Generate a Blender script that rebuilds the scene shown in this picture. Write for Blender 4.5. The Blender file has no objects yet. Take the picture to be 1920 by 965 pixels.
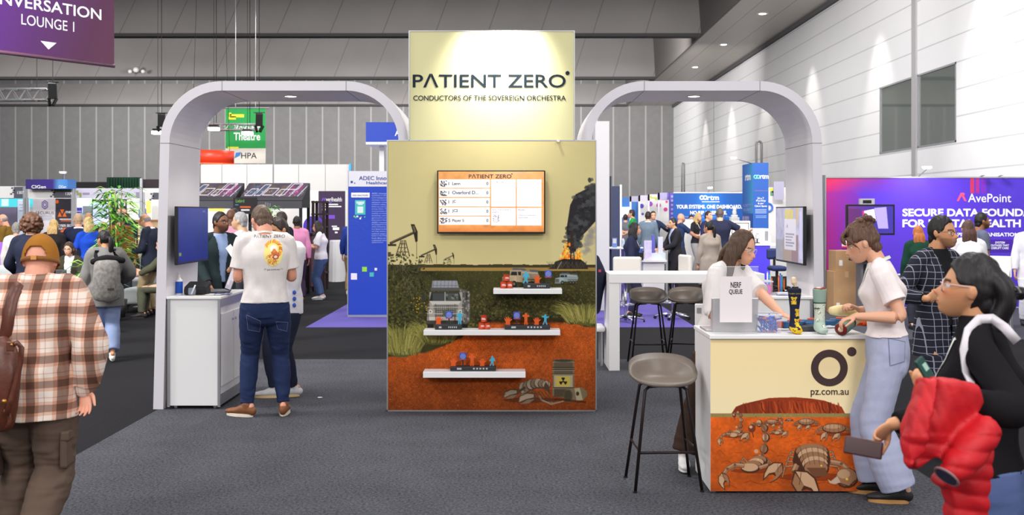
import bpy,bmesh,math,random
import numpy as np
from mathutils import Vector,Matrix,Euler
from mathutils.bvhtree import BVHTree
random.seed(7)
SC=bpy.context.scene
COL=SC.collection
PI=math.pi
EYE=1.78
FPX=1950.0
VX,HY=960.0,398.0
def lin(c):
 c=np.asarray(c,float)/255.0
 return np.where(c<=0.04045,c/12.92,((c+0.055)/1.055)**2.4)
def at(px,py,Y):
 """point of the hall seen at pixel (px, py) of the photograph at depth Y"""
 return Vector(((px-VX)*Y/FPX,Y,EYE-(py-HY)*Y/FPX))
def dep(py):
 """depth of a floor point seen at row py"""
 return FPX*EYE/(py-HY)
 # ------------------------------------------------------------------ camera
cam_d=bpy.data.cameras.new('camera')
cam_d.sensor_width=36.0
cam_d.lens=36.0*FPX/1920.0
cam_d.shift_y=-(482.5-HY)/1920.0
cam_d.clip_start=0.05
cam_d.clip_end=300
cam_d.dof.use_dof=True
cam_d.dof.focus_distance=8.6
cam_d.dof.aperture_fstop=4.5
cam=bpy.data.objects.new('camera',cam_d)
COL.objects.link(cam)
cam.location=(0,0,EYE)
cam.rotation_euler=(PI/2,0,0)
SC.camera=cam
# ------------------------------------------------------------------ light and exposure
SC.view_settings.view_transform='Standard'
SC.view_settings.look='None'
SC.view_settings.exposure=0.0
SC.view_settings.gamma=1.0
SC.view_settings.use_curve_mapping=False
SC.cycles.use_denoising=True
SC.cycles.max_bounces=6
SC.cycles.diffuse_bounces=3
SC.cycles.glossy_bounces=3
SC.cycles.transmission_bounces=6
SC.cycles.transparent_max_bounces=8
SC.cycles.sample_clamp_indirect=4.0
SC.cycles.caustics_reflective=False
SC.cycles.caustics_refractive=False
world=bpy.data.worlds.new('hall_ambient')
SC.world=world
world.use_nodes=True
bgn=world.node_tree.nodes['Background']
bgn.inputs[0].default_value=(0.92,0.94,1.0,1)
bgn.inputs[1].default_value=0.55
BACK_AIM=70.8
def lamp(name,kind,loc,power,target=None,color=(1,1,1),size=0.3,size_y=None,angle=60,blend=0.5):
 d=bpy.data.lights.new(name,kind)
 d.energy=power
 d.color=color
 if kind=='AREA':
  d.shape='RECTANGLE'
  d.size=size
  d.size_y=size_y or size
 elif kind=='SPOT':
  d.spot_size=math.radians(angle)
  d.spot_blend=blend
  d.shadow_soft_size=size
 else:
  d.shadow_soft_size=size
 o=bpy.data.objects.new(name,d)
 COL.objects.link(o)
 o.location=loc
 if target is not None:
  o.rotation_euler=(Vector(target)-Vector(loc)).to_track_quat('-Z','Y').to_euler()
 return o
for yy,pw in((0.0,420),(10.0,400),(22.0,420),(36,420),(52,520)):
 for xx in(-16,-6,4):
  lamp('high_bay_lamp','AREA',(xx,yy,8.8),pw,(xx,yy,0),(1.0,0.985,0.96),3.0,3.0)
for xx in(-5,4.5):
 lamp('front_fill','AREA',(xx,-3.5,5.2),300,(xx*.2,9,1.2),(1.0,0.97,0.93),2.4,1.2)  # unseen area lights added as frontal fill on the stand
for xx in(-24,-8,4):
 for yy,pw in((25,850),(44.6,1000),(58.2,900)):
  lamp('bulkhead_fill','AREA',(xx,yy,8.3),pw,(xx-1,yy+16,12.5),(1.0,0.98,0.96),3.0,1.5)  # invented fill lights that brighten the bulkhead faces, no real fittings
 lamp('back_wall_fill','AREA',(xx,60,8.4),480,(xx,BACK_AIM,4.0),(1.0,0.99,0.98),4.0,1.0)  # added fill for the far wall, not a lamp of the hall
lamp('aisle_fill','AREA',(-9.5,8,7.0),1500,(-10.5,26,1.6),(1.0,0.98,0.95),3.0,1.5)  # added fill light to brighten the booth fronts on the left
lamp('soffit_fill','AREA',(5.5,18,5.5),700,(9.6,42,9.05),(1.0,0.97,0.93),2.0,1.0)  # unseen uplight put in to brighten the soffit strip
lamp('aisle_fill','AREA',(4.5,13,7.0),450,(7.0,28,1.6),(1.0,0.98,0.96),3.0,1.5)  # second added aisle fill, for the stands on the right
# ------------------------------------------------------------------ materials
MATS={}
def mat(name,rgb,rough=0.6,metal=0.0,spec=0.4,noise=None,bump=None,emit=0.0,alpha=None,trans=0.0,coat=0.0,sheen=0.0):
 """noise=(scale, amount) value mottling; bump=(scale, strength, distance)"""
 if name in MATS:
  return MATS[name]
 m=bpy.data.materials.new(name)
 m.use_nodes=True
 nt=m.node_tree
 b=nt.nodes['Principled BSDF']
 c=tuple(lin(rgb))+(1,)
 b.inputs['Base Color'].default_value=c
 b.inputs['Roughness'].default_value=rough
 b.inputs['Metallic'].default_value=metal
 b.inputs['Specular IOR Level'].default_value=spec
 if trans:
  b.inputs['Transmission Weight'].default_value=trans
 if coat:
  b.inputs['Coat Weight'].default_value=coat
 if sheen:
  b.inputs['Sheen Weight'].default_value=sheen
 if alpha is not None:
  b.inputs['Alpha'].default_value=alpha
 if emit:
  b.inputs['Emission Color'].default_value=c
  b.inputs['Emission Strength'].default_value=emit
 tc=None
 if noise or bump:
  tc=nt.nodes.new('ShaderNodeTexCoord')
 if noise:
  n=nt.nodes.new('ShaderNodeTexNoise')
  n.inputs['Scale'].default_value=noise[0]
  n.inputs['Detail'].default_value=4
  nt.links.new(tc.outputs['Object'],n.inputs['Vector'])
  r=nt.nodes.new('ShaderNodeMapRange')
  r.inputs['From Min'].default_value=0.3
  r.inputs['From Max'].default_value=0.7
  r.inputs['To Min'].default_value=1-noise[1]
  r.inputs['To Max'].default_value=1+noise[1]
  nt.links.new(n.outputs['Fac'],r.inputs['Value'])
  mx=nt.nodes.new('ShaderNodeVectorMath')
  mx.operation='SCALE'
  mx.inputs[0].default_value=c[:3]
  nt.links.new(r.outputs['Result'],mx.inputs['Scale'])
  nt.links.new(mx.outputs['Vector'],b.inputs['Base Color'])
 if bump:
  n2=nt.nodes.new('ShaderNodeTexNoise')
  n2.inputs['Scale'].default_value=bump[0]
  n2.inputs['Detail'].default_value=3
  nt.links.new(tc.outputs['Object'],n2.inputs['Vector'])
  bp=nt.nodes.new('ShaderNodeBump')
  bp.inputs['Strength'].default_value=bump[1]
  bp.inputs['Distance'].default_value=bump[2]
  nt.links.new(n2.outputs['Fac'],bp.inputs['Height'])
  nt.links.new(bp.outputs['Normal'],b.inputs['Normal'])
 MATS[name]=m
 return m
def mat_attr(name,rough=0.5,spec=0.3,emit=0.0,bump=None,sss=0.0,sheen=0.0):
 """colour read from the mesh's own colour attribute 'Col' (a print, a screen, skin)"""
 if name in MATS:
  return MATS[name]
 m=bpy.data.materials.new(name)
 m.use_nodes=True
 nt=m.node_tree
 b=nt.nodes['Principled BSDF']
 a=nt.nodes.new('ShaderNodeAttribute')
 a.attribute_name='Col'
 nt.links.new(a.outputs['Color'],b.inputs['Base Color'])
 b.inputs['Roughness'].default_value=rough
 b.inputs['Specular IOR Level'].default_value=spec
 if sheen:
  b.inputs['Sheen Weight'].default_value=sheen
 if emit:
  nt.links.new(a.outputs['Color'],b.inputs['Emission Color'])
  b.inputs['Emission Strength'].default_value=emit
 if sss:
  b.inputs['Subsurface Weight'].default_value=sss
  b.inputs['Subsurface Radius'].default_value=(0.012,0.005,0.003)
  b.inputs['Subsurface Scale'].default_value=1.0
 if bump:
  tc=nt.nodes.new('ShaderNodeTexCoord')
  n2=nt.nodes.new('ShaderNodeTexNoise')
  n2.inputs['Scale'].default_value=bump[0]
  nt.links.new(tc.outputs['Object'],n2.inputs['Vector'])
  bp=nt.nodes.new('ShaderNodeBump')
  bp.inputs['Strength'].default_value=bump[1]
  bp.inputs['Distance'].default_value=bump[2]
  nt.links.new(n2.outputs['Fac'],bp.inputs['Height'])
  nt.links.new(bp.outputs['Normal'],b.inputs['Normal'])
 MATS[name]=m
 return m
 # ------------------------------------------------------------------ objects, names, labels
WM={}
def tag(o,label=None,cat=None,group=None,kind=None):
 if label:
  o['label']=label
 if cat:
  o['category']=cat
 if group:
  o['group']=group
 if kind:
  o['kind']=kind
 return o
def thing(name,label,cat,loc=(0,0,0),rz=0.0,group=None):
 o=bpy.data.objects.new(name,None)
 o.empty_display_size=0.1
 COL.objects.link(o)
 o.location=loc
 o.rotation_euler=(0,0,rz)
 WM[o]=Matrix.Translation(Vector(loc))@Matrix.Rotation(rz,4,'Z')
 return tag(o,label,cat,group)
def copy_tree(o,parent=None,loc=None,rz=None,label=None,group=None):
 c=o.copy()
 COL.objects.link(c)
 if parent is not None:
  c.parent=parent
 if loc is not None:
  c.location=loc
 if rz is not None:
  c.rotation_euler=(0,0,rz)
 if label:
  c['label']=label
 if group:
  c['group']=group
 for ch in list(o.children):
  copy_tree(ch,c)
 return c
class MB:
 """collects shapes; build() links them as ONE mesh object"""
 def __init__(s):
  s.v,s.f,s.m,s.sm=[],[],[],[]
  s.mi,s.smooth=0,False
  s.xf=None
 def add(s,vs,fs):
  k=len(s.v)
  if s.xf is not None:
   vs=[s.xf@Vector(p)for p in vs]
  s.v.extend(tuple(p)for p in vs)
  for f in fs:
   s.f.append(tuple(k+i for i in f))
   s.m.append(s.mi)
   s.sm.append(s.smooth)
  return s
 def box(s,x0,x1,y0,y1,z0,z1):
  vs=[(x,y,z)for z in(z0,z1)for y in(y0,y1)for x in(x0,x1)]
  return s.add(vs,[(0,2,3,1),(4,5,7,6),(0,1,5,4),(1,3,7,5),(3,2,6,7),(2,0,4,6)])
 def rbox(s,x0,x1,y0,y1,z0,z1,r=0.005,seg=2):
  """box with rounded edges"""
  bm=bmesh.new()
  bmesh.ops.create_cube(bm,size=1)
  for v in bm.verts:
   v.co=Vector(((x0+x1)/2+v.co.x*(x1-x0),(y0+y1)/2+v.co.y*(y1-y0),(z0+z1)/2+v.co.z*(z1-z0)))
  r=min(r,0.49*min(x1-x0,y1-y0,z1-z0))
  bmesh.ops.bevel(bm,geom=list(bm.edges),offset=r,segments=seg,affect='EDGES',profile=0.5)
  return s.frombm(bm)
 def frombm(s,bm):
  bm.verts.index_update()
  s.add([v.co.copy()for v in bm.verts],[[v.index for v in f.verts]for f in bm.faces])
  bm.free()
  return s
 def cyl(s,p0,p1,r0,r1=None,n=14,caps=True):
  p0,p1=Vector(p0),Vector(p1)
  r1=r0 if r1 is None else r1
  t=(p1-p0).normalized()
  a=t.orthogonal().normalized()
  b=t.cross(a)
  vs,fs=[],[]
  for p,r in((p0,r0),(p1,r1)):
   for i in range(n):
    q=2*PI*i/n
    vs.append(p+(a*math.cos(q)+b*math.sin(q))*r)
  for i in range(n):
   j=(i+1)%n
   fs.append((i,j,n+j,n+i))
  if caps:
   fs.append(tuple(range(n-1,-1,-1)))
   fs.append(tuple(range(n,2*n)))
  return s.add(vs,fs)
 def tube(s,pts,r,n=8,closed=False):
  pts=[Vector(p)for p in pts]
  rr=r if isinstance(r,(list,tuple))else[r]*len(pts)
  vs,fs=[],[]
  L=len(pts)
  a=None
  for i,p in enumerate(pts):
   if closed:
    t=(pts[(i+1)%L]-pts[i-1]).normalized()
   else:
    t=(pts[min(i+1,L-1)]-pts[max(i-1,0)]).normalized()
   if a is None:
    a=t.orthogonal().normalized()
   else:
    a=(a-t*a.dot(t))
    a=a.normalized()if a.length>1e-6 else t.orthogonal().normalized()
   b=t.cross(a)
   for k in range(n):
    q=2*PI*k/n
    vs.append(p+(a*math.cos(q)+b*math.sin(q))*rr[i])
  for i in range(L if closed else L-1):
   i2=(i+1)%L
   for k in range(n):
    k2=(k+1)%n
    fs.append((i*n+k,i*n+k2,i2*n+k2,i2*n+k))
  if not closed:
   fs.append(tuple(range(n-1,-1,-1)))
   fs.append(tuple((L-1)*n+k for k in range(n)))
  return s.add(vs,fs)
 def ring(s,c,r,t,axis=(0,0,1),n=32,m=8):
  axis=Vector(axis).normalized()
  a=axis.orthogonal().normalized()
  b=axis.cross(a)
  return s.tube([Vector(c)+(a*math.cos(2*PI*i/n)+b*math.sin(2*PI*i/n))*r for i in range(n)],t,m,True)
 def lathe(s,prof,c=(0,0,0),n=24,axis='Z'):
  """prof: (radius, height) pairs, closed at r=0 if given"""
  c=Vector(c)
  vs,fs=[],[]
  for r,z in prof:
   for i in range(n):
    q=2*PI*i/n
    if axis=='Z':
     vs.append(c+Vector((r*math.cos(q),r*math.sin(q),z)))
    elif axis=='Y':
     vs.append(c+Vector((r*math.cos(q),z,-r*math.sin(q))))
    else:
     vs.append(c+Vector((z,r*math.cos(q),r*math.sin(q))))
  L=len(prof)
  for i in range(L-1):
   for k in range(n):
    k2=(k+1)%n
    fs.append((i*n+k,i*n+k2,(i+1)*n+k2,(i+1)*n+k))
  if prof[0][0]>1e-6:
   fs.append(tuple(range(n-1,-1,-1)))
  if prof[-1][0]>1e-6:
   fs.append(tuple((L-1)*n+k for k in range(n)))
  return s.add(vs,fs)
 def ball(s,c,r,R=None,nu=20,nv=12):
  r=(r,r,r)if not isinstance(r,(tuple,list))else r
  c=Vector(c)
  vs,fs=[],[]
  for j in range(nv+1):
   th=PI*j/nv
   for i in range(nu):
    ph=2*PI*i/nu
    p=Vector((r[0]*math.sin(th)*math.cos(ph),r[1]*math.sin(th)*math.sin(ph),r[2]*math.cos(th)))
    vs.append(c+(R@p if R is not None else p))
  for j in range(nv):
   for i in range(nu):
    i2=(i+1)%nu
    fs.append((j*nu+i,(j+1)*nu+i,(j+1)*nu+i2,j*nu+i2))
  return s.add(vs,fs)
 def prism(s,pts,o,u,w,depth):
  """closed outline pts (a, b) laid on plane o + a*u + b*w, extruded by vector depth"""
  o,u,w,d=Vector(o),Vector(u),Vector(w),Vector(depth)
  n=len(pts)
  A=[o+u*a+w*b for a,b in pts]
  vs=A+[p+d for p in A]
  fs=[tuple(range(n-1,-1,-1)),tuple(range(n,2*n))]
  for i in range(n):
   j=(i+1)%n
   fs.append((i,j,n+j,n+i))
  return s.add(vs,fs)
 def loft(s,P,RX,RY,side,n=16,sub=3,rnd=True):
  """tube of elliptical rings through points P; RX along side, RY across"""
  P=[Vector(p)for p in P]
  side=Vector(side)
  L=len(P)
  def cr(a,b,c,d,t):
   return 0.5*((2*b)+(c-a)*t+(2*a-5*b+4*c-d)*t*t+(3*b-a-3*c+d)*t**3)
  Q,X,Y=[],[],[]
  for i in range(L-1):
   i0,i3=max(i-1,0),min(i+2,L-1)
   for k in range(sub):
    t=k/sub
    Q.append(cr(P[i0],P[i],P[i+1],P[i3],t))
    X.append(cr(RX[i0],RX[i],RX[i+1],RX[i3],t))
    Y.append(cr(RY[i0],RY[i],RY[i+1],RY[i3],t))
  Q.append(P[-1]);X.append(RX[-1]);Y.append(RY[-1])
  if rnd:
   t0=(Q[0]-Q[1]).normalized()
   t1=(Q[-1]-Q[-2]).normalized()
   a0,a1=min(X[0],Y[0]),min(X[-1],Y[-1])
   pre=[(Q[0]+t0*a0*math.sin(a),X[0]*math.cos(a),Y[0]*math.cos(a))for a in(1.45,1.0,0.5)]
   post=[(Q[-1]+t1*a1*math.sin(a),X[-1]*math.cos(a),Y[-1]*math.cos(a))for a in(0.5,1.0,1.45)]
   Q=[p[0]for p in pre]+Q+[p[0]for p in post]
   X=[p[1]for p in pre]+X+[p[1]for p in post]
   Y=[p[2]for p in pre]+Y+[p[2]for p in post]
  vs,fs=[],[]
  M=len(Q)
  for i in range(M):
   t=(Q[min(i+1,M-1)]-Q[max(i-1,0)]).normalized()
   a=side-t*side.dot(t)
   a=a.normalized()if a.length>1e-5 else t.orthogonal().normalized()
   b=t.cross(a)
   for k in range(n):
    q=2*PI*k/n
    vs.append(Q[i]+a*X[i]*math.cos(q)+b*Y[i]*math.sin(q))
  for i in range(M-1):
   for k in range(n):
    k2=(k+1)%n
    fs.append((i*n+k,i*n+k2,(i+1)*n+k2,(i+1)*n+k))
  fs.append(tuple(range(n-1,-1,-1)))
  fs.append(tuple((M-1)*n+k for k in range(n)))
  return s.add(vs,fs)
 def sheet(s,rows,thick=None):
  """surface through rows of points"""
  R,Cn=len(rows),len(rows[0])
  vs=[Vector(p)for r in rows for p in r]
  fs=[(i*Cn+j,i*Cn+j+1,(i+1)*Cn+j+1,(i+1)*Cn+j)for i in range(R-1)for j in range(Cn-1)]
  if thick:
   t=Vector(thick)
   k=len(vs)
   vs+=[v+t for v in vs]
   fs+=[tuple(k+i for i in reversed(f))for f in fs]
   edge=[j for j in range(Cn)]+[i*Cn+Cn-1 for i in range(1,R)]+[(R-1)*Cn+j for j in range(Cn-2,-1,-1)]+[i*Cn for i in range(R-2,0,-1)]
   for i in range(len(edge)):
    a,b=edge[i],edge[(i+1)%len(edge)]
    fs.append((b,a,k+a,k+b))
  return s.add(vs,fs)
 def build(s,name,mats,parent=None,bevel=0.0,loc=None,fix=True,seg=2):
  """vertices are world coordinates; they are moved into the parent's (or loc's) frame"""
  me=bpy.data.meshes.new(name)
  if parent is not None:
   inv=WM[parent].inverted()
  elif loc is not None:
   inv=Matrix.Translation(-Vector(loc))
  else:
   inv=None
  vs=s.v
  if inv is not None and vs:
   a=np.array(vs,float)
   Mi=np.array(inv)
   vs=(a@Mi[:3,:3].T+Mi[:3,3]).tolist()
  me.from_pydata(vs,[],s.f)
  if not isinstance(mats,(list,tuple)):
   mats=[mats]
  for m in mats:
   me.materials.append(m)
  if len(mats)>1:
   me.polygons.foreach_set('material_index',s.m)
  me.polygons.foreach_set('use_smooth',s.sm)
  if bevel or fix:
   bm=bmesh.new()
   bm.from_mesh(me)
   if fix:
    bmesh.ops.recalc_face_normals(bm,faces=bm.faces)
   if bevel:
    es=[e for e in bm.edges if len(e.link_faces)==2 and e.calc_face_angle(0)>0.6]
    bmesh.ops.bevel(bm,geom=es,offset=bevel,segments=seg,affect='EDGES',clamp_overlap=True)
   bm.to_mesh(me)
   bm.free()
  me.update()
  o=bpy.data.objects.new(name,me)
  COL.objects.link(o)
  if parent is not None:
   o.parent=parent
   WM[o]=WM[parent].copy()
  else:
   o.location=loc or(0,0,0)
   WM[o]=Matrix.Translation(Vector(loc or(0,0,0)))
  return o
def bx(x0,x1,y0,y1,z0,z1):
 return MB().box(x0,x1,y0,y1,z0,z1)
def struct(name,mb,m,bevel=0.0):
 return tag(mb.build(name,m,bevel=bevel),kind='structure')
 # ------------------------------------------------------------------ lettering
FONT_CACHE={}
def glyph_mesh(txt,bold=0.0,space=1.0):
 key=(txt,bold,space)
 if key not in FONT_CACHE:
  cu=bpy.data.curves.new('lettering','FONT')
  cu.body=txt
  cu.size=1.0
  cu.offset=bold
  cu.space_character=space
  cu.resolution_u=4
  ob=bpy.data.objects.new('lettering',cu)
  COL.objects.link(ob)
  dg=bpy.context.evaluated_depsgraph_get()
  me=bpy.data.meshes.new_from_object(ob.evaluated_get(dg))
  v=np.array([p.co[:]for p in me.vertices],float).reshape(-1,3)
  f=[tuple(p.vertices)for p in me.polygons]
  bpy.data.objects.remove(ob)
  bpy.data.curves.remove(cu)
  bpy.data.meshes.remove(me)
  FONT_CACHE[key]=(v,f)
 return FONT_CACHE[key]
def letter_into(mb,txt,p0,right,up,width=None,height=None,bold=0.0,space=1.0,align='L',bvh=None,lift=0.0012):
 """lay a line of lettering with its lower left (or centre) at p0; width fits the line, height is the full glyph height"""
 v,f=glyph_mesh(txt,bold,space)
 if len(v)==0:
  return
 x0,x1=v[:,0].min(),v[:,0].max()
 y0,y1=v[:,1].min(),v[:,1].max()
 right,up=Vector(right).normalized(),Vector(up).normalized()
 sy=height/(y1-y0)if height else None
 sx=width/(x1-x0)if width else sy
 sy=sy or sx
 off=0 if align=='L' else(-(x1-x0)*sx/2 if align=='C' else-(x1-x0)*sx)
 nrm=right.cross(up)
 pts=[]
 for x,y,_ in v:
  q=Vector(p0)+right*((x-x0)*sx+off)+up*((y-y0)*sy)+nrm*lift
  if bvh is not None:
   hit=bvh.ray_cast(q+nrm*0.5,-nrm)
   if hit[0]is not None:
    q=hit[0]+nrm*0.0025
  pts.append(q)
 mb.add(pts,f)
def lettering(parent,txt,p0,right=(1,0,0),up=(0,0,1),m=None,name='lettering',**kw):
 mb=MB()
 letter_into(mb,txt,p0,right,up,**kw)
 return mb.build(name,m,parent,fix=False)
 # ------------------------------------------------------------------ painter for printed pictures (mural, screens)
def vnoise(W,H,cell,seed,octaves=3):
 rng=np.random.RandomState(seed)
 out=np.zeros((H,W))
 amp,tot=1.0,0.0
 for _ in range(octaves):
  gw,gh=int(W/cell)+3,int(H/cell)+3
  g=rng.rand(gh,gw)
  y=np.arange(H)/cell
  x=np.arange(W)/cell
  yi,xi=y.astype(int),x.astype(int)
  fy,fx=y-yi,x-xi
  fy,fx=fy*fy*(3-2*fy),fx*fx*(3-2*fx)
  a=g[yi][:,xi];b=g[yi][:,xi+1];c=g[yi+1][:,xi];d=g[yi+1][:,xi+1]
  out+=amp*((a*(1-fx)+b*fx)*(1-fy)[:,None]+(c*(1-fx)+d*fx)*fy[:,None])
  tot+=amp
  amp*=0.5
  cell=max(1.01,cell/2)
 return out/tot
class Paint:
 def __init__(s,w,h,k=1.0,base=(255,255,255)):
  s.w,s.h,s.k=w,h,k
  s.W,s.H=int(round(w*k)),int(round(h*k))
  s.a=np.zeros((s.H,s.W,3))+np.array(base,float)
  yy,xx=np.mgrid[0:s.H,0:s.W]
  s.X,s.Y=(xx+0.5)/k,(yy+0.5)/k
  s.rng=np.random.RandomState(5)
 def mask_poly(s,pts):
  k=s.k
  P=np.array(pts,float)*k
  x0,x1=max(0,int(P[:,0].min())-1),min(s.W,int(P[:,0].max())+2)
  y0,y1=max(0,int(P[:,1].min())-1),min(s.H,int(P[:,1].max())+2)
  if x1<=x0 or y1<=y0:
   return None
  acc=np.zeros((y1-y0,x1-x0))
  for ox,oy in((.25,.25),(.75,.25),(.25,.75),(.75,.75)):
   gx=np.arange(x0,x1)[None,:]+ox
   gy=np.arange(y0,y1)[:,None]+oy
   ins=np.zeros(acc.shape,bool)
   n=len(P)
   for i in range(n):
    ax,ay=P[i]
    bx_,by=P[(i+1)%n]
    if ay==by:
     continue
    c=((ay>gy)!=(by>gy))&(gx<(bx_-ax)*(gy-ay)/(by-ay)+ax)
    ins^=c
   acc+=ins
  return acc/4,(x0,x1,y0,y1)
 def poly(s,pts,col,alpha=1.0,noise=0.0):
  r=s.mask_poly(pts)
  if r is None:
   return s
  m,(x0,x1,y0,y1)=r
  m=(m*alpha)[...,None]
  c=np.array(col,float)
  reg=s.a[y0:y1,x0:x1]
  if noise:
   c=c*(1+noise*(s.rng.rand(y1-y0,x1-x0,1)-0.5)*2)
  reg[:]=reg*(1-m)+c*m
  return s
 def ell(s,cx,cy,rx,ry,col,alpha=1.0,rot=0.0,n=14,noise=0.0):
  c,q=math.cos(rot),math.sin(rot)
  pts=[(cx+rx*math.cos(t)*c-ry*math.sin(t)*q,cy+rx*math.cos(t)*q+ry*math.sin(t)*c)for t in[2*PI*i/n for i in range(n)]]
  return s.poly(pts,col,alpha,noise)
 def line(s,pts,w,col,alpha=1.0,w1=None):
  w1=w if w1 is None else w1
  L=len(pts)-1
  for i in range(L):
   (ax,ay),(bx_,by)=pts[i],pts[i+1]
   d=math.hypot(bx_-ax,by-ay)or 1
   nx,ny=-(by-ay)/d,(bx_-ax)/d
   wa=(w+(w1-w)*i/L)/2
   wb=(w+(w1-w)*(i+1)/L)/2
   s.poly([(ax+nx*wa,ay+ny*wa),(bx_+nx*wb,by+ny*wb),(bx_-nx*wb,by-ny*wb),(ax-nx*wa,ay-ny*wa)],col,alpha)
  return s
 def rect(s,x0,y0,x1,y1,col,alpha=1.0,noise=0.0):
  return s.poly([(x0,y0),(x1,y0),(x1,y1),(x0,y1)],col,alpha,noise)
 def mix(s,mask,col):
  m=np.clip(mask,0,1)[...,None]
  s.a=s.a*(1-m)+np.array(col,float)*m
  return s
 def leaves(s,n,region,cols,size,seed=1,squash=0.6):
  """scatter n small leaf blobs where region(x, y) is true"""
  rng=np.random.RandomState(seed)
  c=0
  for _ in range(n*6):
   if c>=n:
    break
   x,y=rng.rand()*s.w,rng.rand()*s.h
   if not region(x,y):
    continue
   c+=1
   r=size(x,y)*(0.5+rng.rand())
   s.ell(x,y,r,r*squash,cols[rng.randint(len(cols))],0.85,rng.rand()*PI,7)
  return s
 def mesh(s,name,o,u,w,m,parent=None,loc=None):
  """flat printed sheet: o is its top left corner, u the full width vector, w the full height vector (downwards)"""
  H,W=s.H,s.W
  o,u,w=np.array(o,float),np.array(u,float),np.array(w,float)
  fx=np.linspace(0,1,W)
  fy=np.linspace(0,1,H)
  V=o+fx[None,:,None]*u+fy[:,None,None]*w
  V=V.reshape(-1,3)
  base=WM[parent]if parent is not None else Matrix.Translation(Vector(loc or(0,0,0)))
  Mi=np.array(base.inverted())
  V=V@Mi[:3,:3].T+Mi[:3,3]
  i=np.arange(H*W).reshape(H,W)
  q=np.stack([i[:-1,:-1],i[1:,:-1],i[1:,1:],i[:-1,1:]],-1).reshape(-1,4)
  me=mesh_np(name,V,q)
  colr=np.ones((H*W,4),np.float32)
  colr[:,:3]=lin(np.clip(s.a,0,255)).reshape(-1,3)
  at_=me.color_attributes.new('Col','FLOAT_COLOR','POINT')
  at_.data.foreach_set('color',colr.ravel())
  me.materials.append(m)
  ob=bpy.data.objects.new(name,me)
  COL.objects.link(ob)
  if parent is not None:
   ob.parent=parent
   WM[ob]=WM[parent].copy()
  else:
   ob.location=loc or(0,0,0)
   WM[ob]=base
  return ob
def mesh_np(name,V,F):
 """mesh from numpy arrays; F is (n, 3) or (n, 4)"""
 me=bpy.data.meshes.new(name)
 V=np.ascontiguousarray(V,np.float32)
 F=np.ascontiguousarray(F,np.int32)
 k=F.shape[1]
 me.vertices.add(len(V))
 me.vertices.foreach_set('co',V.ravel())
 me.loops.add(F.size)
 me.loops.foreach_set('vertex_index',F.ravel())
 me.polygons.add(len(F))
 me.polygons.foreach_set('loop_start',np.arange(0,F.size,k,dtype=np.int32))
 me.polygons.foreach_set('loop_total',np.full(len(F),k,np.int32))
 me.update(calc_edges=True)
 return me
 # ------------------------------------------------------------------ the hall
def hit(px,py,P0,N):
 """point of the plane (P0, N) seen at pixel (px, py)"""
 d=Vector(((px-VX)/FPX,1.0,-(py-HY)/FPX))
 e=Vector((0,0,EYE))
 N=Vector(N)
 return e+d*((Vector(P0)-e).dot(N)/d.dot(N))
def mat_lines(name,rgb,lines,rough=0.7,spec=0.3,noise=None):
 """plain surface with joint lines; lines = [(axis, spacing, offset, width, rgb)]"""
 m=bpy.data.materials.new(name)
 m.use_nodes=True
 nt=m.node_tree
 b=nt.nodes['Principled BSDF']
 b.inputs['Roughness'].default_value=rough
 b.inputs['Specular IOR Level'].default_value=spec
 tc=nt.nodes.new('ShaderNodeTexCoord')
 cur=nt.nodes.new('ShaderNodeRGB')
 cur.outputs[0].default_value=tuple(lin(rgb))+(1,)
 out=cur.outputs[0]
 if noise:
  n=nt.nodes.new('ShaderNodeTexNoise')
  n.inputs['Scale'].default_value=noise[0]
  n.inputs['Detail'].default_value=5
  nt.links.new(tc.outputs['Object'],n.inputs['Vector'])
  r=nt.nodes.new('ShaderNodeMapRange')
  r.inputs['From Min'].default_value=0.3
  r.inputs['From Max'].default_value=0.7
  r.inputs['To Min'].default_value=1-noise[1]
  r.inputs['To Max'].default_value=1+noise[1]
  nt.links.new(n.outputs['Fac'],r.inputs['Value'])
  sc=nt.nodes.new('ShaderNodeVectorMath')
  sc.operation='SCALE'
  nt.links.new(out,sc.inputs[0])
  nt.links.new(r.outputs['Result'],sc.inputs['Scale'])
  out=sc.outputs['Vector']
 for axis,sp,of,wd,c in lines:
  d=nt.nodes.new('ShaderNodeVectorMath')
  d.operation='DOT_PRODUCT'
  d.inputs[1].default_value=axis
  nt.links.new(tc.outputs['Object'],d.inputs[0])
  a=nt.nodes.new('ShaderNodeMath')
  a.operation='MULTIPLY_ADD'
  a.inputs[1].default_value=1/sp
  a.inputs[2].default_value=-of/sp+0.5*wd/sp
  nt.links.new(d.outputs['Value'],a.inputs[0])
  f=nt.nodes.new('ShaderNodeMath')
  f.operation='FRACT'
  nt.links.new(a.outputs[0],f.inputs[0])
  lt=nt.nodes.new('ShaderNodeMath')
  lt.operation='LESS_THAN'
  lt.inputs[1].default_value=wd/sp
  nt.links.new(f.outputs[0],lt.inputs[0])
  mx=nt.nodes.new('ShaderNodeMix')
  mx.data_type='RGBA'
  nt.links.new(lt.outputs[0],mx.inputs['Factor'])
  nt.links.new(out,mx.inputs['A'])
  mx.inputs['B'].default_value=tuple(lin(c))+(1,)
  out=mx.outputs['Result']
 nt.links.new(out,b.inputs['Base Color'])
 return m
WHITE=mat('white_laminate',(238,236,236),0.35,spec=0.4)
OFFWHITE=mat('offwhite_board',(222,220,218),0.5)
GREYTRIM=mat('grey_trim',(150,150,156),0.4,0.4)
BLACKM=mat('black_plastic',(22,22,24),0.45)
DARKMET=mat('dark_metal',(40,36,36),0.4,0.6)
CHROME=mat('chrome',(205,205,210),0.2,1.0)
ALU=mat('aluminium',(185,186,190),0.35,0.8)
INK=mat('ink_dark',(40,50,60),0.9,spec=0.05)
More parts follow.
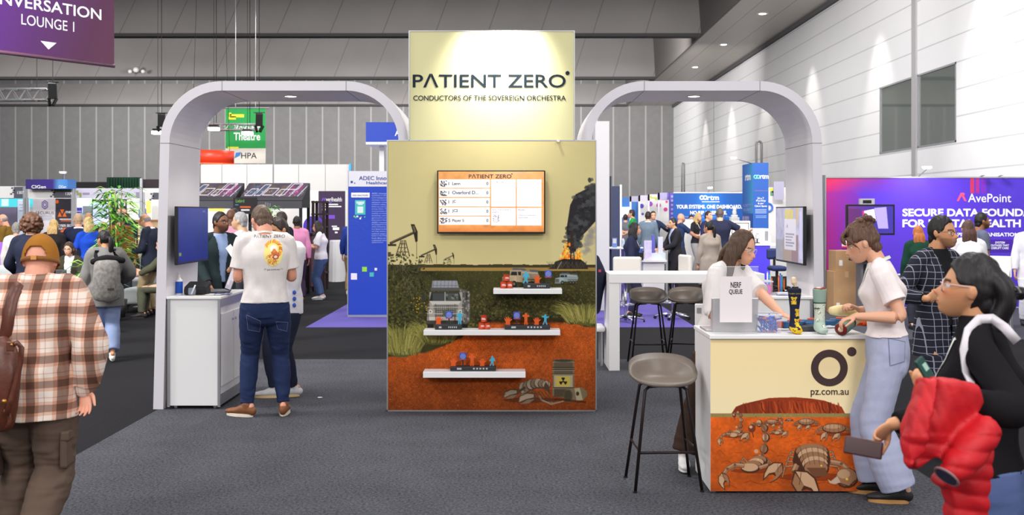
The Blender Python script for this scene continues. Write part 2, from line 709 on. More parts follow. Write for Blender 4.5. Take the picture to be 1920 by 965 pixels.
INKB=mat('ink_brown',(66,44,44),0.6)
INKW=mat('ink_white',(245,245,248),0.5)
RW=11.0
BY=70.8
struct('floor',bx(-46,RW,-6,BY,-0.3,-0.003),mat('aisle_carpet',(33,32,35),0.95,spec=0.1,noise=(60,0.25)))
wall_m=mat_lines('grey_acoustic_panel',(122,121,121),[((1,0,0),1.10,0.3,0.10,(158,157,156))],0.8,noise=(3,0.05))
struct('wall_back',bx(-46,RW,BY,BY+0.4,0,13.5),wall_m)
rw_m=mat_lines('white_wall_panel',(226,225,227),[((0,0,1),0.67,0.13,0.035,(190,190,194)),((0,1,0),28.3,0.1,0.14,(150,148,148))],0.45,noise=(0.6,0.02))
mb=MB()
YW=((25.75,28.2),(28.55,31.1))
ZW=(3.52,5.51)
mb.box(RW,RW+0.4,-2,YW[0][0],0,13.5)
mb.box(RW,RW+0.4,YW[0][1],YW[1][0],0,13.5)
mb.box(RW,RW+0.4,YW[1][1],BY,0,13.5)
for a,b in YW:
 mb.box(RW,RW+0.4,a,b,0,ZW[0])
 mb.box(RW,RW+0.4,a,b,ZW[1],13.5)
struct('wall_right',mb,rw_m)
glass_m=mat('tinted_window_glass',(92,98,94),0.03,spec=0.9)
for i,(a,b)in enumerate(YW):
 w=tag(bx(RW+0.02,RW+0.05,a,b,ZW[0],ZW[1]).build('window_%d'%(i+1),glass_m),kind='structure')
 fr=MB()
 for z0,z1 in((ZW[0],ZW[0]+0.05),(ZW[1]-0.05,ZW[1])):
  fr.box(RW-0.01,RW+0.06,a,b,z0,z1)
 for y0,y1 in((a,a+0.05),(b-0.05,b)):
  fr.box(RW-0.01,RW+0.06,y0,y1,ZW[0],ZW[1])
 fr.build('window_frame',GREYTRIM,w)
struct('trim_1',bx(RW-0.05,RW+0.02,28.22,28.52,0,9.4),mat('grey_wall_trim',(176,174,176),0.5,0.3))
bulk_m=mat_lines('bulkhead_panel',(142,138,137),[((1,0,-0.32),2.15,0.4,0.05,(120,117,117))],0.8,noise=(0.5,0.06))
lip_m=mat('bulkhead_lip',(62,60,60),0.7)
for i,y0 in enumerate((29.0,42.5,56.1,70.3)):
 m=MB()
 for x0,x1 in((-46,7.75),):
  m.add([(x0,y0,9.1),(x1,y0,9.1),(x1,y0+1.5,13.4),(x0,y0+1.5,13.4),(x0,y0+0.5,9.1),(x1,y0+0.5,9.1),(x1,y0+2.0,13.4),(x0,y0+2.0,13.4)],[(0,1,2,3),(7,6,5,4),(4,5,1,0),(3,2,6,7),(1,5,6,2),(4,0,3,7)])
 struct('ceiling_bulkhead',m,bulk_m)
 struct('trim_%d'%(i+2),bx(-46,7.75,y0-0.02,y0+0.5,8.97,9.1),lip_m)
struct('ceiling',bx(-46,7.75,29,BY,13.4,13.6),mat('ceiling_dark',(96,94,94),0.9))
strip_m=mat_lines('soffit_panel',(188,180,170),[((1,0,0),1.15,9.75,0.03,(110,106,102)),((0,1,0),7.0,3.1,0.03,(160,152,144))],0.4,0.5)
struct('ceiling_soffit',bx(7.75,RW,8,BY,9.05,9.3),strip_m)
struct('ceiling_bulkhead',bx(7.72,7.80,8,BY,9.0,13.5),mat('soffit_side',(112,108,106),0.8))
struct('trim_6',bx(RW-0.12,RW,8,BY,8.9,9.06),mat('shadow_gap',(90,88,90),0.8))
glow=mat('lamp_glow',(255,250,240),emit=14.0)
glow_soft=mat('lamp_glow_soft',(255,248,236),emit=3.0)
first=None
for k in range(8):
 y=10.1+7.0*k
 t=thing('downlight','round recessed downlight in the grey soffit strip beside the white wall','ceiling light',(9.18,y,9.05),0,'downlights along the soffit strip')
 r=MB();r.smooth=True
 r.lathe([(0.12,-0.004),(0.20,-0.012),(0.21,0.0),(0.12,0.0)],(9.18,y,9.05),24)
 r.build('trim_ring',WHITE,t)
 d=MB();d.lathe([(0.0,-0.006),(0.13,-0.006),(0.13,0.0)],(9.18,y,9.05),20)
 d.build('lens',glow,t)
 l=lamp('downlight_beam','SPOT',(9.9,y,9.0),800,(10.75,y,0.0),(1.0,0.95,0.88),0.08,None,52,0.7)
 l.parent=t
 l.matrix_parent_inverse=WM[t].inverted()
 # ------------------------------------------------------------------ carpets
def carpet(name,label,x0,x1,y0,y1,m,h=0.0):
 tag(bx(x0,x1,y0,y1,-.003,h).build(name,m,loc=(x0,y0,0)),label,'carpet')
def mat_carpet(name,rgb,dark,scale=420):
 m=bpy.data.materials.new(name)
 m.use_nodes=True
 nt=m.node_tree
 b=nt.nodes['Principled BSDF']
 b.inputs['Roughness'].default_value=0.95
 b.inputs['Specular IOR Level'].default_value=0.1
 tc=nt.nodes.new('ShaderNodeTexCoord')
 n=nt.nodes.new('ShaderNodeTexNoise')
 n.inputs['Scale'].default_value=scale/8
 n.inputs['Detail'].default_value=6
 n.inputs['Roughness'].default_value=0.85
 nt.links.new(tc.outputs['Object'],n.inputs['Vector'])
 n2=nt.nodes.new('ShaderNodeTexNoise')
 n2.inputs['Scale'].default_value=2.2
 n2.inputs['Detail'].default_value=4
 nt.links.new(tc.outputs['Object'],n2.inputs['Vector'])
 ad=nt.nodes.new('ShaderNodeMath')
 ad.operation='MULTIPLY_ADD'
 ad.inputs[1].default_value=0.10
 nt.links.new(n2.outputs['Fac'],ad.inputs[0])
 nt.links.new(n.outputs['Fac'],ad.inputs[2])
 r=nt.nodes.new('ShaderNodeValToRGB')
 r.color_ramp.elements[0].position=0.40
 r.color_ramp.elements[0].color=tuple(lin(dark))+(1,)
 r.color_ramp.elements[1].position=0.72
 r.color_ramp.elements[1].color=tuple(lin(rgb))+(1,)
 nt.links.new(ad.outputs[0],r.inputs['Fac'])
 nt.links.new(r.outputs['Color'],b.inputs['Base Color'])
 bp=nt.nodes.new('ShaderNodeBump')
 bp.inputs['Strength'].default_value=0.5
 bp.inputs['Distance'].default_value=0.003
 nt.links.new(n.outputs['Fac'],bp.inputs['Height'])
 nt.links.new(bp.outputs['Normal'],b.inputs['Normal'])
 return m
carpet('booth_carpet','speckled grey carpet square under the stand with the two arches',-3.20,2.80,0.6,12.62,mat_carpet('grey_carpet',(104,105,112),(24,24,28)))
purple=mat('purple_carpet',(98,88,160),0.95,spec=0.1,noise=(120,0.12))
carpet('booth_carpet','purple carpet under the blue panel and the white bar chairs behind the arches',-3.20,2.85,16.14,23.0,purple)
carpet('booth_carpet','dark grey carpet in front of the purple wall with white heading',4.6,10.8,14.6,19.4,mat('slate_carpet',(74,74,82),0.95,spec=0.1,noise=(120,0.15)))
# ------------------------------------------------------------------ hall furniture overhead
def mat_ramp(name,stops,axis=(1,0,0),rough=0.55,spec=0.3):
 """printed colour ramp along an axis of the object; stops = [(value, rgb)] in metres"""
 m=bpy.data.materials.new(name)
 m.use_nodes=True
 nt=m.node_tree
 b=nt.nodes['Principled BSDF']
 b.inputs['Roughness'].default_value=rough
 b.inputs['Specular IOR Level'].default_value=spec
 tc=nt.nodes.new('ShaderNodeTexCoord')
 d=nt.nodes.new('ShaderNodeVectorMath')
 d.operation='DOT_PRODUCT'
 d.inputs[1].default_value=axis
 nt.links.new(tc.outputs['Object'],d.inputs[0])
 lo,hi=stops[0][0],stops[-1][0]
 r=nt.nodes.new('ShaderNodeMapRange')
 r.inputs['From Min'].default_value=lo
 r.inputs['From Max'].default_value=hi
 nt.links.new(d.outputs['Value'],r.inputs['Value'])
 cr=nt.nodes.new('ShaderNodeValToRGB')
 els=cr.color_ramp.elements
 for i,(p,c)in enumerate(stops):
  q=(p-lo)/(hi-lo)
  e=els[i]if i<2 else els.new(q)
  e.position=q
  e.color=tuple(lin(c))+(1,)
 nt.links.new(r.outputs['Result'],cr.inputs['Fac'])
 nt.links.new(cr.outputs['Color'],b.inputs['Base Color'])
 return m
A=Vector((-6.12,16.0,4.03))
dv=Vector((1.07,1.40,0)).normalized()
L0=A-dv*3.0
bn=thing('hanging_banner','hanging purple and maroon banner reading LOUNGE 1 with a white down arrow','banner',A)
nv=dv.cross(Vector((0,0,1)))
m=MB()
m.prism([(0,0.02),(3.0,0.02),(3.0,3.2),(0,3.2)],L0,dv,(0,0,1),-nv*0.006)
m.build('fabric',mat_ramp('banner_print',[(-2.6,(92,44,140)),(-1.3,(84,44,100)),(-0.5,(84,46,74)),(0.6,(96,58,70))],(dv.x*0.95,dv.y*0.95,-0.35)),bn)
m=MB();m.smooth=True
m.cyl(L0+Vector((0,0,0.0)),A,0.03,n=12)
m.build('bottom_rail',mat('banner_rail',(120,84,104),0.4,0.3),bn)
m=MB();m.cyl(L0+Vector((0,0,3.2)),A+Vector((0,0,3.2)),0.03,n=12)
for q in(0.3,2.7):
 m.cyl(L0+dv*q+Vector((0,0,3.2)),L0+dv*q+Vector((0,0,5.4)),0.006,n=6)
m.build('hanger',ALU,bn)
def on_banner(px,py):
 return hit(px,py,A,nv)
p1,p0=on_banner(190,38),on_banner(1,10)
lettering(bn,'CONVERSATION',p1-Vector((0,0,0.0)),dv,(0,0,1),INKW,width=(p1-p0).length*1.27,height=0.165,bold=0.012,align='R')
pe=on_banner(153,20)
lettering(bn,'TABLE &',Vector((pe.x,pe.y,p1.z+0.31)),dv,(0,0,1),INKW,width=0.82,height=0.165,bold=0.012,align='R')
pa,pb=on_banner(40,50),on_banner(139,60)
lettering(bn,'LOUNGE 1',Vector((pa.x,pa.y,on_banner(139,60).z)),dv,(0,0,1),INKW,width=(pb-pa).length,height=0.15)
pc=on_banner(91,85)
m=MB();m.prism([(-0.12,0.05),(0.12,0.05),(0,-0.06)],pc+nv*0.001,dv,(0,0,1),nv*0.002)
m.build('arrow',INKW,bn)
def truss(label,p0,p1,size=0.3):
 p0,p1=Vector(p0),Vector(p1)
 t=thing('lighting_truss',label,'truss',p0)
 m=MB()
 d=(p1-p0)
 n=max(3,int(d.length/size/1.2))
 side=d.normalized().cross(Vector((0,0,1)))*size/2
 up=Vector((0,0,size/2))
 cs=[side+up,-side+up,-side-up,side-up]
 for c in cs:
  m.cyl(p0+c,p1+c,0.025,n=8)
 m.build('chord',ALU,t)
 m=MB()
 for i in range(n):
  a,b=p0+d*(i/n),p0+d*((i+1)/n)
  mid=(a+b)/2
  for q in range(4):
   c1,c2=cs[q],cs[(q+1)%4]
   m.cyl(a+c1,mid+c2,0.013,n=6)
   m.cyl(mid+c2,b+c1,0.013,n=6)
 m.build('lattice',ALU,t)
 m=MB()
 for q in(0.15,0.85):
  m.cyl(p0+d*q+up,Vector(((p0+d*q).x,(p0+d*q).y,13.45)),0.012,n=6)
 m.build('hanger',DARKMET,t)
 return t
truss('aluminium lattice truss hanging at the far left above the exhibition stands',at(-60,178,34),at(92,178,34),0.36)
truss('aluminium lattice truss with lamps hanging in front of the green banner',at(392,238,34.2),at(482,238,34.6),0.2)
def speaker(label,p,h=0.6):
 t=thing('hanging_loudspeaker',label,'loudspeaker',p)
 p=Vector(p)
 m=MB();m.xf=Matrix.Translation(p)@Matrix.Rotation(0.3,4,'Z')@Matrix.Rotation(0.25,4,'X')
 m.rbox(-h*.26,h*.26,-h*.22,h*.22,-h*.5,h*.5,0.02)
 m.build('cabinet',BLACKM,t)
 m=MB();m.cyl(p+Vector((0,0,h*.5)),(p.x,p.y,13.45),0.012,n=6)
 m.box(p.x-.18,p.x+.18,p.y-.03,p.y+.03,p.z+h*.5,p.z+h*.56)
 m.build('bracket',DARKMET,t)
 m=MB()
 for k,s in enumerate((-1,1)):
  m.cyl(p+Vector((s*.12,0,-h*.5)),p+Vector((s*.05,-.1,-h*.95)),0.05,n=10)
 m.build('lamp_clamp',DARKMET,t)
 return t
speaker('black loudspeaker hanging beside the left arch, above a lit lamp',at(303,225,33),0.42)
speaker('black loudspeaker hanging at the end of the left truss',at(99,170,33),0.5)
speaker('black loudspeaker hanging in front of the green theatre banner',at(486,224,33.6),0.42)
for px,py,Y in((296,246,33),(401,239,33.3),(464,247,33.8)):
 p=at(px,py,Y)
 where={296:'bright flat lamp hanging beside the upper left of the left arch',401:'bright lamp at the left end of the truss under the left arch',464:'bright lamp hanging in front of the green theatre banner'}[px]
 t=thing('stage_lamp',where,'lamp',p)
 m=MB();m.rbox(p.x-.15,p.x+.15,p.y-.1,p.y+.1,p.z,p.z+.08,0.02)
 m.build('housing',DARKMET,t)
 bx(p.x-.16,p.x+.16,p.y-.11,p.y+.1,p.z-.09,p.z-.001).build('lens',glow,t)
 m=MB();m.cyl(p+Vector((0,0,.08)),(p.x,p.y,13.45),0.008,n=6)
 m.build('yoke',DARKMET,t)
for i,(px,py)in enumerate(((244,134),(255,131),(268,134))):
 p=at(px,py,55.7)
 t=thing('security_camera',('leftmost','middle, lower hung','rightmost')[i]+' of three small white devices on the grey bulkhead','camera',p,0,'security cameras on the bulkhead')
 m=MB();m.smooth=True
 m.ball(p,0.11 if i!=1 else 0.15)
 m.build('dome',WHITE,t)
 m=MB();m.cyl(p,p+Vector((0.02,0.47,-0.05 if i==1 else 0.03)),0.04)
 m.build('bracket',OFFWHITE,t)
P=at(423,306,36)
bw=75*36/FPX
bh=104*36/FPX
t=thing('hanging_banner','green and white hanging banner with white theatre lettering and a logo below','banner',P)
bx(P.x,P.x+bw,P.y,P.y+0.01,P.z+bh*.27,P.z+bh).build('green_fabric',mat('banner_green',(30,158,74),0.6),t)
bx(P.x,P.x+bw,P.y,P.y+0.01,P.z,P.z+bh*.27).build('white_fabric',mat('banner_white',(226,218,208),0.6),t)
m=MB();m.cyl((P.x-.1,P.y,P.z+bh),(P.x+bw+.1,P.y,P.z+bh),0.03)
for q in(.25,.75):
 m.cyl((P.x+bw*q,P.y,P.z+bh),(P.x+bw*q,P.y,13.45),0.01,n=6)
m.build('hanger',ALU,t)
yb=P.y-0.004
lettering(t,'Voyager',(P.x+.28,yb,at(0,250,36).z),m=INKW,width=.92,height=.33,bold=.02)
lettering(t,'Theatre',(P.x+.28,yb,at(0,263,36).z),m=INKW,width=.92,height=.27,bold=.02)
lettering(t,'HPA',(P.x+.54,yb,at(0,297,36).z),m=INK,width=.54,height=.20,bold=.006)
m=MB();m.prism([(0,0),(.2,.1),(.24,.22),(.06,.2)],(P.x+.3,yb,at(0,297,36).z),(1,0,0),(0,0,1),(0,-.002,0))
m.build('logo',mat('logo_blue',(60,130,200),.5),t)
yel=mat('tag_yellow',(226,226,60),.6)
for x0,x1,z0,z1 in((.12,.2,211,217),(.15,.64,214,220),(.1,.36,218,224),(.08,.45,275,279)):
 bx(P.x+x0,P.x+x1,yb-.002,yb,at(0,z1,36).z,at(0,z0,36).z).build('yellow_tag',yel,t)
P=at(395,295,33)
t=thing('hanging_ring_sign','glossy orange red drum sign with white lettering hanging behind the left arch','sign',P)
m=MB();m.smooth=True
m.lathe([(0.74,-.2),(0.75,.2),(0.70,.2),(0.70,-.2)],P,8)
m.smooth=False
m.build('drum',mat('sign_red',(226,62,34),.35),t)
m=MB();m.lathe([(0.76,-.24),(0.76,-.2),(0.66,-.2),(0.66,-.24)],P,8)
m.build('lower_rim',mat('sign_orange',(255,120,70),.4),t)
m=MB()
for s in(-1,1):
 m.cyl(P+Vector((s*.6,0,.2)),(P.x+s*.3,P.y,13.45),0.008,n=6)
m.build('cable',DARKMET,t)
# ------------------------------------------------------------------ the printed tower in the middle of the stand
TY=9.305
def tp(px,py,dy=0.0):
 return at(px,py,TY-dy)
def paint_mural():
 p=Paint(390,506,1.1,(212,198,142))
 R=p.rng
 big=vnoise(p.W,p.H,60,3)
 fin=vnoise(p.W,p.H,5,9)
 p.a*=(0.985+0.03*big)[...,None]
 X,Y=p.X,p.Y
 hz=230+3*vnoise(p.W,p.H,14,4)[:1,:]
 p.mix((Y>hz)*1.0,(66,62,38))
 p.mix(((Y>237)&(Y<244)&(X>62))*0.9,(172,138,72))
 p.mix((Y>244)*1.0,(66,64,32))
 p.mix((Y>244)*np.clip(vnoise(p.W,p.H,30,33)*2.4-1.1,0,1)*.8,(34,34,18))
 p.leaves(4200,lambda x,y:243<y<352,[(58,60,28),(88,86,40),(38,40,20),(112,100,48),(66,52,26),(98,100,50),(44,50,26)],lambda x,y:.7+(y-240)*0.014,3)
 xs=np.array([0,40,70,120,165,190,250,300,345,390])
 ys=np.array([402,400,396,376,352,340,333,334,342,348])
 edge=np.interp(X[0],xs,ys)+6*(vnoise(p.W,1,9,8)[0]-.5)
 soil=np.zeros_like(p.a)+np.array((178,82,28))
 pth=np.exp(-((X-90-(Y-345)*0.9)/70)**2)
 soil=soil*(1+0.22*pth*np.clip(1-(Y-350)/130,0,1))[...,None]
 soil*=(1.06-0.36*np.clip((Y-380)/126,0,1))[...,None]
 soil*=(0.88+0.24*vnoise(p.W,p.H,40,21))[...,None]
 soil*=(0.86+0.28*fin)[...,None]
 soil*=(0.80+0.40*R.rand(p.H,p.W))[...,None]
 m=np.clip((Y-edge[None,:])/3,0,1)[...,None]
 p.a=p.a*(1-m)+soil*m
 p.leaves(260,lambda x,y:y>360,[(120,48,14),(196,108,58),(98,38,12)],lambda x,y:0.4+(y-340)*0.006,11)
 for k in range(9):
  x0=120+26*k
  p.line([(x0,345),(x0-10,380),(x0-46,430),(x0-120,500)],1.0,(110,44,14),0.25,3)
 p.leaves(620,lambda x,y:((x-205)/62)**2+((y-305)/34)**2<1,[(46,40,22),(62,52,28),(34,30,18),(84,70,38),(58,60,30)],lambda x,y:2.6,5)
 p.leaves(420,lambda x,y:((x-292)/62)**2+((y-312)/26)**2<1,[(70,58,28),(92,78,40),(52,44,22),(104,92,48)],lambda x,y:2.4,6)
 p.mix(np.clip(1-np.abs(Y-338)/8,0,1)*((X>170)&(X<330))*0.75,(34,24,14))
 p.leaves(1500,lambda x,y:x<30+46*math.sin((y-208)/150*PI*.8)and 212<y<350,[(38,42,22),(58,62,32),(78,82,46),(30,32,18),(92,92,54),(64,52,28)],lambda x,y:2.3,7)
 p.leaves(700,lambda x,y:((x-36)/40)**2+((y-252)/42)**2<1,[(42,46,24),(66,70,38),(88,88,52),(34,36,20)],lambda x,y:2.0,17)
 for k in range(26):
  x0,y0=10+R.rand()*50,240+R.rand()*60
  p.line([(x0,y0),(x0+R.randn()*8,y0-8-R.rand()*10)],.8,(130,122,100),.6)
 def tuft(cx,cy,r,h,n,seed):
  rg=np.random.RandomState(seed)
  p.ell(cx,cy-h*.42,r*.92,h*.5,(92,90,44))
  for _ in range(n):
   a=rg.uniform(-1,1)
   x0=cx+a*r*.8
   l=h*(0.5+.6*rg.rand())
   b=rg.rand()*.7
   c=[(162,154,78),(138,134,66),(112,108,52),(88,84,40),(180,168,96)][rg.randint(5)]
   yb=cy-b*h*.6
   p.line([(x0,yb),(x0+a*r*.35,yb-l*.6),(x0+a*r*.7+rg.randn()*2,yb-l*.7)],1.2,c,.8,.5)
 tuft(26,402,40,56,420,2)
 tuft(92,380,38,40,300,3)
 tuft(370,343,42,40,340,4)
 for k in range(30):
  p.ell(44+R.rand()*40,292+R.rand()*30,1,1,(226,170,40))
 def pumpjack(cx,base,s):
  d,l=(46,42,34),(108,96,74)
  for q in(-13,-5,5,13):
   p.line([(cx+q*s,base),(cx+q*.3*s+1*s,base-30*s)],1.6*s,d)
  for h in(8,16,23):
   p.line([(cx-(12-h*.3)*s,base-h*s),(cx+(12-h*.3)*s,base-h*s)],1.1*s,d)
  p.line([(cx-11*s,base-2*s),(cx+9*s,base-18*s)],.9*s,l)
  p.line([(cx-24*s,base-24*s),(cx+20*s,base-44*s)],4.6*s,d)
  p.line([(cx-23*s,base-25*s),(cx+20*s,base-45*s)],1.8*s,l)
  p.poly([(cx+15*s,base-60*s),(cx+22*s,base-60*s),(cx+28*s,base-46*s),(cx+28*s,base-28*s),(cx+24*s,base-26*s),(cx+21*s,base-40*s)],d)
  p.poly([(cx+18*s,base-57*s),(cx+22*s,base-57*s),(cx+25*s,base-46*s),(cx+22*s,base-44*s)],l)
  p.line([(cx+26*s,base-27*s),(cx+26*s,base+2*s)],1.0*s,d)
  p.rect(cx-30*s,base-23*s,cx-12*s,base-19*s,d)
  p.line([(cx-29*s,base-22*s),(cx-29*s,base)],1*s,d)
  p.rect(cx-32*s,base-8*s,cx-22*s,base+1*s,(84,74,56))
 pumpjack(28,216,1.0)
 pumpjack(76,229,0.58)
 pumpjack(115,230,0.34)
 smoke=[(352,178),(346,164),(350,150),(345,138),(352,124),(350,112),(358,100),(362,88),(372,92),(376,84),(392,80),(392,200)]
 p.poly([(338,205),(336,160),(342,120),(352,100),(368,92),(390,80),(390,150),(374,168),(362,180),(352,208)],(46,44,46))
 for k in range(300):
  t=R.rand()
  x=346+42*t**1.3+R.randn()*7
  y=200-115*t+R.randn()*8
  if 330<x<389:
   g=R.randint(30,86)
   p.ell(x,y,3+3*R.rand(),2.6+2.4*R.rand(),(g,g,g+2),.7)
 for k in range(60):
  t=R.rand()
  p.ell(366+20*t+R.randn()*3,214-50*t+R.randn()*4,5,4,(150,144,138),.25)
 for cx,w,h in((333,8,40),(356,7,26)):
  for k in range(120):
   t=R.rand()
   x=cx-t*-2+R.randn()*w*(1-t*.6)*.6
   y=228-h*t
   c=[(255,200,60),(255,150,30),(240,100,20),(255,226,120)][R.randint(4)]
   p.ell(x,y,1.6*(1.3-t),4.6*(1.2-t),c,.8,R.randn()*.2)
 p.ell(341,194,2.5,3.5,(255,140,40))
 p.line([(343,224),(345,170)],2.6,(60,46,38))
 p.line([(350,224),(346,170)],2.0,(60,46,38))
 for k in range(8):
  p.line([(343,222-6*k),(350,218-6*k)],.8,(44,36,30))
 p.poly([(308,236),(314,226),(330,221),(362,222),(372,230),(376,240),(300,240)],(42,38,34))
 for k in range(40):
  x=306+R.rand()*68
  p.line([(x,238),(x+R.randn()*6,226)],.8,(92,80,66),.7)
 p.line([(318,240),(326,226)],1.4,(150,142,126))
 def truck(x,y,s,body,tank,face=1):
  """tanker seen at three quarters; x, y lower left of the front bumper"""
  dk=(40,40,40)
  p.poly([(x+32*s,y-30*s),(x+66*s,y-27*s),(x+70*s,y-18*s),(x+66*s,y-9*s),(x+32*s,y-8*s)],tank)
  p.line([(x+34*s,y-26*s),(x+66*s,y-24*s)],2.2*s,tuple(min(255,c+45)for c in tank),.8)
  p.line([(x+34*s,y-12*s),(x+66*s,y-12*s)],3*s,tuple(int(c*.55)for c in tank),.8)
  p.poly([(x+20*s,y-34*s),(x+42*s,y-33*s),(x+46*s,y-29*s),(x+18*s,y-30*s)],(88,94,110))
  p.poly([(x+50*s,y-31*s),(x+66*s,y-30*s),(x+68*s,y-26*s),(x+52*s,y-27*s)],(88,94,110))
  p.poly([(x+14*s,y-30*s),(x+36*s,y-30*s),(x+38*s,y-7*s),(x+14*s,y-9*s)],body)
  p.poly([(x+17*s,y-27*s),(x+27*s,y-27*s),(x+28*s,y-20*s),(x+15*s,y-20*s)],dk)
  p.poly([(x+29*s,y-27*s),(x+35*s,y-27*s),(x+35*s,y-20*s),(x+30*s,y-20*s)],dk)
  p.poly([(x+0*s,y-17*s),(x+15*s,y-20*s),(x+26*s,y-18*s),(x+27*s,y-6*s),(x,y-3*s)],tuple(min(255,int(c*1.1))for c in body))
  p.rect(x+1*s,y-15*s,x+12*s,y-5*s,(70,66,60))
  for k in range(5):
   p.line([(x+(2+2*k)*s,y-15*s),(x+(2+2*k)*s,y-5*s)],.7*s,(170,164,150))
  p.rect(x-1*s,y-5*s,x+18*s,y-1*s,tuple(int(c*.85)for c in body))
  for wx,r in((22,6),(46,5),(55,5),(64,4.5)):
   p.ell(x+wx*s,y-4*s,r*s*.85,r*s,(28,28,28))
   p.ell(x+wx*s,y-4*s,r*s*.4,r*s*.5,(120,112,100))
  p.line([(x+0*s,y+2*s),(x+68*s,y+1*s)],2*s,(30,30,16),.6)
 truck(215,272,1.0,(172,152,122),(150,134,110))
 truck(314,268,0.62,(136,152,152),(140,148,148))
 g1,g2,dk,lt=(158,154,146),(118,114,106),(44,44,42),(196,192,184)
 p.poly([(136,276),(148,280),(154,292),(154,338),(142,346),(134,340)],(92,90,84))
 for k in range(60):
  p.ell(136+R.rand()*17,280+R.rand()*60,1.5,2,[(132,128,118),(70,68,62),(164,160,152)][R.randint(3)],.8)
 p.rect(78,283,140,330,g1)
 p.poly([(84,262),(130,262),(134,278),(82,278)],(150,152,160))
 for k in range(7):
  p.line([(86+7*k,262),(85+7*k,276)],.7,(96,98,108))
 p.line([(82,271),(134,271)],.8,(96,98,108))
 p.rect(80,275,136,281,(88,86,80))
 p.poly([(82,283),(134,283),(138,300),(78,300)],dk)
 p.rect(84,285,106,299,(70,74,72));p.rect(109,285,133,299,(78,82,78))
 for k in range(10):
  p.ell(110+R.rand()*22,287+R.rand()*10,2,2,[(150,150,140),(50,50,46)][R.randint(2)],.6)
 p.line([(107.5,283),(107.5,300)],2,g1)
 p.poly([(78,300),(138,300),(132,308),(84,308)],lt)
 p.rect(86,307,132,330,g2)
 p.rect(92,308,125,328,(60,58,54))
 for k in range(9):
  p.line([(94+3.7*k,308),(94+3.7*k,328)],.9,(176,172,162))
 for k in range(4):
  p.line([(92,310+5*k),(125,310+5*k)],.9,(150,146,138))
 p.rect(74,316,88,338,g1);p.rect(129,316,142,338,g1)
 for x in(80,136):
  p.ell(x,320,4,3.4,(228,222,206));p.ell(x,320,2,1.8,(120,116,104))
 p.rect(74,330,142,337,lt)
 for x in(76,90,126,140):
  p.line([(x,306),(x,338)],1.6,(96,92,84))
 p.line([(74,312),(142,312)],1.4,(186,182,172));p.line([(74,324),(142,324)],1.4,(186,182,172))
 p.ell(110,322,7,6,(92,96,66))
 p.rect(72,337,142,345,(70,66,58))
 p.rect(74,343,86,352,(34,32,28));p.rect(130,343,150,352,(34,32,28))
 p.line([(70,282),(66,300),(70,312)],1.6,(70,68,64));p.rect(64,288,69,302,(54,54,52));p.rect(146,284,150,298,(54,54,52))
 p.line([(126,262),(126,254),(134,252)],1,(60,58,54));p.line([(84,262),(84,256)],1,(60,58,54))
 def drum():
  p.poly([(310,412),(349,412),(350,478),(330,482),(309,478)],(116,104,82))
  p.rect(312,414,347,436,(86,74,56),.8)
  p.rect(312,440,347,462,(176,164,130),.9,.08)
  p.rect(312,462,347,480,(70,58,42),.8)
  for y in(413,425,429,437,463):
   p.line([(309,y),(350,y)],1.6,(60,52,42));p.line([(309,y+1.6),(350,y+1.6)],.8,(190,178,150),.7)
  p.ell(329.5,412,20,3,(92,84,70));p.ell(329.5,412,17,2,(66,58,46))
  p.poly([(316,442),(342,442),(342,460),(316,460)],(196,172,70),.9)
  for a in(90,210,330):
   q=[(329,451)]+[(329+7.5*math.cos(math.radians(a+d)),451-7.5*math.sin(math.radians(a+d)))for d in(-30,-10,10,30)]
   p.poly(q,(34,30,26))
  p.ell(329,451,1.6,1.6,(34,30,26))
  p.poly([(334,466),(364,462),(374,470),(374,478),(366,486),(338,490)],(122,106,80),1,.06)
  p.poly([(350,464),(360,463),(366,486),(354,488)],(178,164,132),.9)
  p.ell(338,478,9,12.5,(88,78,60));p.ell(338,478,7,10,(72,62,46))
  p.ell(356,474,3,4,(60,54,30))
  p.line([(312,484),(372,490)],4,(60,24,8),.6)
 drum()
 c1,c2,c3=(124,104,84),(76,60,46),(160,140,118)
 p.ell(268,486,52,5,(70,28,8),.6)
 for k in range(7):
  x,y=254+7.2*k,460-9*math.sin(k/6*2.4)+4
  p.ell(x,y,9,12-.6*k,c2);p.ell(x,y-1,7.6,10.5-.6*k,c1 if k%2 else c3)
  p.line([(x+4,y-9),(x+5,y+8)],.9,(70,54,42))
 p.poly([(296,452),(302,460),(306,478),(300,470),(292,462)],c2)
 for k in range(5):
  p.line([(270+6*k,470),(276+7*k,482),(282+8*k,490)],1.6,c2)
 p.line([(284,478),(290,488),(310,492),(330,488)],3.4,c1,1,1.6)
 p.line([(290,486),(306,494),(330,488)],1.8,c3)
 for cx,cy,s in((232,474,1.0),(262,482,1.15)):
  p.poly([(cx-16*s,cy+9*s),(cx-14*s,cy-3*s),(cx-2*s,cy-9*s),(cx+12*s,cy-8*s),(cx+14*s,cy),(cx+2*s,cy+6*s),(cx-6*s,cy+4*s)],c2)
  p.poly([(cx-14*s,cy+7*s),(cx-12*s,cy-2*s),(cx-1*s,cy-7*s),(cx+10*s,cy-6*s),(cx+10*s,cy-1*s),(cx-2*s,cy+2*s)],c3)
  p.poly([(cx-12*s,cy+10*s),(cx,cy+3*s),(cx+12*s,cy+2*s),(cx+2*s,cy+9*s)],c1)
 p.line([(246,470),(258,462)],5,c2);p.line([(250,476),(262,468)],3,c1)
 p.line([(222,476),(210,470)],.8,c2);p.line([(240,466),(228,456)],.8,c2)
 return p
tower=thing('display_tower','tall printed display tower with pale yellow header and outback mural between the arches','display stand',(tp(922,771).x,TY,0))
mural_m=mat_attr('fabric_print',0.75,0.15)
lo=bx(tp(727,0).x,tp(1117,0).x,TY+0.004,TY+0.09,0.012,tp(0,264).z)
lo.build('lower_cabinet',mat('tower_side',(214,204,164),.6),tower)
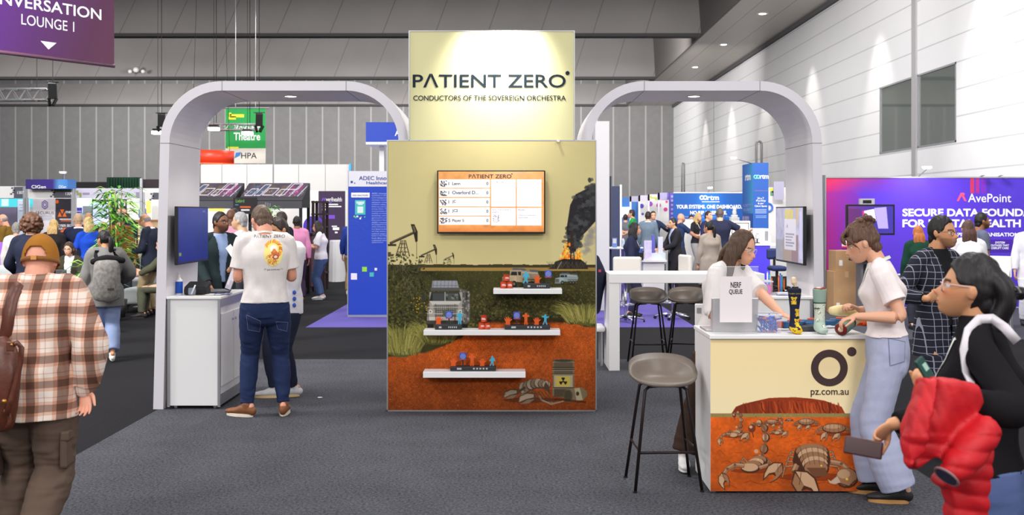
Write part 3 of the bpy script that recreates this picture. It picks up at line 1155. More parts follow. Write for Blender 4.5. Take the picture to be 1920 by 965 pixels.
pm=paint_mural()
zt,zb=tp(0,265).z,tp(0,769.5).z
xa,xb=tp(727.5,0).x,tp(1116.5,0).x
pm.mesh('mural',(xa,TY+0.001,zt),(xb-xa,0,0),(0,0,zb-zt),mural_m,tower)
hd=bx(tp(768,0).x,tp(1076,0).x,TY+0.006,TY+0.10,tp(0,263).z,tp(0,59).z)
hd.build('header_panel',mat('header_print',(222,216,166),.75,spec=.15),tower)
fr=MB()
e=0.009
for x0,x1,z0,z1 in((768,1076,263,59),):
 X0,X1,Z0,Z1=tp(x0,0).x,tp(x1,0).x,tp(0,z0).z,tp(0,z1).z
 fr.box(X0-e,X0,TY,TY+.1,Z0,Z1);fr.box(X1,X1+e,TY,TY+.1,Z0,Z1);fr.box(X0-e,X1+e,TY,TY+.1,Z1,Z1+e)
X0,X1,Z1=tp(727,0).x,tp(1117,0).x,tp(0,264).z
fr.box(X0-e,X0,TY,TY+.09,0.0,Z1);fr.box(X1,X1+e,TY,TY+.09,0.0,Z1);fr.box(X0-e,X1+e,TY,TY+.09,Z1,Z1+e);fr.box(X0-e,X1+e,TY,TY+.09,0,.012)
fr.build('edge_profile',ALU,tower)
def logo_word(parent,xl,xr,zb,zt,y,m,name='lettering'):
 """the stand's name: capitals with a barless A and a dot after the O"""
 w=xr-xl
 mb=MB()
 h=zt-zb
 cap=h*.80
 letter_into(mb,'P\u039bTIENT ZERO',(xl,y,zb),(1,0,0),(0,0,1),width=w*.975,height=cap*1.04,bold=0.008)
 r=h*.125
 mb.prism([(r*math.cos(a*PI/10),r*math.sin(a*PI/10))for a in range(20)],(xr-r,y,zt-r),(1,0,0),(0,0,1),(0,-.001,0))
 return mb.build(name,m,parent,fix=False)
logo_word(tower,tp(774,0).x,tp(1068,0).x,tp(0,164).z,tp(0,133).z,TY,INK)
lettering(tower,'CONDUCTORS OF THE SOVEREIGN ORCHESTRA',tp(775,188.5,0),m=INK,width=tp(1061,0).x-tp(775,0).x,height=.0455,bold=.008)
MB().cyl(tp(1046,264,.0),tp(1047,264,.05),.012).build('clip',WHITE,tower)
for px in(770,1070):
 MB().cyl((tp(px,0).x,TY+.05,0),(tp(px,0).x,TY+.05,.014),.02).build('foot',CHROME,tower)
lamp('header_arm_lamp','SPOT',(tp(948,0).x,TY-.55,3.66),190,(tp(940,0).x,TY,3.12),(1,.99,.97),.06,None,80,1.0)
tv=thing('wall_screen','black framed leaderboard screen with QR-less panels fixed to the outback mural','screen',tp(921,438))
tv['label']='black framed leaderboard screen showing five player rows, fixed to the outback mural'
D=0.075
x0,x1,z0,z1=tp(820.5,0).x,tp(1022,0).x,tp(0,437.5).z,tp(0,320).z
MB().rbox(x0,x1,TY-D,TY-D+.045,z0,z1,.004).build('frame',BLACKM,tv)
bx(x0+.2,x1-.2,TY-D+.045,TY,z0+.12,z1-.12).build('wall_bracket',DARKMET,tv)
def paint_board():
 p=Paint(198,113,1.6,(240,164,96))
 n=vnoise(p.W,p.H,18,2)
 p.a*=(0.86+.3*n)[...,None]
 p.a[:]=np.clip(p.a,0,255)
 p.mix(np.clip((p.Y-96)/20,0,1)*.7,(206,108,44))
 p.mix(np.clip(1-p.Y/26,0,1)*np.clip(1-np.abs(p.X-130)/90,0,1)*.5,(255,226,190))
 w=(252,252,254)
 for k in range(5):
  p.rect(2,15+17.3*k,97,30.6+17.3*k,w)
  for q in range(26):
   p.ell(4+p.rng.rand()*12,18+17.3*k+p.rng.rand()*10,1.2,1.2,[(70,62,62),(130,120,116),(40,36,40)][p.rng.randint(3)],.8)
 p.rect(99,15,145,66,w);p.rect(99,68,145,101,w);p.rect(147,15,193,66,w);p.rect(147,68,193,101,w)
 for q in range(30):
  p.ell(102+p.rng.rand()*12,80+p.rng.rand()*15,1.0,1.0,[(130,124,150),(170,164,180)][p.rng.randint(2)],.7)
 for k in range(9):
  p.rect(101,23+4.4*k,128+14*((k*37)%10)/10,24.2+4.4*k,(238,236,240))
 return p
scr_m=mat_attr('screen_print',0.3,.3,emit=0.22)
pb=paint_board()
sx0,sx1,sz0,sz1=x0+.012,x1-.012,z0+.016,z1-.01
pb.mesh('display',(sx0,TY-D-.001,sz1),(sx1-sx0,0,0),(0,0,sz0-sz1),scr_m,tv)
yS=TY-D-.002
scx=lambda u:sx0+(sx1-sx0)*u/198
scz=lambda v:sz1+(sz0-sz1)*v/113
SCI=mat('screen_ink',(58,52,62),.5)
SCL=mat('screen_ink_pale',(176,172,186),.5)
logo_word(tv,scx(57),scx(139),scz(12.5),scz(3.4),yS,SCI)
for k,(a,b)in enumerate((('1','Lenn'),('1','Overlord D...'),('1','JC'),('1','JC2'),('5','Player 5'))):
 zb_=scz(25.2+17.3*k)
 for tx,u,wd,hh in((a,19,None,.028),(b,26,None,.031),('0',90,None,.027)):
  mbx=MB()
  letter_into(mbx,tx,(scx(u),yS,zb_-(.006 if 'y' in tx else 0)),(1,0,0),(0,0,1),height=hh if tx not in('Lenn',)else.027,bold=.012)
  mbx.build('lettering',SCI,tv,fix=False)
lettering(tv,'SCORE CARD',(scx(101),yS,scz(21)),m=SCL,width=.115,height=.012)
lettering(tv,'RUN, THE QUEUE IS',(scx(101),yS,scz(73)),m=SCL,width=.165,height=.012)
lettering(tv,'EMPTY!',(scx(101),yS,scz(77.5)),m=SCL,width=.06,height=.012)
lettering(tv,'PRIZES',(scx(149),yS,scz(73)),m=SCL,width=.062,height=.012)
lettering(tv,'Celestron telescope',(scx(149),yS,scz(83)),m=SCL,width=.16,height=.012)
lettering(tv,'worth $600',(scx(149),yS,scz(87.5)),m=SCL,width=.09,height=.012)
SHELF_L={}
ORG=mat('target_orange',(226,92,28),.5)
CYA=mat('target_cyan',(66,172,204),.5)
BLU=mat('target_blue',(62,84,176),.5)
BLU2=mat('target_pale_blue',(150,164,226),.5)
TRAY=mat('tray_black',(40,42,46),.5)
def shelf(label,px0,px1,ptop,pbot,depth=0.19):
 Yf=TY-depth
 a,b=at(px0,pbot,Yf),at(px1,ptop,Yf)
 bx(a.x,b.x,Yf,TY,a.z,b.z)
 o=MB().rbox(a.x,b.x,Yf,TY-.0005,a.z,b.z,.003).build('wall_shelf',WHITE,loc=(a.x,TY,a.z))
 tag(o,label,'shelf','white floating shelves on the mural')
 return b.z,Yf
def outline_hand(s):
 return[(x*s,z*s)for x,z in[(-.35,0),(.35,0),(.3,.35),(.42,.55),(.62,.72),(.56,.82),(.34,.72),(.36,1.0),(.24,1.02),(.2,.74),(.12,1.12),(0,1.12),(-.02,.76),(-.14,1.05),(-.26,1.02),(-.2,.7),(-.38,.9),(-.48,.82),(-.34,.5),(-.26,.34)]]
def outline_zombie(s,pose):
 A=[(-.18,0),(-.04,0),(.0,.38),(.1,0),(.26,0),(.2,.45),(.24,.8),(.3,1.0)]
 if pose==0:
  P=[(-.3,0),(-.12,0),(.02,.42),(.14,.02),(.3,.02),(.22,.46),(.28,.78),(.44,.6),(.5,.68),(.36,.98),(.2,1.12),(.16,1.34),(.0,1.36),(-.06,1.2),(-.02,1.08),(-.2,.94),(-.34,.7),(-.26,.64),(-.12,.78),(-.08,.46)]
 elif pose==1:
  P=[(-.2,0),(-.05,0),(.0,.5),(.05,0),(.2,0),(.16,.55),(.2,.92),(.36,.9),(.42,1.0),(.28,1.16),(.16,1.14),(.12,1.36),(-.12,1.36),(-.14,1.14),(-.28,1.18),(-.42,1.02),(-.34,.9),(-.2,.92),(-.16,.55)]
 else:
  P=[(-.34,0),(-.18,0),(.0,.44),(.16,0),(.32,0),(.16,.5),(.2,.84),(.46,.92),(.5,1.1),(.38,1.06),(.16,1.04),(.14,1.3),(-.04,1.34),(-.1,1.14),(-.3,1.14),(-.44,1.02),(-.36,.94),(-.12,.92),(-.12,.5)]
 return[(x*s,z*s)for x,z in P]
def target_set(label,px0,px1,ztop,Yc,items,hgt=0.045,group='blaster target sets on the mural shelves'):
 """black tray with flip-up targets: items = (px, kind, photo height in px)"""
 a,b=at(px0,0,Yc),at(px1,0,Yc)
 t=thing('target_set',label,'toy target',((a.x+b.x)/2,Yc,ztop),0,group)
 m=MB().rbox(a.x,b.x,Yc-.05,Yc+.05,ztop,ztop+hgt,.008)
 m.build('tray',TRAY,t)
 m=MB()
 w=b.x-a.x
 m.box(a.x+w*.15,a.x+w*.25,Yc-.0515,Yc-.0498,ztop+.014,ztop+.030)
 for k in range(5):
  m.box(a.x+w*(.5+.07*k),a.x+w*(.54+.07*k),Yc-.0515,Yc-.0498,ztop+.016,ztop+.03)
 m.build('tray_marking',mat('marking_grey',(170,172,176),.5),t)
 for px,kind,hpx in items:
  x=at(px,0,Yc).x
  s=hpx*Yc/FPX
  if kind=='hand':
   MB().prism(outline_hand(s/1.12),(x,Yc+.006,ztop+hgt),(1,0,0),(0,0,1),(0,-.012,0)).build('hand_target',ORG,t)
  elif kind=='sign':
   m=MB().box(x-.006,x+.006,Yc-.006,Yc+.006,ztop+hgt*.5,ztop+hgt+.10)
   m.build('stem',TRAY,t)
   z=ztop+hgt+s
   q=.0305
   o=MB().rbox(x-q,x+q,Yc-.01,Yc+.006,z-2.1*q,z,.004).build('sign_target',BLU,t)
   m=MB()
   for r,tk in((.021,.003),(.012,.003)):
    m.ring((x,Yc-.0105,z-1.05*q),r,tk,(0,1,0),14,5)
   m.ball((x,Yc-.0105,z-1.05*q),(.006,.003,.006),nu=10,nv=6)
   m.build('sign_emblem',BLU2,o)
   bx(x-q+.004,x+q-.004,Yc-.0112,Yc-.0098,z-2.08*q,z-1.86*q).build('sign_footer',mat('red_strip',(196,70,70),.5),o)
  else:
   col=ORG if kind.startswith('o')else CYA
   MB().prism(outline_zombie(s/1.36,int(kind[1])),(x,Yc+.006,ztop+hgt),(1,0,0),(0,0,1),(0,-.012,0)).build('figure_target',col,t)
 return t
def tin(label,px,Yc,z,turn=0.0,txt='100p',group=None):
 x=at(px,0,Yc).x
 r,h=.0265,.062
 t=thing('tin_can',label,'can',(x,Yc,z),0,group)
 m=MB();m.smooth=True
 m.lathe([(0,.001),(r,.001),(r*1.03,.003),(r,.006),(r,h-.006),(r*1.03,h-.003),(r,h-.001),(r*.9,h-.002),(0,h-.003)],(x,Yc,z),24)
 o=m.build('body',mat('can_orange',(198,66,30),.45),t)
 m=MB()
 for zz in(.003,h-.003):
  m.ring((x,Yc,z+zz),r*1.02,.0022,n=24,m=5)
 m.build('rim',mat('can_rim',(150,60,36),.3,.6),t)
 v,f=glyph_mesh(txt,.02,1.0)
 s=.020/(v[:,1].max()-v[:,1].min())
 xm=(v[:,0].min()+v[:,0].max())/2
 m=MB()
 pts=[]
 for vx,vy,_ in v:
  a=(vx-xm)*s/r+turn
  pts.append((x+(r+.0006)*math.sin(a),Yc-(r+.0006)*math.cos(a),z+.024+vy*s))
 m.add(pts,f)
 m.build('lettering',INKW,t,fix=False)
 return t
zA,yA=shelf('uppermost short white floating shelf, under the tanker lorry of the mural',925,1054,541.5,551)
yc=TY-.10
tin_grp='orange target cans on the mural shelves'
tin('top can of the orange can stack on the uppermost white shelf',949.5,yc,zA+.0625,.35,'100p',tin_grp)
tin('lower left can of the orange can stack on the uppermost white shelf',944,yc,zA,.2,'100p',tin_grp)
tin('lower right can of the orange can stack on the uppermost white shelf',955.8,yc,zA,.1,'100p',tin_grp)
target_set('black target tray with one cyan figure and one orange hand on the uppermost shelf',981.5,1031.5,zA,yc,[(985,'c0',23),(1007,'hand',15),(1028,'sign',24)])
zB,yB=shelf('long white floating shelf in the middle of the mural',794,1050.5,619,628.5)
target_set('black target tray in front of the painted lorry at the left of the middle shelf',816,866.5,zB,yc,[(822,'hand',15),(842,'sign',24),(862,'c1',22)])
tin('top can of the orange can stack on the middle white shelf',907.5,yc,zB+.0625,-.1,'100p',tin_grp)
tin('lower left can of the orange can stack on the middle white shelf',903,yc,zB,.5,'100p',tin_grp)
tin('lower right can of the orange can stack on the middle white shelf',913.2,yc,zB,.6,'100p',tin_grp)
target_set('long black target tray with five targets at the right of the middle shelf',946,1031,zB,yc,[(952,'hand',15),(969,'sign',24),(986,'o1',22),(1006,'hand',14),(1022,'c2',20)],.04)
zC,yC=shelf('lowest white floating shelf, above the painted red soil',793,985.5,697,708)
target_set('long black target tray with five targets on the lowest white shelf',844.5,930,zC,yc,[(850,'hand',15),(868,'sign',25),(885,'o1',23),(904,'hand',14),(922,'c0',19)],.04)
# ------------------------------------------------------------------ the two arches
ARCH_Y0,ARCH_D=9.407,0.94
ARCH_IN=mat('arch_inner_board',(238,234,235),.42,noise=(1.5,.02))
ARCH_EDGE=mat('arch_edge_profile',(222,217,224),.4)
def arch(label,xl,xr,ztop,rad,th,splay,lamp_x,inner_mats):
 Y0,Y1=ARCH_Y0,ARCH_Y0+ARCH_D
 t=thing('display_arch',label,'arch',((xl+xr)/2,Y0,0),0,'white portal arches of the stand')
 out,inn=[],[]
 n=14
 out.append((xl-splay[0],0.0));inn.append((xl+th-splay[0]*.9,0.0))
 for k in range(n+1):
  a=PI-PI/2*k/n
  out.append((xl+rad+rad*math.cos(a),ztop-rad+rad*math.sin(a)))
  inn.append((xl+rad+(rad-th)*math.cos(a),ztop-rad+(rad-th)*math.sin(a)))
 for k in range(n+1):
  a=PI/2-PI/2*k/n
  out.append((xr-rad+rad*math.cos(a),ztop-rad+rad*math.sin(a)))
  inn.append((xr-rad+(rad-th)*math.cos(a),ztop-rad+(rad-th)*math.sin(a)))
 out.append((xr+splay[1],0.0));inn.append((xr-th+splay[1]*.9,0.0))
 N=len(out)
 def skin(line,flip,y0,y1):
  m=MB();m.smooth=True
  vs=[(x,y,z)for x,z in line for y in(y0,y1)]
  m.add(vs,[(2*i,2*i+2,2*i+3,2*i+1)if not flip else(2*i,2*i+1,2*i+3,2*i+2)for i in range(N-1)])
  return m
 def band(y0,y1):
  m=MB();m.smooth=False
  vs=[]
  for(ox,oz),(ix,iz)in zip(out,inn):
   vs+=[(ox,y0,oz),(ix,y0,iz),(ix,y1,iz),(ox,y1,oz)]
  fs=[]
  for i in range(N-1):
   a,b=4*i,4*i+4
   for q in range(4):
    q2=(q+1)%4
    fs.append((a+q,b+q,b+q2,a+q2))
  fs+=[(0,1,2,3),(4*N-1,4*N-2,4*N-3,4*N-4)]
  m.add(vs,fs)
  return m
 band(Y0+.004,Y1-.004).build('arch_shell',ARCH_IN,t)
 e=0.004
 m=MB()
 for y0,y1 in((Y0,Y0+.006),(Y1-.006,Y1)):
  vs,fs=[],[]
  for(ox,oz),(ix,iz)in zip(out,inn):
   vs+=[(ox,y0,oz),(ix,y0,iz),(ix,y1,iz),(ox,y1,oz)]
  for i in range(N-1):
   a,b=4*i,4*i+4
   for q in range(4):
    fs.append((a+q,b+q,b+(q+1)%4,a+(q+1)%4))
  fs+=[(0,1,2,3),(4*N-1,4*N-2,4*N-3,4*N-4)]
  m.add(vs,fs)
 m.build('edge_profile',ARCH_EDGE,t)
 m=MB()
 for i in(1,n+1,n+2,2*n+2):
  (ox,oz),(ix,iz)=out[i],inn[i]
  dx,dz=(out[i][0]-inn[i][0]),(out[i][1]-inn[i][1])
  L=math.hypot(dx,dz)
  ux,uz=dx/L,dz/L
  tx,tz=-uz*.0022,ux*.0022
  a=(ix-ux*.0015,iz-uz*.0015)
  b=(ox+ux*.0015,oz+uz*.0015)
  vs=[(p[0]+s*tx,y,p[1]+s*tz)for y in(Y0-.0015,Y1+.0015)for p,s in((a,-1),(a,1),(b,1),(b,-1))]
  m.add(vs,[(0,1,2,3),(7,6,5,4),(0,4,5,1),(1,5,6,2),(2,6,7,3),(3,7,4,0)])
 m.build('joint',mat('joint_shadow',(128,122,124),.8),t)
 zl=ztop-th
 yl=Y0+.45
 d=MB();d.smooth=True
 d.lathe([(.052,-.003),(.064,-.008),(.067,.002)],(lamp_x,yl,zl),24)
 dl=d.build('downlight',WHITE,t)
 MB().lathe([(0,-.004),(.053,-.004),(.053,.002)],(lamp_x,yl,zl),24).build('lens',glow,dl)
 l=lamp('arch_downlight_beam','SPOT',(lamp_x,yl,zl-.02),70,(lamp_x,yl,0),(1,.96,.92),.05,None,120,.6)
 l.parent=t
 l.matrix_parent_inverse=WM[t].inverted()
 return t
sA=FPX/ARCH_Y0
ZT=EYE+(HY-152)/sA
arch('white portal arch at the left, over the counter with the blue screen',(300-VX)/sA,(765-VX)/sA,ZT,.56,.085,(.062,0),(545-VX)/(FPX/(ARCH_Y0+.45)),None)
arch('white portal arch at the right, behind the counter with the printed front',(1092-VX)/sA,(1541-VX)/sA,ZT,.56,.085,(0,.03),(1301-VX)/(FPX/(ARCH_Y0+.45)),None)
AX0,AX1=(300-VX)/sA+.085,(1541-VX)/sA-.085
def side_screen(label,xw,face,y0,y1,z0,z1,painter,tilt=0.0):
 t=thing('wall_screen',label,'screen',(xw,(y0+y1)/2,z0))
 xs=xw+face*.06
 lo,hi=sorted((xs,xs+face*.03))
 MB().rbox(lo,hi,y0,y1,z0,z1,.004).build('frame',BLACKM,t)
 lo,hi=sorted((xw,xs))
 bx(lo,hi,(y0+y1)/2-.16,(y0+y1)/2+.16,z0+.12,z1-.12).build('wall_bracket',BLACKM,t)
 p=painter
 xo=xs+face*.031
 if face>0:
  p.mesh('display',(xo,y0+.012,z1-.012),(0,y1-y0-.024,0),(0,0,-(z1-z0-.03)),scr2_m,t)
 else:
  p.mesh('display',(xo,y1-.012,z1-.012),(0,-(y1-y0-.024),0),(0,0,-(z1-z0-.03)),scr2_m,t)
 return t
scr2_m=mat_attr('screen_glass',0.15,.35,emit=0.35)
p=Paint(100,54,1.0,(10,32,124))
p.mix(np.clip(vnoise(p.W,p.H,40,2)-.3,0,1)*.5,(4,14,60))
p.rect(3,44,10,47,(120,130,60));p.rect(80,3,90,5,(60,80,160))
side_screen('deep blue screen fixed inside the left arch above the white counter',AX0,1,9.36,10.3,EYE-.475,EYE+.055,p)
p=Paint(100,56,1.6,(198,196,220))
n=vnoise(p.W,p.H,20,6)
p.mix(np.clip(n*1.6-.5,0,1),(150,152,186))
p.rect(0,34,60,56,(150,150,156),.6);p.rect(28,32,60,56,(172,150,138),.9);p.rect(60,28,84,56,(150,120,124),.9)
p.rect(36,2,66,12,(226,204,96),.8);p.poly([(76,0),(86,0),(80,18),(74,18)],(214,176,108),.8)
p.rect(33,12,76,44,(226,222,234));p.poly([(40,22),(44,17),(48,22),(44,20)],(150,120,200))
for k in range(5):
 p.rect(38,27+3*k,70-5*(k%3),28.4+3*k,(150,146,170))
p.rect(88,4,97,52,(212,208,244),.7)
p.rect(0,0,100,56,(170,166,180),.15)
side_screen('angled picture screen with a notice card fixed inside the right arch',AX1,-1,9.38,10.36,EYE-.48,EYE+.055,p)
# ------------------------------------------------------------------ counters
def cabinet_counter(label,x0,x1,y0,y1,h,door_side):
 """white lockable counter with two doors on its long side (door_side = +1 or -1 in x)"""
 t=thing('counter',label,'counter',((x0+x1)/2,y0,0),0,'white counters inside the arches')
 MB().rbox(x0+.01,x1-.01,y0+.012,y1-.01,.03,h-.022,.003).build('body',WHITE,t)
 MB().rbox(x0-.005,x1+.012,y0-.01,y1,h-.022,h,.003).build('counter_top',WHITE,t)
 m=MB()
 for x in(x0,x1-.022):
  m.box(x,x+.022,y0,y0+.022,.02,h-.022)
  m.box(x,x+.022,y1-.022,y1,.02,h-.022)
 m.build('corner_profile',ALU,t)
 xs=x1-.01 if door_side>0 else x0+.01
 s=door_side
 a,b=sorted((xs,xs+s*.004))
 bx(a,b,y0+.03,y1-.03,.03,.13).build('kick_plate',GREYTRIM,t)
 bx(a,b,y0+.03,y1-.03,h-.10,h-.024).build('top_rail',ALU,t)
 for i in range(2):
  ya=y0+.05+i*(y1-y0-.1)/2+.01
  yb_=ya+(y1-y0-.1)/2-.02
  a,b=sorted((xs,xs+s*.014))
  d=MB().rbox(a,b,ya,yb_,.20,h-.16,.003).build('door',WHITE,t)
  m=MB();yk=yb_-.04 if i==0 else ya+.04
  m.cyl((xs+s*.013,yk,h-.24),(xs+s*.024,yk,h-.24),.012,n=12)
  m.build('lock',CHROME,d)
 m=MB()
 for x in(x0+.06,x1-.06):
  for y in(y0+.06,y1-.06):
   m.cyl((x,y,0),(x,y,.032),.02,n=12)
 m.build('foot',CHROME,t)
 return t
HC=EYE-(556-HY)/sA
cabinet_counter('white counter under the blue screen in the left arch',AX0-.02,(412.5-VX)/sA,ARCH_Y0,ARCH_Y0+.9,HC,1)
cabinet_counter('white counter under the picture screen in the right arch',(1412-VX)/sA,(1522-VX)/sA+.01,ARCH_Y0,ARCH_Y0+.9,HC,-1)
FY=6.586
sF=FPX/FY
fx0,fx1=(1332-VX)/sF,(1625-VX)/sF
FH=EYE-(628-HY)/(FPX/(FY-.02))
FD=.54
def paint_counter():
 p=Paint(293,296,1.15,(247,223,170))
 R=p.rng
 X,Y=p.X,p.Y
 p.mix(np.clip((Y-40)/100,0,1)*.5,(246,232,192))
 top=[(39,146),(48,132),(60,127),(84,121),(110,115),(130,114),(160,113.5),(190,116),(214,120),(232,127),(246,132),(253,146)]
 p.poly(top+[(254,148),(38,148)],(150,54,22))
 for k in range(90):
  x=60+R.rand()*180
  y0=118+abs(x-150)*.06+R.rand()*6
  c=[(192,78,30),(206,92,40),(112,36,16),(92,28,14),(176,66,26)][R.randint(5)]
  p.line([(x,y0),(x+R.randn()*2+2,y0+12),(x+5+R.randn()*3,147)],1.2+R.rand()*1.6,c,.6,3.2)
 p.poly([(39,146),(48,132),(60,127),(84,121),(96,119),(90,128),(96,147)],(112,40,20),.55)
 p.rect(0,145,293,153,(150,130,76))
 p.leaves(320,lambda x,y:144<y<153,[(120,108,60),(168,150,92),(98,92,52),(184,162,100)],lambda x,y:1.1,3)
 g=np.zeros_like(p.a)+np.array((202,88,22))
 g*=(.84+.32*vnoise(p.W,p.H,34,4))[...,None]
 g*=(.88+.24*vnoise(p.W,p.H,5,5))[...,None]
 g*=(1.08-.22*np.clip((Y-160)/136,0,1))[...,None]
 m=(Y>152.5)[...,None]
 p.a=np.where(m,g,p.a)
 for k in range(70):
  x,y=R.rand()*293,160+R.rand()*136
  l=4+(y-150)*.16
  p.line([(x,y),(x+l*.5,y+R.randn()*2),(x+l,y+R.randn()*3)],.5+(y-150)*.006,(120,42,12),.6)
 base,hi,dk=(156,112,80),(200,160,124),(74,40,24)
 def seg(pts,w0,w1):
  L=len(pts)-1
  p.line(pts,w0+1.4,dk,1,w1+1)
  p.line(pts,w0,base,1,w1)
  p.line([(a-w0*.12,b-w0*.2)for a,b in pts],w0*.4,hi,.7,w1*.3)
  for k in range(1,L+1):
   p.ell(pts[k][0],pts[k][1],w0*.34,w0*.34,dk,.55)
 def claw(x,y,s,dr,ang=0.0):
  c,q=math.cos(ang),math.sin(ang)
  T=lambda L:[(x+dr*(a*c-b*q)*s,y+(a*q+b*c)*s)for a,b in L]
  p.poly(T([(-12,-8),(2,-12),(14,-7),(22,4),(26,16),(14,8),(8,8),(4,12),(16,22),(2,18),(-10,8)]),dk)
  p.poly(T([(-10,-7),(2,-10),(12,-6),(20,4),(23,12),(13,5),(4,5)]),hi)
  p.poly(T([(-10,-5),(4,5),(3,11),(13,20),(2,16),(-9,7)]),base)
  p.line(T([(-4,-8),(-1,6)]),.8*s,dk,.7)
 def scorpion(x,y,s):
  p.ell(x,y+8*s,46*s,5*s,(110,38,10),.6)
  for k in range(3):
   for d in(-1,1):
    seg([(x+d*12*s,y-6*s+k*4*s),(x+d*(22+6*k)*s,y-18*s+k*6*s),(x+d*(30+7*k)*s,y+2*s+k*3*s)],2.6*s,1.2*s)
  tail=[(x+10*s,y-14*s),(x+17*s,y-34*s),(x+20*s,y-56*s),(x+18*s,y-74*s),(x+8*s,y-84*s),(x-4*s,y-80*s)]
  for i in range(len(tail)-1,-1,-1):
   r=(11-i*0.9)*s
   p.ell(tail[i][0],tail[i][1],r*.8,r,dk);p.ell(tail[i][0]-s,tail[i][1]-s,r*.62,r*.8,base if i%2 else hi)
  for(a,b),(c2,d2)in zip(tail[:-1],tail[1:]):
   p.line([(a,b),(c2,d2)],5*s,(120,84,60),.8)
  p.ell(x-6*s,y-74*s,7*s,8*s,(120,52,30));p.ell(x-8*s,y-77*s,3*s,3*s,(214,170,130))
  p.line([(x-5*s,y-67*s),(x-3*s,y-57*s)],1.6*s,dk)
  for k in range(4):
   p.ell(x+(9-6*k)*s,y-(12-5*k)*s,(15+k)*s,10*s,dk);p.ell(x+(8-6*k)*s,y-(14-5*k)*s,(13+k)*s,8*s,hi if k%2 else base)
  p.ell(x+2*s,y-30*s,4*s,4*s,hi);p.ell(x+6*s,y-14*s,1.2*s,1.2*s,(250,214,70))
  seg([(x-20*s,y-2*s),(x-38*s,y-4*s),(x-52*s,y+4*s),(x-58*s,y+14*s)],8*s,7*s)
  claw(x-60*s,y+22*s,.8*s,-1,1.2)
  seg([(x+8*s,y+2*s),(x+26*s,y-4*s)],7*s,7*s)
  claw(x+40*s,y+4*s,1.15*s,-1,.2)
 def crab(x,y,s):
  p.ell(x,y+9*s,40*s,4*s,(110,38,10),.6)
  for d in(-1,1):
   for k in range(3):
    seg([(x+d*16*s,y),(x+d*(26+5*k)*s,y-10*s+3*k*s),(x+d*(32+6*k)*s,y+8*s)],3*s,1.2*s)
  p.ell(x,y-5*s,27*s,12*s,dk);p.ell(x,y-6*s,25*s,10*s,base)
  p.ell(x-4*s,y-9*s,18*s,5*s,hi,.8)
  for k in range(-2,3):
   p.line([(x+k*9*s,y-14*s),(x+k*10*s,y+3*s)],.9*s,dk,.7)
  claw(x-20*s,y+10*s,.62*s,-1,.5);claw(x+8*s,y+12*s,.6*s,-1,.2)
 crab(116,163,.42);crab(180,164,.58);crab(148,158,.18)
 scorpion(128,182,.34);scorpion(48,186,.5)
 crab(232,178,.85)
 scorpion(84,248,1.0)
 x,y=190,236
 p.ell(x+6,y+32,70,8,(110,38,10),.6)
 for d in(-1,1):
  for k in range(4):
   seg([(x+d*24,y-12+7*k),(x+d*(38+4*k),y-18+10*k),(x+d*(46+3*k),y+4+10*k)],3.6,1.4)
 p.ell(x,y,36,33,dk)
 for k in range(5):
  p.ell(x+2*k,y-16+8*k,33-2*k,17,dk);p.ell(x+2*k,y-18+8*k,30-2*k,15,hi if k%2 else base)
 for k in range(-2,3):
  p.line([(x+k*11,y-26),(x+k*9+6,y+8)],1,dk,.6)
 p.poly([(x-10,y+14),(x+26,y+14),(x+30,y+30),(x+4,y+32)],(110,70,46));p.ell(x+18,y+10,1.6,1.6,(250,210,60))
 seg([(x-28,y+8),(x-34,y+22)],10,10)
 claw(x-18,y+38,1.7,1,.35)
 seg([(x+36,y+2),(x+56,y+6),(x+70,y+20)],9,10)
 p.ell(x+66,y+34,22,20,dk);p.ell(x+65,y+32,19.5,17.5,base);p.ell(x+60,y+26,12,9,hi,.8)
 p.poly([(x+48,y+30),(x+36,y+40),(x+30,y+36),(x+34,y+44),(x+44,y+46),(x+54,y+42)],(196,170,146))
 p.ell(x+66,y+36,2.4,2.4,(250,200,60));p.line([(x+52,y+44),(x+70,y+50),(x+82,y+38)],2,dk)
 return p
ct=thing('counter','white counter with a red rock and scorpion print on its front','counter',((fx0+fx1)/2,FY,0))
zlo=EYE-(925-HY)/sF+.012
MB().rbox(fx0,fx1,FY+.003,FY+FD,.014,FH-.025,.002).build('body',WHITE,ct)
MB().rbox(fx0-.008,fx1+.008,FY-.02,FY+FD+.02,FH-.025,FH,.003).build('counter_top',WHITE,ct)
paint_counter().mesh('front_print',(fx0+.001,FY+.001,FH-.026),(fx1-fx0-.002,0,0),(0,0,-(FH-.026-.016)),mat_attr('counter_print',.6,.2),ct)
m=MB()
for x in(fx0+.03,fx1-.03):
 for y in(FY+.05,FY+FD-.05):
  m.cyl((x,y,0),(x,y,.016),.024,n=14)
m.build('foot',CHROME,ct)
def fp(px,py):
 return Vector(((px-VX)/sF,FY-.0005,EYE-(py-HY)/sF))
m=MB()
c=fp(1555,689.5)
R0,R1=34.5/sF,20.5/sF
n=40
vs,fs=[],[]
for r in(R0,R1):
 vs+=[(c.x+r*math.cos(2*PI*i/n),c.y,c.z+r*math.sin(2*PI*i/n))for i in range(n)]
fs=[(i,(i+1)%n,n+(i+1)%n,n+i)for i in range(n)]
m.add(vs,fs)
c=fp(1597,659);r=8.8/sF
m.add([(c.x+r*math.cos(2*PI*i/24),c.y,c.z+r*math.sin(2*PI*i/24))for i in range(24)],[tuple(range(24))])
m.build('emblem',INKB,ct,fix=False)
lettering(ct,'pz.com.au',fp(1520,744),m=INKB,width=71/sF,height=13.2/sF,bold=.008)
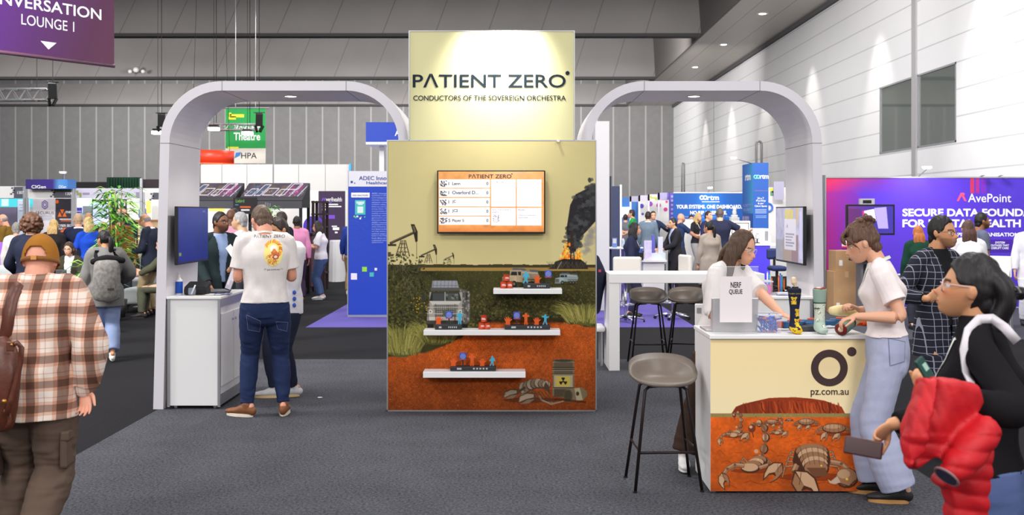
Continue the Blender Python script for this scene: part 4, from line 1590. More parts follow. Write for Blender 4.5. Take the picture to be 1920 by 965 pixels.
# ------------------------------------------------------------------ people
def remesh(mb,voxel):
 me=bpy.data.meshes.new('tmp')
 me.from_pydata([tuple(p)for p in mb.v],[],mb.f)
 bm=bmesh.new();bm.from_mesh(me)
 bmesh.ops.recalc_face_normals(bm,faces=bm.faces)
 bm.to_mesh(me);bm.free()
 ob=bpy.data.objects.new('tmp',me)
 COL.objects.link(ob)
 md=ob.modifiers.new('r','REMESH')
 md.mode='VOXEL'
 md.voxel_size=voxel
 md.adaptivity=0
 dg=bpy.context.evaluated_depsgraph_get()
 m2=bpy.data.meshes.new_from_object(ob.evaluated_get(dg))
 V=np.empty(len(m2.vertices)*3,np.float32)
 m2.vertices.foreach_get('co',V)
 F=np.empty(len(m2.loops),np.int32)
 m2.loops.foreach_get('vertex_index',F)
 bpy.data.objects.remove(ob)
 bpy.data.meshes.remove(me)
 bpy.data.meshes.remove(m2)
 return V.reshape(-1,3).astype(float),F.reshape(-1,4)
def smooth_v(V,F,it,lam=0.5):
 a=np.concatenate([F[:,0],F[:,1],F[:,2],F[:,3]])
 b=np.concatenate([F[:,1],F[:,2],F[:,3],F[:,0]])
 n=len(V)
 cnt=np.bincount(a,minlength=n)+np.bincount(b,minlength=n)
 cnt=np.maximum(cnt,1)
 for _ in range(it):
  S=np.stack([np.bincount(a,V[b,k],n)+np.bincount(b,V[a,k],n)for k in range(3)],1)
  V=V*(1-lam)+lam*S/cnt[:,None]
 return V
def normals_v(V,F):
 d1=V[F[:,2]]-V[F[:,0]]
 d2=V[F[:,3]]-V[F[:,1]]
 fn=np.cross(d1,d2)
 N=np.zeros_like(V)
 for c in range(4):
  for k in range(3):
   N[:,k]+=np.bincount(F[:,c],fn[:,k],len(V))
 return N/np.maximum(np.linalg.norm(N,axis=1),1e-9)[:,None]
def folds(V,freq,seed,stretch=(1,1,1)):
 """soft crease noise, -1..1"""
 rg=np.random.RandomState(seed)
 P=V*np.array(stretch)*freq
 out=np.zeros(len(V))
 for k in range(5):
  d=rg.randn(3);d/=np.linalg.norm(d)
  e=rg.randn(3);e/=np.linalg.norm(e)
  w=np.sin(P@e*0.7+rg.rand()*6)
  out+=np.sin(P@d*(0.7+0.3*k)+1.6*w+rg.rand()*6)/(1+.35*k)
 return out/3.2
def child(name,V,F,m,root,cols=None,smooth=True,matidx=None):
 me=mesh_np(name,V,F)
 if smooth:
  me.polygons.foreach_set('use_smooth',np.ones(len(F),bool))
 if cols is not None:
  c=np.ones((len(V),4),np.float32)
  c[:,:3]=lin(np.clip(cols,0,255))
  a=me.color_attributes.new('Col','FLOAT_COLOR','POINT')
  a.data.foreach_set('color',c.ravel())
 me.materials.append(m)
 o=bpy.data.objects.new(name,me)
 COL.objects.link(o)
 o.parent=root
 WM[o]=WM[root].copy()
 return o
def build_local(mb,name,m,root):
 """a mesh whose points are already in the thing's own frame"""
 M=np.array(WM[root])
 a=np.array([tuple(p)for p in mb.v],float)
 mb.v=[tuple(p)for p in(a@M[:3,:3].T+M[:3,3])]
 return mb.build(name,m,root)
def cloth(rgb,rough=.85,kind='cloth'):
 n='%s_%02x%02x%02x'%((kind,)+tuple(int(c)for c in rgb))
 return mat(n,rgb,rough,spec=.15,noise=(14,.06),bump=(260,.25,.002),sheen=.0)
def hair_mat(rgb):
 n='hair_%02x%02x%02x'%tuple(int(c)for c in rgb)
 if n in MATS:
  return MATS[n]
 m=mat(n,rgb,.5,spec=.35)
 nt=m.node_tree
 b=nt.nodes['Principled BSDF']
 tc=nt.nodes.new('ShaderNodeTexCoord')
 mp=nt.nodes.new('ShaderNodeMapping')
 mp.inputs['Scale'].default_value=(150,150,14)
 nz=nt.nodes.new('ShaderNodeTexNoise')
 nz.inputs['Scale'].default_value=1.0
 nz.inputs['Detail'].default_value=3
 nt.links.new(tc.outputs['Object'],mp.inputs['Vector'])
 nt.links.new(mp.outputs['Vector'],nz.inputs['Vector'])
 cr=nt.nodes.new('ShaderNodeValToRGB')
 c=lin(rgb)
 cr.color_ramp.elements[0].position=.3
 cr.color_ramp.elements[0].color=tuple(c*.55)+(1,)
 cr.color_ramp.elements[1].position=.72
 cr.color_ramp.elements[1].color=tuple(np.minimum(c*1.5,1))+(1,)
 nt.links.new(nz.outputs['Fac'],cr.inputs['Fac'])
 nt.links.new(cr.outputs['Color'],b.inputs['Base Color'])
 bp=nt.nodes.new('ShaderNodeBump')
 bp.inputs['Strength'].default_value=.6
 bp.inputs['Distance'].default_value=.003
 nt.links.new(nz.outputs['Fac'],bp.inputs['Height'])
 nt.links.new(bp.outputs['Normal'],b.inputs['Normal'])
 return m
SKIN_M=mat_attr('skin',.5,.35,bump=(420,.12,.001))
EYE_W=mat('eye_white',(236,232,228),.2,spec=.6)
EYE_D=mat('eye_iris',(52,36,26),.15,spec=.7)
SK_FAIR,SK_TAN,SK_BROWN,SK_DARK,SK_PINK=(222,166,136),(206,148,108),(156,102,70),(98,62,44),(224,158,132)
def gz(x,c,s):
 return np.exp(-((x-c)/s)**2)
def head_shape(D,nose=1.0,jaw=1.0,feat=1.0):
 """head surface for unit directions D (n,3); head-local, unit = chin to crown"""
 P=D*np.array([.335,.415,.5])
 z=P[:,2]
 t=np.clip((-.03-z)/.47,0,1)
 P[:,0]*=1-.40*t**1.4/jaw
 P[:,1]+=.24*t**1.15
 up=np.clip((z-.1)/.4,0,1)
 P[:,1]-=.03*up
 front=np.clip((D[:,1]-.1)/.5,0,1)
 x=P[:,0]
 if feat:
  br=np.interp(z,[-.215,-.165,-.135,-.02,.05,.09],[0,.085,.125,.045,.012,0])*nose
  wd=np.interp(z,[-.2,-.14,.05],[.068,.058,.036])
  dy=br*np.exp(-(x/wd)**2)
  dy+=-.040*(gz(x,.142,.075)+gz(x,-.142,.075))*gz(z,.0,.05)
  dy+=.018*gz(z,.078,.03)*(gz(x,.14,.1)+gz(x,-.14,.1))
  dy+=.014*(gz(x,.2,.08)+gz(x,-.2,.08))*gz(z,-.1,.07)
  dy+=.026*gz(x,0,.13)*gz(z,-.265,.075)
  dy+=.020*gz(x,0,.075)*gz(z,-.247,.017)+.022*gz(x,0,.07)*gz(z,-.293,.02)-.012*gz(x,0,.09)*gz(z,-.27,.008)
  dy+=-.014*gz(x,0,.08)*gz(z,-.335,.02)+.022*gz(x,0,.08)*gz(z,-.415,.05)
  P[:,1]+=dy*front*feat
 return P
def sphere_dirs(nu,nv):
 th=np.linspace(0,PI,nv+1)
 ph=np.linspace(0,2*PI,nu,endpoint=False)
 D=np.stack([np.sin(th)[:,None]*np.cos(ph)[None],np.sin(th)[:,None]*np.sin(ph)[None],np.cos(th)[:,None]*np.ones(nu)[None]],-1).reshape(-1,3)
 fs=[]
 for j in range(nv):
  for i in range(nu):
   i2=(i+1)%nu
   fs.append((j*nu+i,(j+1)*nu+i,(j+1)*nu+i2,j*nu+i2))
 return D,fs
class Person:
 """local frame: x right, y forward, z up; the thing's Empty stands on the ground"""
 def __init__(s,label,loc,rz,H=1.72,sex='m',girth=1.0,skin=SK_FAIR,lean=0.0,side=0.0,twist=0.0,hip=None,head=(0,0,0),voxel=.010,group=None,nose=1.0,headk=1.0,seed=None):
  s.t=thing('person',label,'person',loc,rz,group)
  s.H,s.sex,s.g,s.skin,s.vox=H,sex,girth,skin,voxel
  s.seed=seed if seed is not None else int(abs(loc[0]*997+loc[1]*131))%9999
  f=sex=='f'
  s.f=f
  hip=Vector(hip)if hip is not None else Vector((0,0,.515*H))
  s.hip=hip
  def upv(l,sd):
   return Vector((math.sin(sd),math.sin(l)*math.cos(sd),math.cos(l)*math.cos(sd)))
  u1,u2,u3=upv(lean*.55,side*.5),upv(lean*.95,side),upv(lean*1.2,side*1.1)
  s.waist=hip+u1*.095*H
  s.chest=s.waist+u2*.125*H
  s.neckb=s.chest+u3*.092*H
  s.u=u3
  r=Vector((math.cos(twist),math.sin(twist),0))
  r=(r-u3*r.dot(u3)).normalized()
  s.r=r
  s.fw=u3.cross(r)
  sw=(.086 if f else.094)*H*(1+.35*(girth-1))
  s.sh={1:s.neckb-u3*.018*H+r*sw,-1:s.neckb-u3*.018*H-r*sw}
  hw=.054*H*(1+.3*(girth-1))
  s.hj={1:hip+Vector((hw,0,-.012*H)),-1:hip+Vector((-hw,0,-.012*H))}
  yaw,pitch,roll=head
  s.hs=.132*H*headk
  R=Matrix.Rotation(yaw,3,'Z')@Matrix.Rotation(pitch,3,'X')@Matrix.Rotation(roll,3,'Y')
  s.HR=R
  nk=s.neckb+u3*.023*H+s.fw*.008*H
  s.neckt=nk+(R@Vector((0,0,1)))*.02*H
  s.hc=nk+R@Vector((0,.12*s.hs,.57*s.hs))
  s.arms,s.legs={},{}
  s.aK=.172*H
  s.fK=.150*H
 def W(s,p):
  return WM[s.t]@Vector(p)
 def L(s,px,py,Y):
  """photograph pixel at depth Y as a local point"""
  return WM[s.t].inverted()@at(px,py,Y)
 @staticmethod
 def ik(a,b,l1,l2,hint):
  d=b-a
  D=min(d.length,(l1+l2)*.999)
  if D<1e-4:
   D=1e-4
  dn=d.normalized()
  b=a+dn*D
  x=(l1*l1-l2*l2+D*D)/(2*D)
  h=math.sqrt(max(l1*l1-x*x,0))
  hv=Vector(hint)
  hv=hv-dn*hv.dot(dn)
  hv=hv.normalized()if hv.length>1e-5 else dn.orthogonal().normalized()
  return a+dn*x+hv*h,b
 def arm(s,sd,wrist=None,hint=None,hand=None,palm=None,curl=.35,spread=.0,thumb=.5):
  a=s.sh[sd]
  if wrist is None:
   wrist=a+Vector((sd*.045*s.H,.05*s.H,-.312*s.H))
  hint=hint if hint is not None else Vector((sd*.5,-.8,-.35))
  e,w=s.ik(a,Vector(wrist),s.aK,s.fK,hint)
  d=(w-e).normalized()
  hd=(Vector(hand)if hand is not None else d).normalized()
  pn=Vector(palm)if palm is not None else Vector((-sd,0,0))
  pn=(pn-hd*pn.dot(hd))
  pn=pn.normalized()if pn.length>1e-4 else hd.orthogonal().normalized()
  s.arms[sd]=dict(s=a,e=e,w=w,hd=hd,pn=pn,curl=curl,spread=spread,thumb=thumb)
  return s.arms[sd]
 def leg(s,sd,ankle=None,hint=(0,1,0),toe=0.0,pitch=0.0):
  a=s.hj[sd]
  if ankle is None:
   ankle=Vector((sd*.062*s.H,0,.048*s.H))
  k,an=s.ik(a,Vector(ankle),.238*s.H,.236*s.H,hint)
  s.legs[sd]=dict(h=a,k=k,a=an,toe=toe,pitch=pitch)
  return s.legs[sd]
 def done_pose(s):
  for sd in(-1,1):
   if sd not in s.arms:
    s.arm(sd)
   if sd not in s.legs:
    s.leg(sd)
 def torso_rings(s,off=0.0,belly=0.0):
  H,g,f=s.H,s.g,s.f
  hipk,wk,ck=(1.06,.88,.93)if f else(.98,1.0,1.03)
  P=[s.hip-Vector((0,0,.045*H)),s.hip,s.hip.lerp(s.waist,.5),s.waist,s.waist.lerp(s.chest,.55),s.chest,s.chest.lerp(s.neckb,.45),s.chest.lerp(s.neckb,.78),s.neckb]
  RX=[.085*hipk,.098*hipk,.092*hipk,.083*wk,.090*(wk+ck)/2,.101*ck,.105*ck,.082*ck,.045]
  RY=[.060,.070,.067,.058,.062,.068+(.012 if f else 0),.058,.047,.036]
  RX=[x*H*g+off for x in RX]
  RY=[y*H*g+off+belly*k for y,k in zip(RY,(0,.3,.8,1,.8,.3,0,0,0))]
  return P,RX,RY
 def arm_path(s,sd,upto):
  A=s.arms[sd]
  a,e,w=A['s'],A['e'],A['w']
  pts=[a-s.r*sd*.035*s.H,a,a.lerp(e,.45),a.lerp(e,.85),e.lerp(w,.08),e.lerp(w,.35),e.lerp(w,.7),w]
  par=[-.2,0,.45,.85,1.08,1.35,1.7,2.0]
  k=.90 if s.f else 1.0
  rad=[r*s.H*k*(1+.5*(s.g-1))for r in(.029,.031,.028,.0245,.0245,.0245,.0195,.0155)]
  P,R=[],[]
  for i,(p,q,r)in enumerate(zip(pts,par,rad)):
   if q<=upto+1e-6:
    P.append(p);R.append(r)
   else:
    q0=par[i-1]
    t=(upto-q0)/(q-q0)
    if t>.02:
     P.append(pts[i-1].lerp(p,t));R.append(rad[i-1]+(r-rad[i-1])*t)
    break
  return P,R
 def leg_path(s,sd,hem=1.0):
  L=s.legs[sd]
  h,k,a=L['h'],L['k'],L['a']
  P=[h+Vector((-sd*.006*s.H,0,.01*s.H)),h.lerp(k,.3),h.lerp(k,.7),k,k.lerp(a,.35),k.lerp(a,.7),k.lerp(a,hem)]
  gg=1+.6*(s.g-1)
  R=[r*s.H*gg for r in(.054,.050,.040,.033,.034,.027,.022)]
  return P,R
 def hand_into(s,mb,sd):
  A=s.arms[sd]
  w,d,n=A['w'],A['hd'],A['pn']
  k=s.H/1.72*(.92 if s.f else 1.0)
  x=d.cross(n)*sd
  th=x if(x.dot(x)>0)else x
  c0=w
  P=[w-d*.01*k,w+d*.025*k,w+d*.055*k,w+d*.088*k]
  mb.loft(P,[.019*k,.030*k,.038*k,.036*k],[.015*k,.0145*k,.0135*k,.011*k],x,14,3)
  base=w+d*.085*k
  curl=A['curl']
  for i,(o,L,r)in enumerate(((-.029,.068,.0086),(-.0098,.076,.0090),(.0096,.070,.0086),(.0282,.054,.0076))):
   cu=curl[i]if isinstance(curl,(list,tuple))else curl*(1+.12*i)
   p=base+x*o*k-d*abs(o)*.12*k
   pts,rad=[p-d*.012*k,p],[r*k,r*k]
   a=cu*.8
   sp=o*A['spread']*8
   for seg,q in enumerate((.42,.32,.26)):
    dd=(d*math.cos(a)+n*math.sin(a)+x*sp).normalized()
    p=p+dd*L*q*k
    pts.append(p);rad.append(r*k*(.95-.11*seg))
    a+=cu*1.25
   mb.loft(pts,rad,rad,x,10,2)
  t0=w+d*.022*k-x*.020*k
  q=A['thumb']
  d1=(d*.72-x*.75+n*(.15+.6*q)).normalized()
  d2=(d*.92-x*(.35-.5*q)+n*(.1+.5*q)).normalized()
  t1=t0+d1*.042*k
  t2=t1+d2*.032*k
  t3=t2+d2*.024*k
  mb.loft([t0,t0.lerp(t1,.5),t1,t2,t3],[.0125*k,.0125*k,.0105*k,.0095*k,.0075*k],[.0125*k,.0115*k,.0100*k,.0088*k,.0066*k],x,10,2)
 def face_cols(s,V,lips=None,brow=None,stubble=None,eyes=True,blush=.0):
  """skin colour by place on the head"""
  C=np.zeros_like(V)+np.array(s.skin,float)
  R=np.array(s.HR)
  Q=(V-np.array(s.hc))@R/s.hs
  x,y,z=Q[:,0],Q[:,1],Q[:,2]
  on=(np.abs(x)<.5)&(np.abs(z)<.62)&(y>.05)
  def put(m,c):
   m=np.clip(m*on,0,1)[:,None]
   C[:]=C*(1-m)+np.array(c,float)*m
  sk=np.array(s.skin,float)
  if blush:
   put(blush*((gz(x,.2,.09)+gz(x,-.2,.09))*gz(z,-.1,.08)+gz(x,0,.05)*gz(z,-.13,.05)),sk*np.array([1.0,.74,.70]))
  if stubble is not None:
   m=np.clip((-.16-z)/.05,0,1)*np.clip((y-.02)/.1,0,1)
   m=m*(1-.85*gz(x,0,.07)*gz(z,-.27,.03))
   m=np.maximum(m,.7*np.clip((-.06-z)/.12,0,1)*np.clip((np.abs(x)-.20)/.08,0,1)*np.clip((.16-y)/.12,0,1))
   put(m*stubble[1],stubble[0])
  lp=lips if lips is not None else tuple(sk*np.array([.86,.62,.60]))
  put(1.0*np.clip(1.6*gz(x,0,.088-.0*z)*(gz(z,-.270,.036))-.55,0,1)*(y>.3),lp)
  put(.8*gz(z,-.270,.006)*(np.abs(x)<.085)*(y>.3),tuple(sk*.5))
  if brow is not None:
   for q in(-1,1):
    zz=.082-.35*(np.abs(x)-.15)**2*4
    put(1.2*(gz(x,q*.145,.085)>.35)*gz(z,zz,.017),brow)
  if eyes:
   for q in(-1,1):
    ex=x-q*.142
    put((ex**2/.062**2+(z-.0)**2/.024**2<1)*1.0,(232,226,222))
    put((ex**2+z**2<.023**2)*1.0,(46,32,26))
    put(gz(z,.026-5*ex**2,.008)*(np.abs(ex)<.07),(52,36,30))
  put(.35*gz(np.abs(x),.03,.018)*gz(z,-.175,.012),tuple(sk*.45))
  return C
 def body(s,brow=(60,44,34),lips=None,stubble=None,eyes=True,blush=.25,feat=1.0,ears=True,detail=None):
  s.done_pose()
  mb=MB()
  P,RX,RY=s.torso_rings(-.022)
  P[0]=P[0]+Vector((0,0,.055*s.H))
  P[1]=P[0]+(P[2]-P[0])*.4
  mb.loft(P[:-1]+[s.neckb-s.u*.02*s.H],RX[:-1]+[.05*s.H],RY[:-1]+[.036*s.H],s.r,20,3)
  nr=(.0295 if s.f else.0345)*s.H*(1+.4*(s.g-1))
  mb.loft([s.neckb-s.u*.045*s.H,s.neckb,s.neckt,s.hc-s.HR@Vector((0,.06,.18))*s.hs],[nr*1.35,nr*1.06,nr,nr*.95],[nr*1.2,nr*1.06,nr*1.02,nr],s.r,16,3)
  for sd in(-1,1):
   mb.loft([s.neckt-s.u*.012*s.H,s.neckb+s.r*sd*.035*s.H,s.sh[sd]+s.u*.002*s.H],[.018*s.H,.026*s.H,.026*s.H],[.02*s.H,.026*s.H,.026*s.H],s.fw,12,3)
   P,R=s.arm_path(sd,2.0)
   mb.loft(P,R,[r*.92 for r in R],s.fw,14,3)
   s.hand_into(mb,sd)
   P,R=s.leg_path(sd,1.0)
   mb.loft(P,[r*.84 for r in R],[r*.84 for r in R],Vector((1,0,0)),14,3)
   L=s.legs[sd]
   fd=s.foot_dir(sd)
   mb.loft([L['a']-fd*.025*s.H,L['a']+Vector((0,0,-.012*s.H)),L['a']+fd*.06*s.H-Vector((0,0,.026*s.H))],[.016*s.H]*3,[.018*s.H,.018*s.H,.012*s.H],Vector((1,0,0)),10,2)
  nu,nv=(96,80)if s.vox<.007 else(56,44)
  D,fs=sphere_dirs(nu,nv)
  hp=head_shape(D,1.0,1.0 if not s.f else.94,feat)*s.hs
  hp=hp@np.array(s.HR).T+np.array(s.hc)
  mb.add([tuple(p)for p in hp],fs)
  if ears:
   for q in(-1,1):
    Re=s.HR@Matrix.Rotation(q*-.35,3,'Z')@Matrix.Rotation(.15,3,'X')
    mb.ball(s.hc+s.HR@Vector((q*.330,-.03,-.045))*s.hs,(.030*s.hs,.075*s.hs,.125*s.hs),Re,14,10)
    mb.ball(s.hc+s.HR@Vector((q*.355,-.05,-.02))*s.hs,(.018*s.hs,.070*s.hs,.090*s.hs),Re,12,8)
  V,F=remesh(mb,s.vox)
  V=smooth_v(V,F,2 if s.vox<.007 else 1,.5)
  s.bodyVF=(V,F)
  C=s.face_cols(V,lips,brow,stubble,eyes,blush)
  s.ob_body=child('body',V,F,SKIN_M,s.t,C)
  return s
 def eyes(s,look=(0,0),iris=EYE_D,lid=.35):
  for q in(-1,1):
   c=s.hc+s.HR@Vector((q*.142,.318,.0))*s.hs
   r=.068*s.hs
   mb=MB();mb.smooth=True
   Rl=s.HR@Matrix.Rotation(look[0],3,'Z')@Matrix.Rotation(look[1],3,'X')@Matrix.Rotation(-PI/2,3,'X')
   mb.ball(c,r,Rl,20,16)
   n0=len(mb.f)
   for i in range(n0):
    mb.m[i]=1 if i<20*3 else 0
   o=build_local(mb,'eye',EYE_W,s.t)
   o.data.materials.append(iris)
   g=(Rl@Vector((0,0,1)))
   g=Vector(o.data.vertices[0].co)-sum((Vector(v.co)for v in o.data.vertices),Vector())/len(o.data.vertices)
   ctr=sum((Vector(v.co)for v in o.data.vertices),Vector())/len(o.data.vertices)
   for p in o.data.polygons:
    if(p.center-ctr).normalized().dot(g.normalized())>.86:
     p.material_index=1
   mb=MB();mb.smooth=True
   D,fs=sphere_dirs(18,12)
   keep=[]
   for f_ in fs:
    zc=D[list(f_),2].mean();yc=D[list(f_),1].mean()
    if zc>1-2*lid+.1*0 and yc>-.2 or zc<-.62 and yc>-.2:
     keep.append(f_)
   mb.add([tuple(c+s.HR@(Vector(d)*r*1.10))for d in D],keep)
   me_o=build_local(mb,'eyelid',s.skin_plain(.88),s.t)
  return s
 def skin_plain(s,k=1.0):
  c=tuple(int(x*k)for x in s.skin)
  return mat('skin_%d_%d_%d'%c,c,.55,spec=.3)
 def foot_dir(s,sd):
  a=s.legs[sd]['toe']
  return Vector((-math.sin(a),math.cos(a),0))
 def shoes(s,rgb,sole=(235,232,226),kind='shoe',names=('shoe','sole'),scale=1.0,m=None):
  for sd in(-1,1):
   L=s.legs[sd]
   fd=s.foot_dir(sd)
   k=s.H/1.72*(.93 if s.f else 1.0)*scale
   pitch=L['pitch']
   rt=Vector((fd.y,-fd.x,0))
   R=Matrix.Rotation(-pitch,3,rt)
   an=L['a']
   base=Vector((an.x,an.y,an.z-.048*s.H))
   T=lambda f_,l,z:an+R@(fd*f_*k+rt*l*k+Vector((0,0,z*k))-Vector((0,0,.048*s.H)))
   mb=MB()
   mb.loft([T(-.062,0,.045),T(-.03,0,.055),T(.03,0,.055),T(.09,0,.042),T(.15,0,.036),T(.185,0,.032)],[.030*k,.037*k,.040*k,.045*k,.041*k,.026*k],[.036*k,.045*k,.043*k,.030*k,.024*k,.018*k],rt,18,4)
   mb.loft([T(-.012,0,.05),T(-.014,0,.105)],[.040*k,.037*k],[.046*k,.042*k],rt,16,3,rnd=False)
   V,F=remesh(mb,max(.006,s.vox*.8))
   zz=V@np.array(R.transposed()@Vector((0,0,1)))
   b0=(np.array(T(0,0,.014)))@np.array(R.transposed()@Vector((0,0,1)))
   V=smooth_v(V,F,2)
   low=Vector(T(0,0,.012))
   nrm=R@Vector((0,0,1))
   dd=(V-np.array(low))@np.array(nrm)
   V=V-np.minimum(dd,0)[:,None]*np.array(nrm)[None]
   sh=child(names[0],V,F,m or mat('leather_%d_%d_%d'%tuple(rgb),rgb,.5,spec=.3,noise=(20,.1)),s.t)
   mb=MB()
   pts=[]
   for q in range(28):
    a=2*PI*q/28
    x=math.cos(a)
    f_=.062+.128*math.sin(a)if math.sin(a)>0 else.062+.126*math.sin(a)
    wid=.044 if math.sin(a)>0 else.038
    pts.append((x*wid,f_))
   A=[T(f_,l,0)for l,f_ in pts]
   B=[T(f_,l*.97,.024)for l,f_ in pts]
   n=len(A)
   mb.add(A+B,[tuple(range(n)),tuple(range(2*n-1,n-1,-1))]+[(i,(i+1)%n,n+(i+1)%n,n+i)for i in range(n)])
   build_local(mb,names[1],mat('sole_%d_%d_%d'%tuple(sole),sole,.7),sh)
  return s
 def top(s,m,hem=-.02,off=.012,sleeve=.55,loose=1.25,name='shirt',fold=.006,neck=0.0,belly=0.0,open_front=None,sleeve_off=None,coat=None,voxel=None,hi=False,cols=None,flare=0.0,deep=0.0):
  """hem: distance of the hem above (+) or below (-) the hip centre, share of the height"""
  H=s.H
  P,RX,RY=s.torso_rings(off,belly)
  rings=[(p,x,y)for p,x,y in zip(P,RX,RY)]
  hemp=s.hip+(s.waist-s.hip).normalized()*hem*H
  if hem<-.045:
   dn=Vector((0,0,hem*H+.045*H))
   b=rings[0]
   low=s.hip+Vector((0,0,hem*H))+Vector((0,0,0))
   rings=[(low,max(b[1],rings[1][1])*1.0+flare,max(b[2],rings[1][2])+flare),(s.hip-Vector((0,0,.04*H)),rings[1][1]+flare*.3,rings[1][2]+flare*.3)]+rings[1:]
  else:
   up=s.waist-s.hip
   keep=[(hemp,rings[1][1]+flare,rings[1][2]+flare)]
   for r in rings[1:]:
    if(r[0]-hemp).dot(up)>.02*H*up.length:
     keep.append(r)
   rings=keep
  nk=s.neckb+s.u*(.016+neck)*H
  rings[-1]=(nk,(.038 if s.f else.047)*H*(1+.3*(s.g-1))+off*.3,(.036 if s.f else.043)*H+off*.3)
  mb=MB()
  mb.loft([r[0]for r in rings],[r[1]for r in rings],[r[2]for r in rings],s.r,28,4,rnd=False)
  so=sleeve_off if sleeve_off is not None else off
  for sd in(-1,1):
   mb.loft([s.neckb+s.u*.006*H+s.r*sd*.022*H,s.neckb+s.r*sd*.055*H-s.u*.002*H,s.sh[sd]+s.u*.001*H],[.020*H+off*.5,.027*H+off*.5,.030*H+so*.5],[.026*H+off*.5,.030*H+off*.5,.031*H+so*.5],s.fw,14,3)
   Pa,Ra=s.arm_path(sd,sleeve)
   n=len(Ra)
   R2=[r*(1+(loose-1)*i/max(n-1,1))+so+(.005 if i in(3,4)else 0)for i,r in enumerate(Ra)]
   mb.loft(Pa,R2,R2,s.fw,16,4,rnd=False)
  V,F=remesh(mb,voxel or max(s.vox,.005))
  V=smooth_v(V,F,4)
  N=normals_v(V,F)
  sd0=s.seed+3
  amp=folds(V,26,sd0,(1,1,.7))*.6+folds(V,60,sd0+1,(1,1,.45))*.4
  w=.55+.9*np.exp(-((V[:,2]-s.waist.z)/(.09*H))**2)
  V=V+N*(amp*fold*w)[:,None]
  if open_front is not None:
   zlo,wlo,ztop,wtop=open_front
   Q=(V-np.array(s.chest))
   x=Q@np.array(s.r)
   y=Q@np.array(s.fw)
   tz=np.clip((V[:,2]-zlo)/(ztop-zlo),0,1)
   wid=wlo+(wtop-wlo)*tz
   inside=(np.abs(x)<wid)&(y>.02)&(V[:,2]>zlo-5)
   if deep:
    inside&=V[:,2]>deep
   Fk=~(inside[F].all(1))
   F2=F[Fk]
   V2=V-N*.012
   n=len(V)
   F3=np.concatenate([F2,F2[:,::-1]+n])
   e=np.concatenate([F2[:,[0,1]],F2[:,[1,2]],F2[:,[2,3]],F2[:,[3,0]]])
   key=np.sort(e,1)
   kk=key[:,0].astype(np.int64)*n+key[:,1]
   u,idx,cnt=np.unique(kk,return_index=True,return_counts=True)
   be=e[idx[cnt==1]]
   rim=np.stack([be[:,1],be[:,0],be[:,0]+n,be[:,1]+n],1)
   V=np.concatenate([V,V2]);F=np.concatenate([F3,rim])
  s.topVF=(V,F)
  if hasattr(s,'trob'):
   me=s.trob.data
   a=np.empty(len(me.vertices)*3,np.float32)
   me.vertices.foreach_get('co',a)
   a=a.reshape(-1,3)
   hz=s.hip.z+hem*H+.012
   k=np.clip((a[:,2]-hz)/.012,0,1)*.16
   cx=s.hip.x+(s.waist.x-s.hip.x)*np.clip((a[:,2]-s.hip.z)/(.095*H),0,1)
   cy=s.hip.y+(s.waist.y-s.hip.y)*np.clip((a[:,2]-s.hip.z)/(.095*H),0,1)
   a[:,0]=a[:,0]+(cx-a[:,0])*k
   a[:,1]=a[:,1]+(cy-a[:,1])*k*1.6
   me.vertices.foreach_set('co',a.ravel())
   me.update()
  o=child(name,V,F,m,s.t,cols(V,s)if cols else None)
  return o
 def bvh(s,VF=None):
  V,F=VF or s.topVF
  M=np.array(WM[s.t])
  Wv=V@M[:3,:3].T+M[:3,3]
  return BVHTree.FromPolygons([tuple(v)for v in Wv],[tuple(f)for f in F])
 def trousers(s,m,off=.010,knee=.012,hem=.95,hem_off=.014,fold=.006,rise=.085,name='trousers',voxel=None,flare_from=None):
  H=s.H
  mb=MB()
  P,RX,RY=s.torso_rings(off)
  up=(s.waist-s.hip).normalized()
  mb.loft([s.hip-Vector((0,0,.052*H)),s.hip,s.hip+up*.05*H,s.hip+up*rise*H],[RX[0]*.98,RX[1],RX[2],RX[3]*1.02],[RY[0]*1.05,RY[1],RY[2],RY[3]*1.02],Vector((1,0,0)),26,3,rnd=False)
  mb.loft([s.hip-Vector((0,.014*H,.036*H))+Vector((sd_*.045*H,0,0))for sd_ in(-1,-.4,.4,1)],[.046*H+off]*4,[.052*H+off]*4,Vector((0,1,0)),16,3)
  for sd in(-1,1):
   Pa,Ra=s.leg_path(sd,hem)
   offs=[off,off,(off+knee)/2,knee,(knee+hem_off)/2,hem_off,hem_off]
   R2=[r+o for r,o in zip(Ra,offs)]
   mb.loft(Pa,R2,[r*1.02 for r in R2],Vector((1,0,0)),20,4,rnd=False)
  V,F=remesh(mb,voxel or max(s.vox,.006))
  V=smooth_v(V,F,4)
  N=normals_v(V,F)
  a=folds(V,24,s.seed+11,(1,1,.9))*.5+folds(V,52,s.seed+12,(.6,.6,1.5))*.5
  kz=(s.legs[1]['k'].z+s.legs[-1]['k'].z)/2
  az=min(s.legs[1]['a'].z,s.legs[-1]['a'].z)
  w=.45+.9*np.exp(-((V[:,2]-kz)/(.07*H))**2)+.9*np.exp(-((V[:,2]-az-.05*H)/(.05*H))**2)
  V=V+N*(a*fold*w)[:,None]
  s.trVF=(V,F)
  s.trob=child(name,V,F,m,s.t)
  return s.trob
 def skirt_coat(s,m,z0,off=.03,name='coat'):
  pass
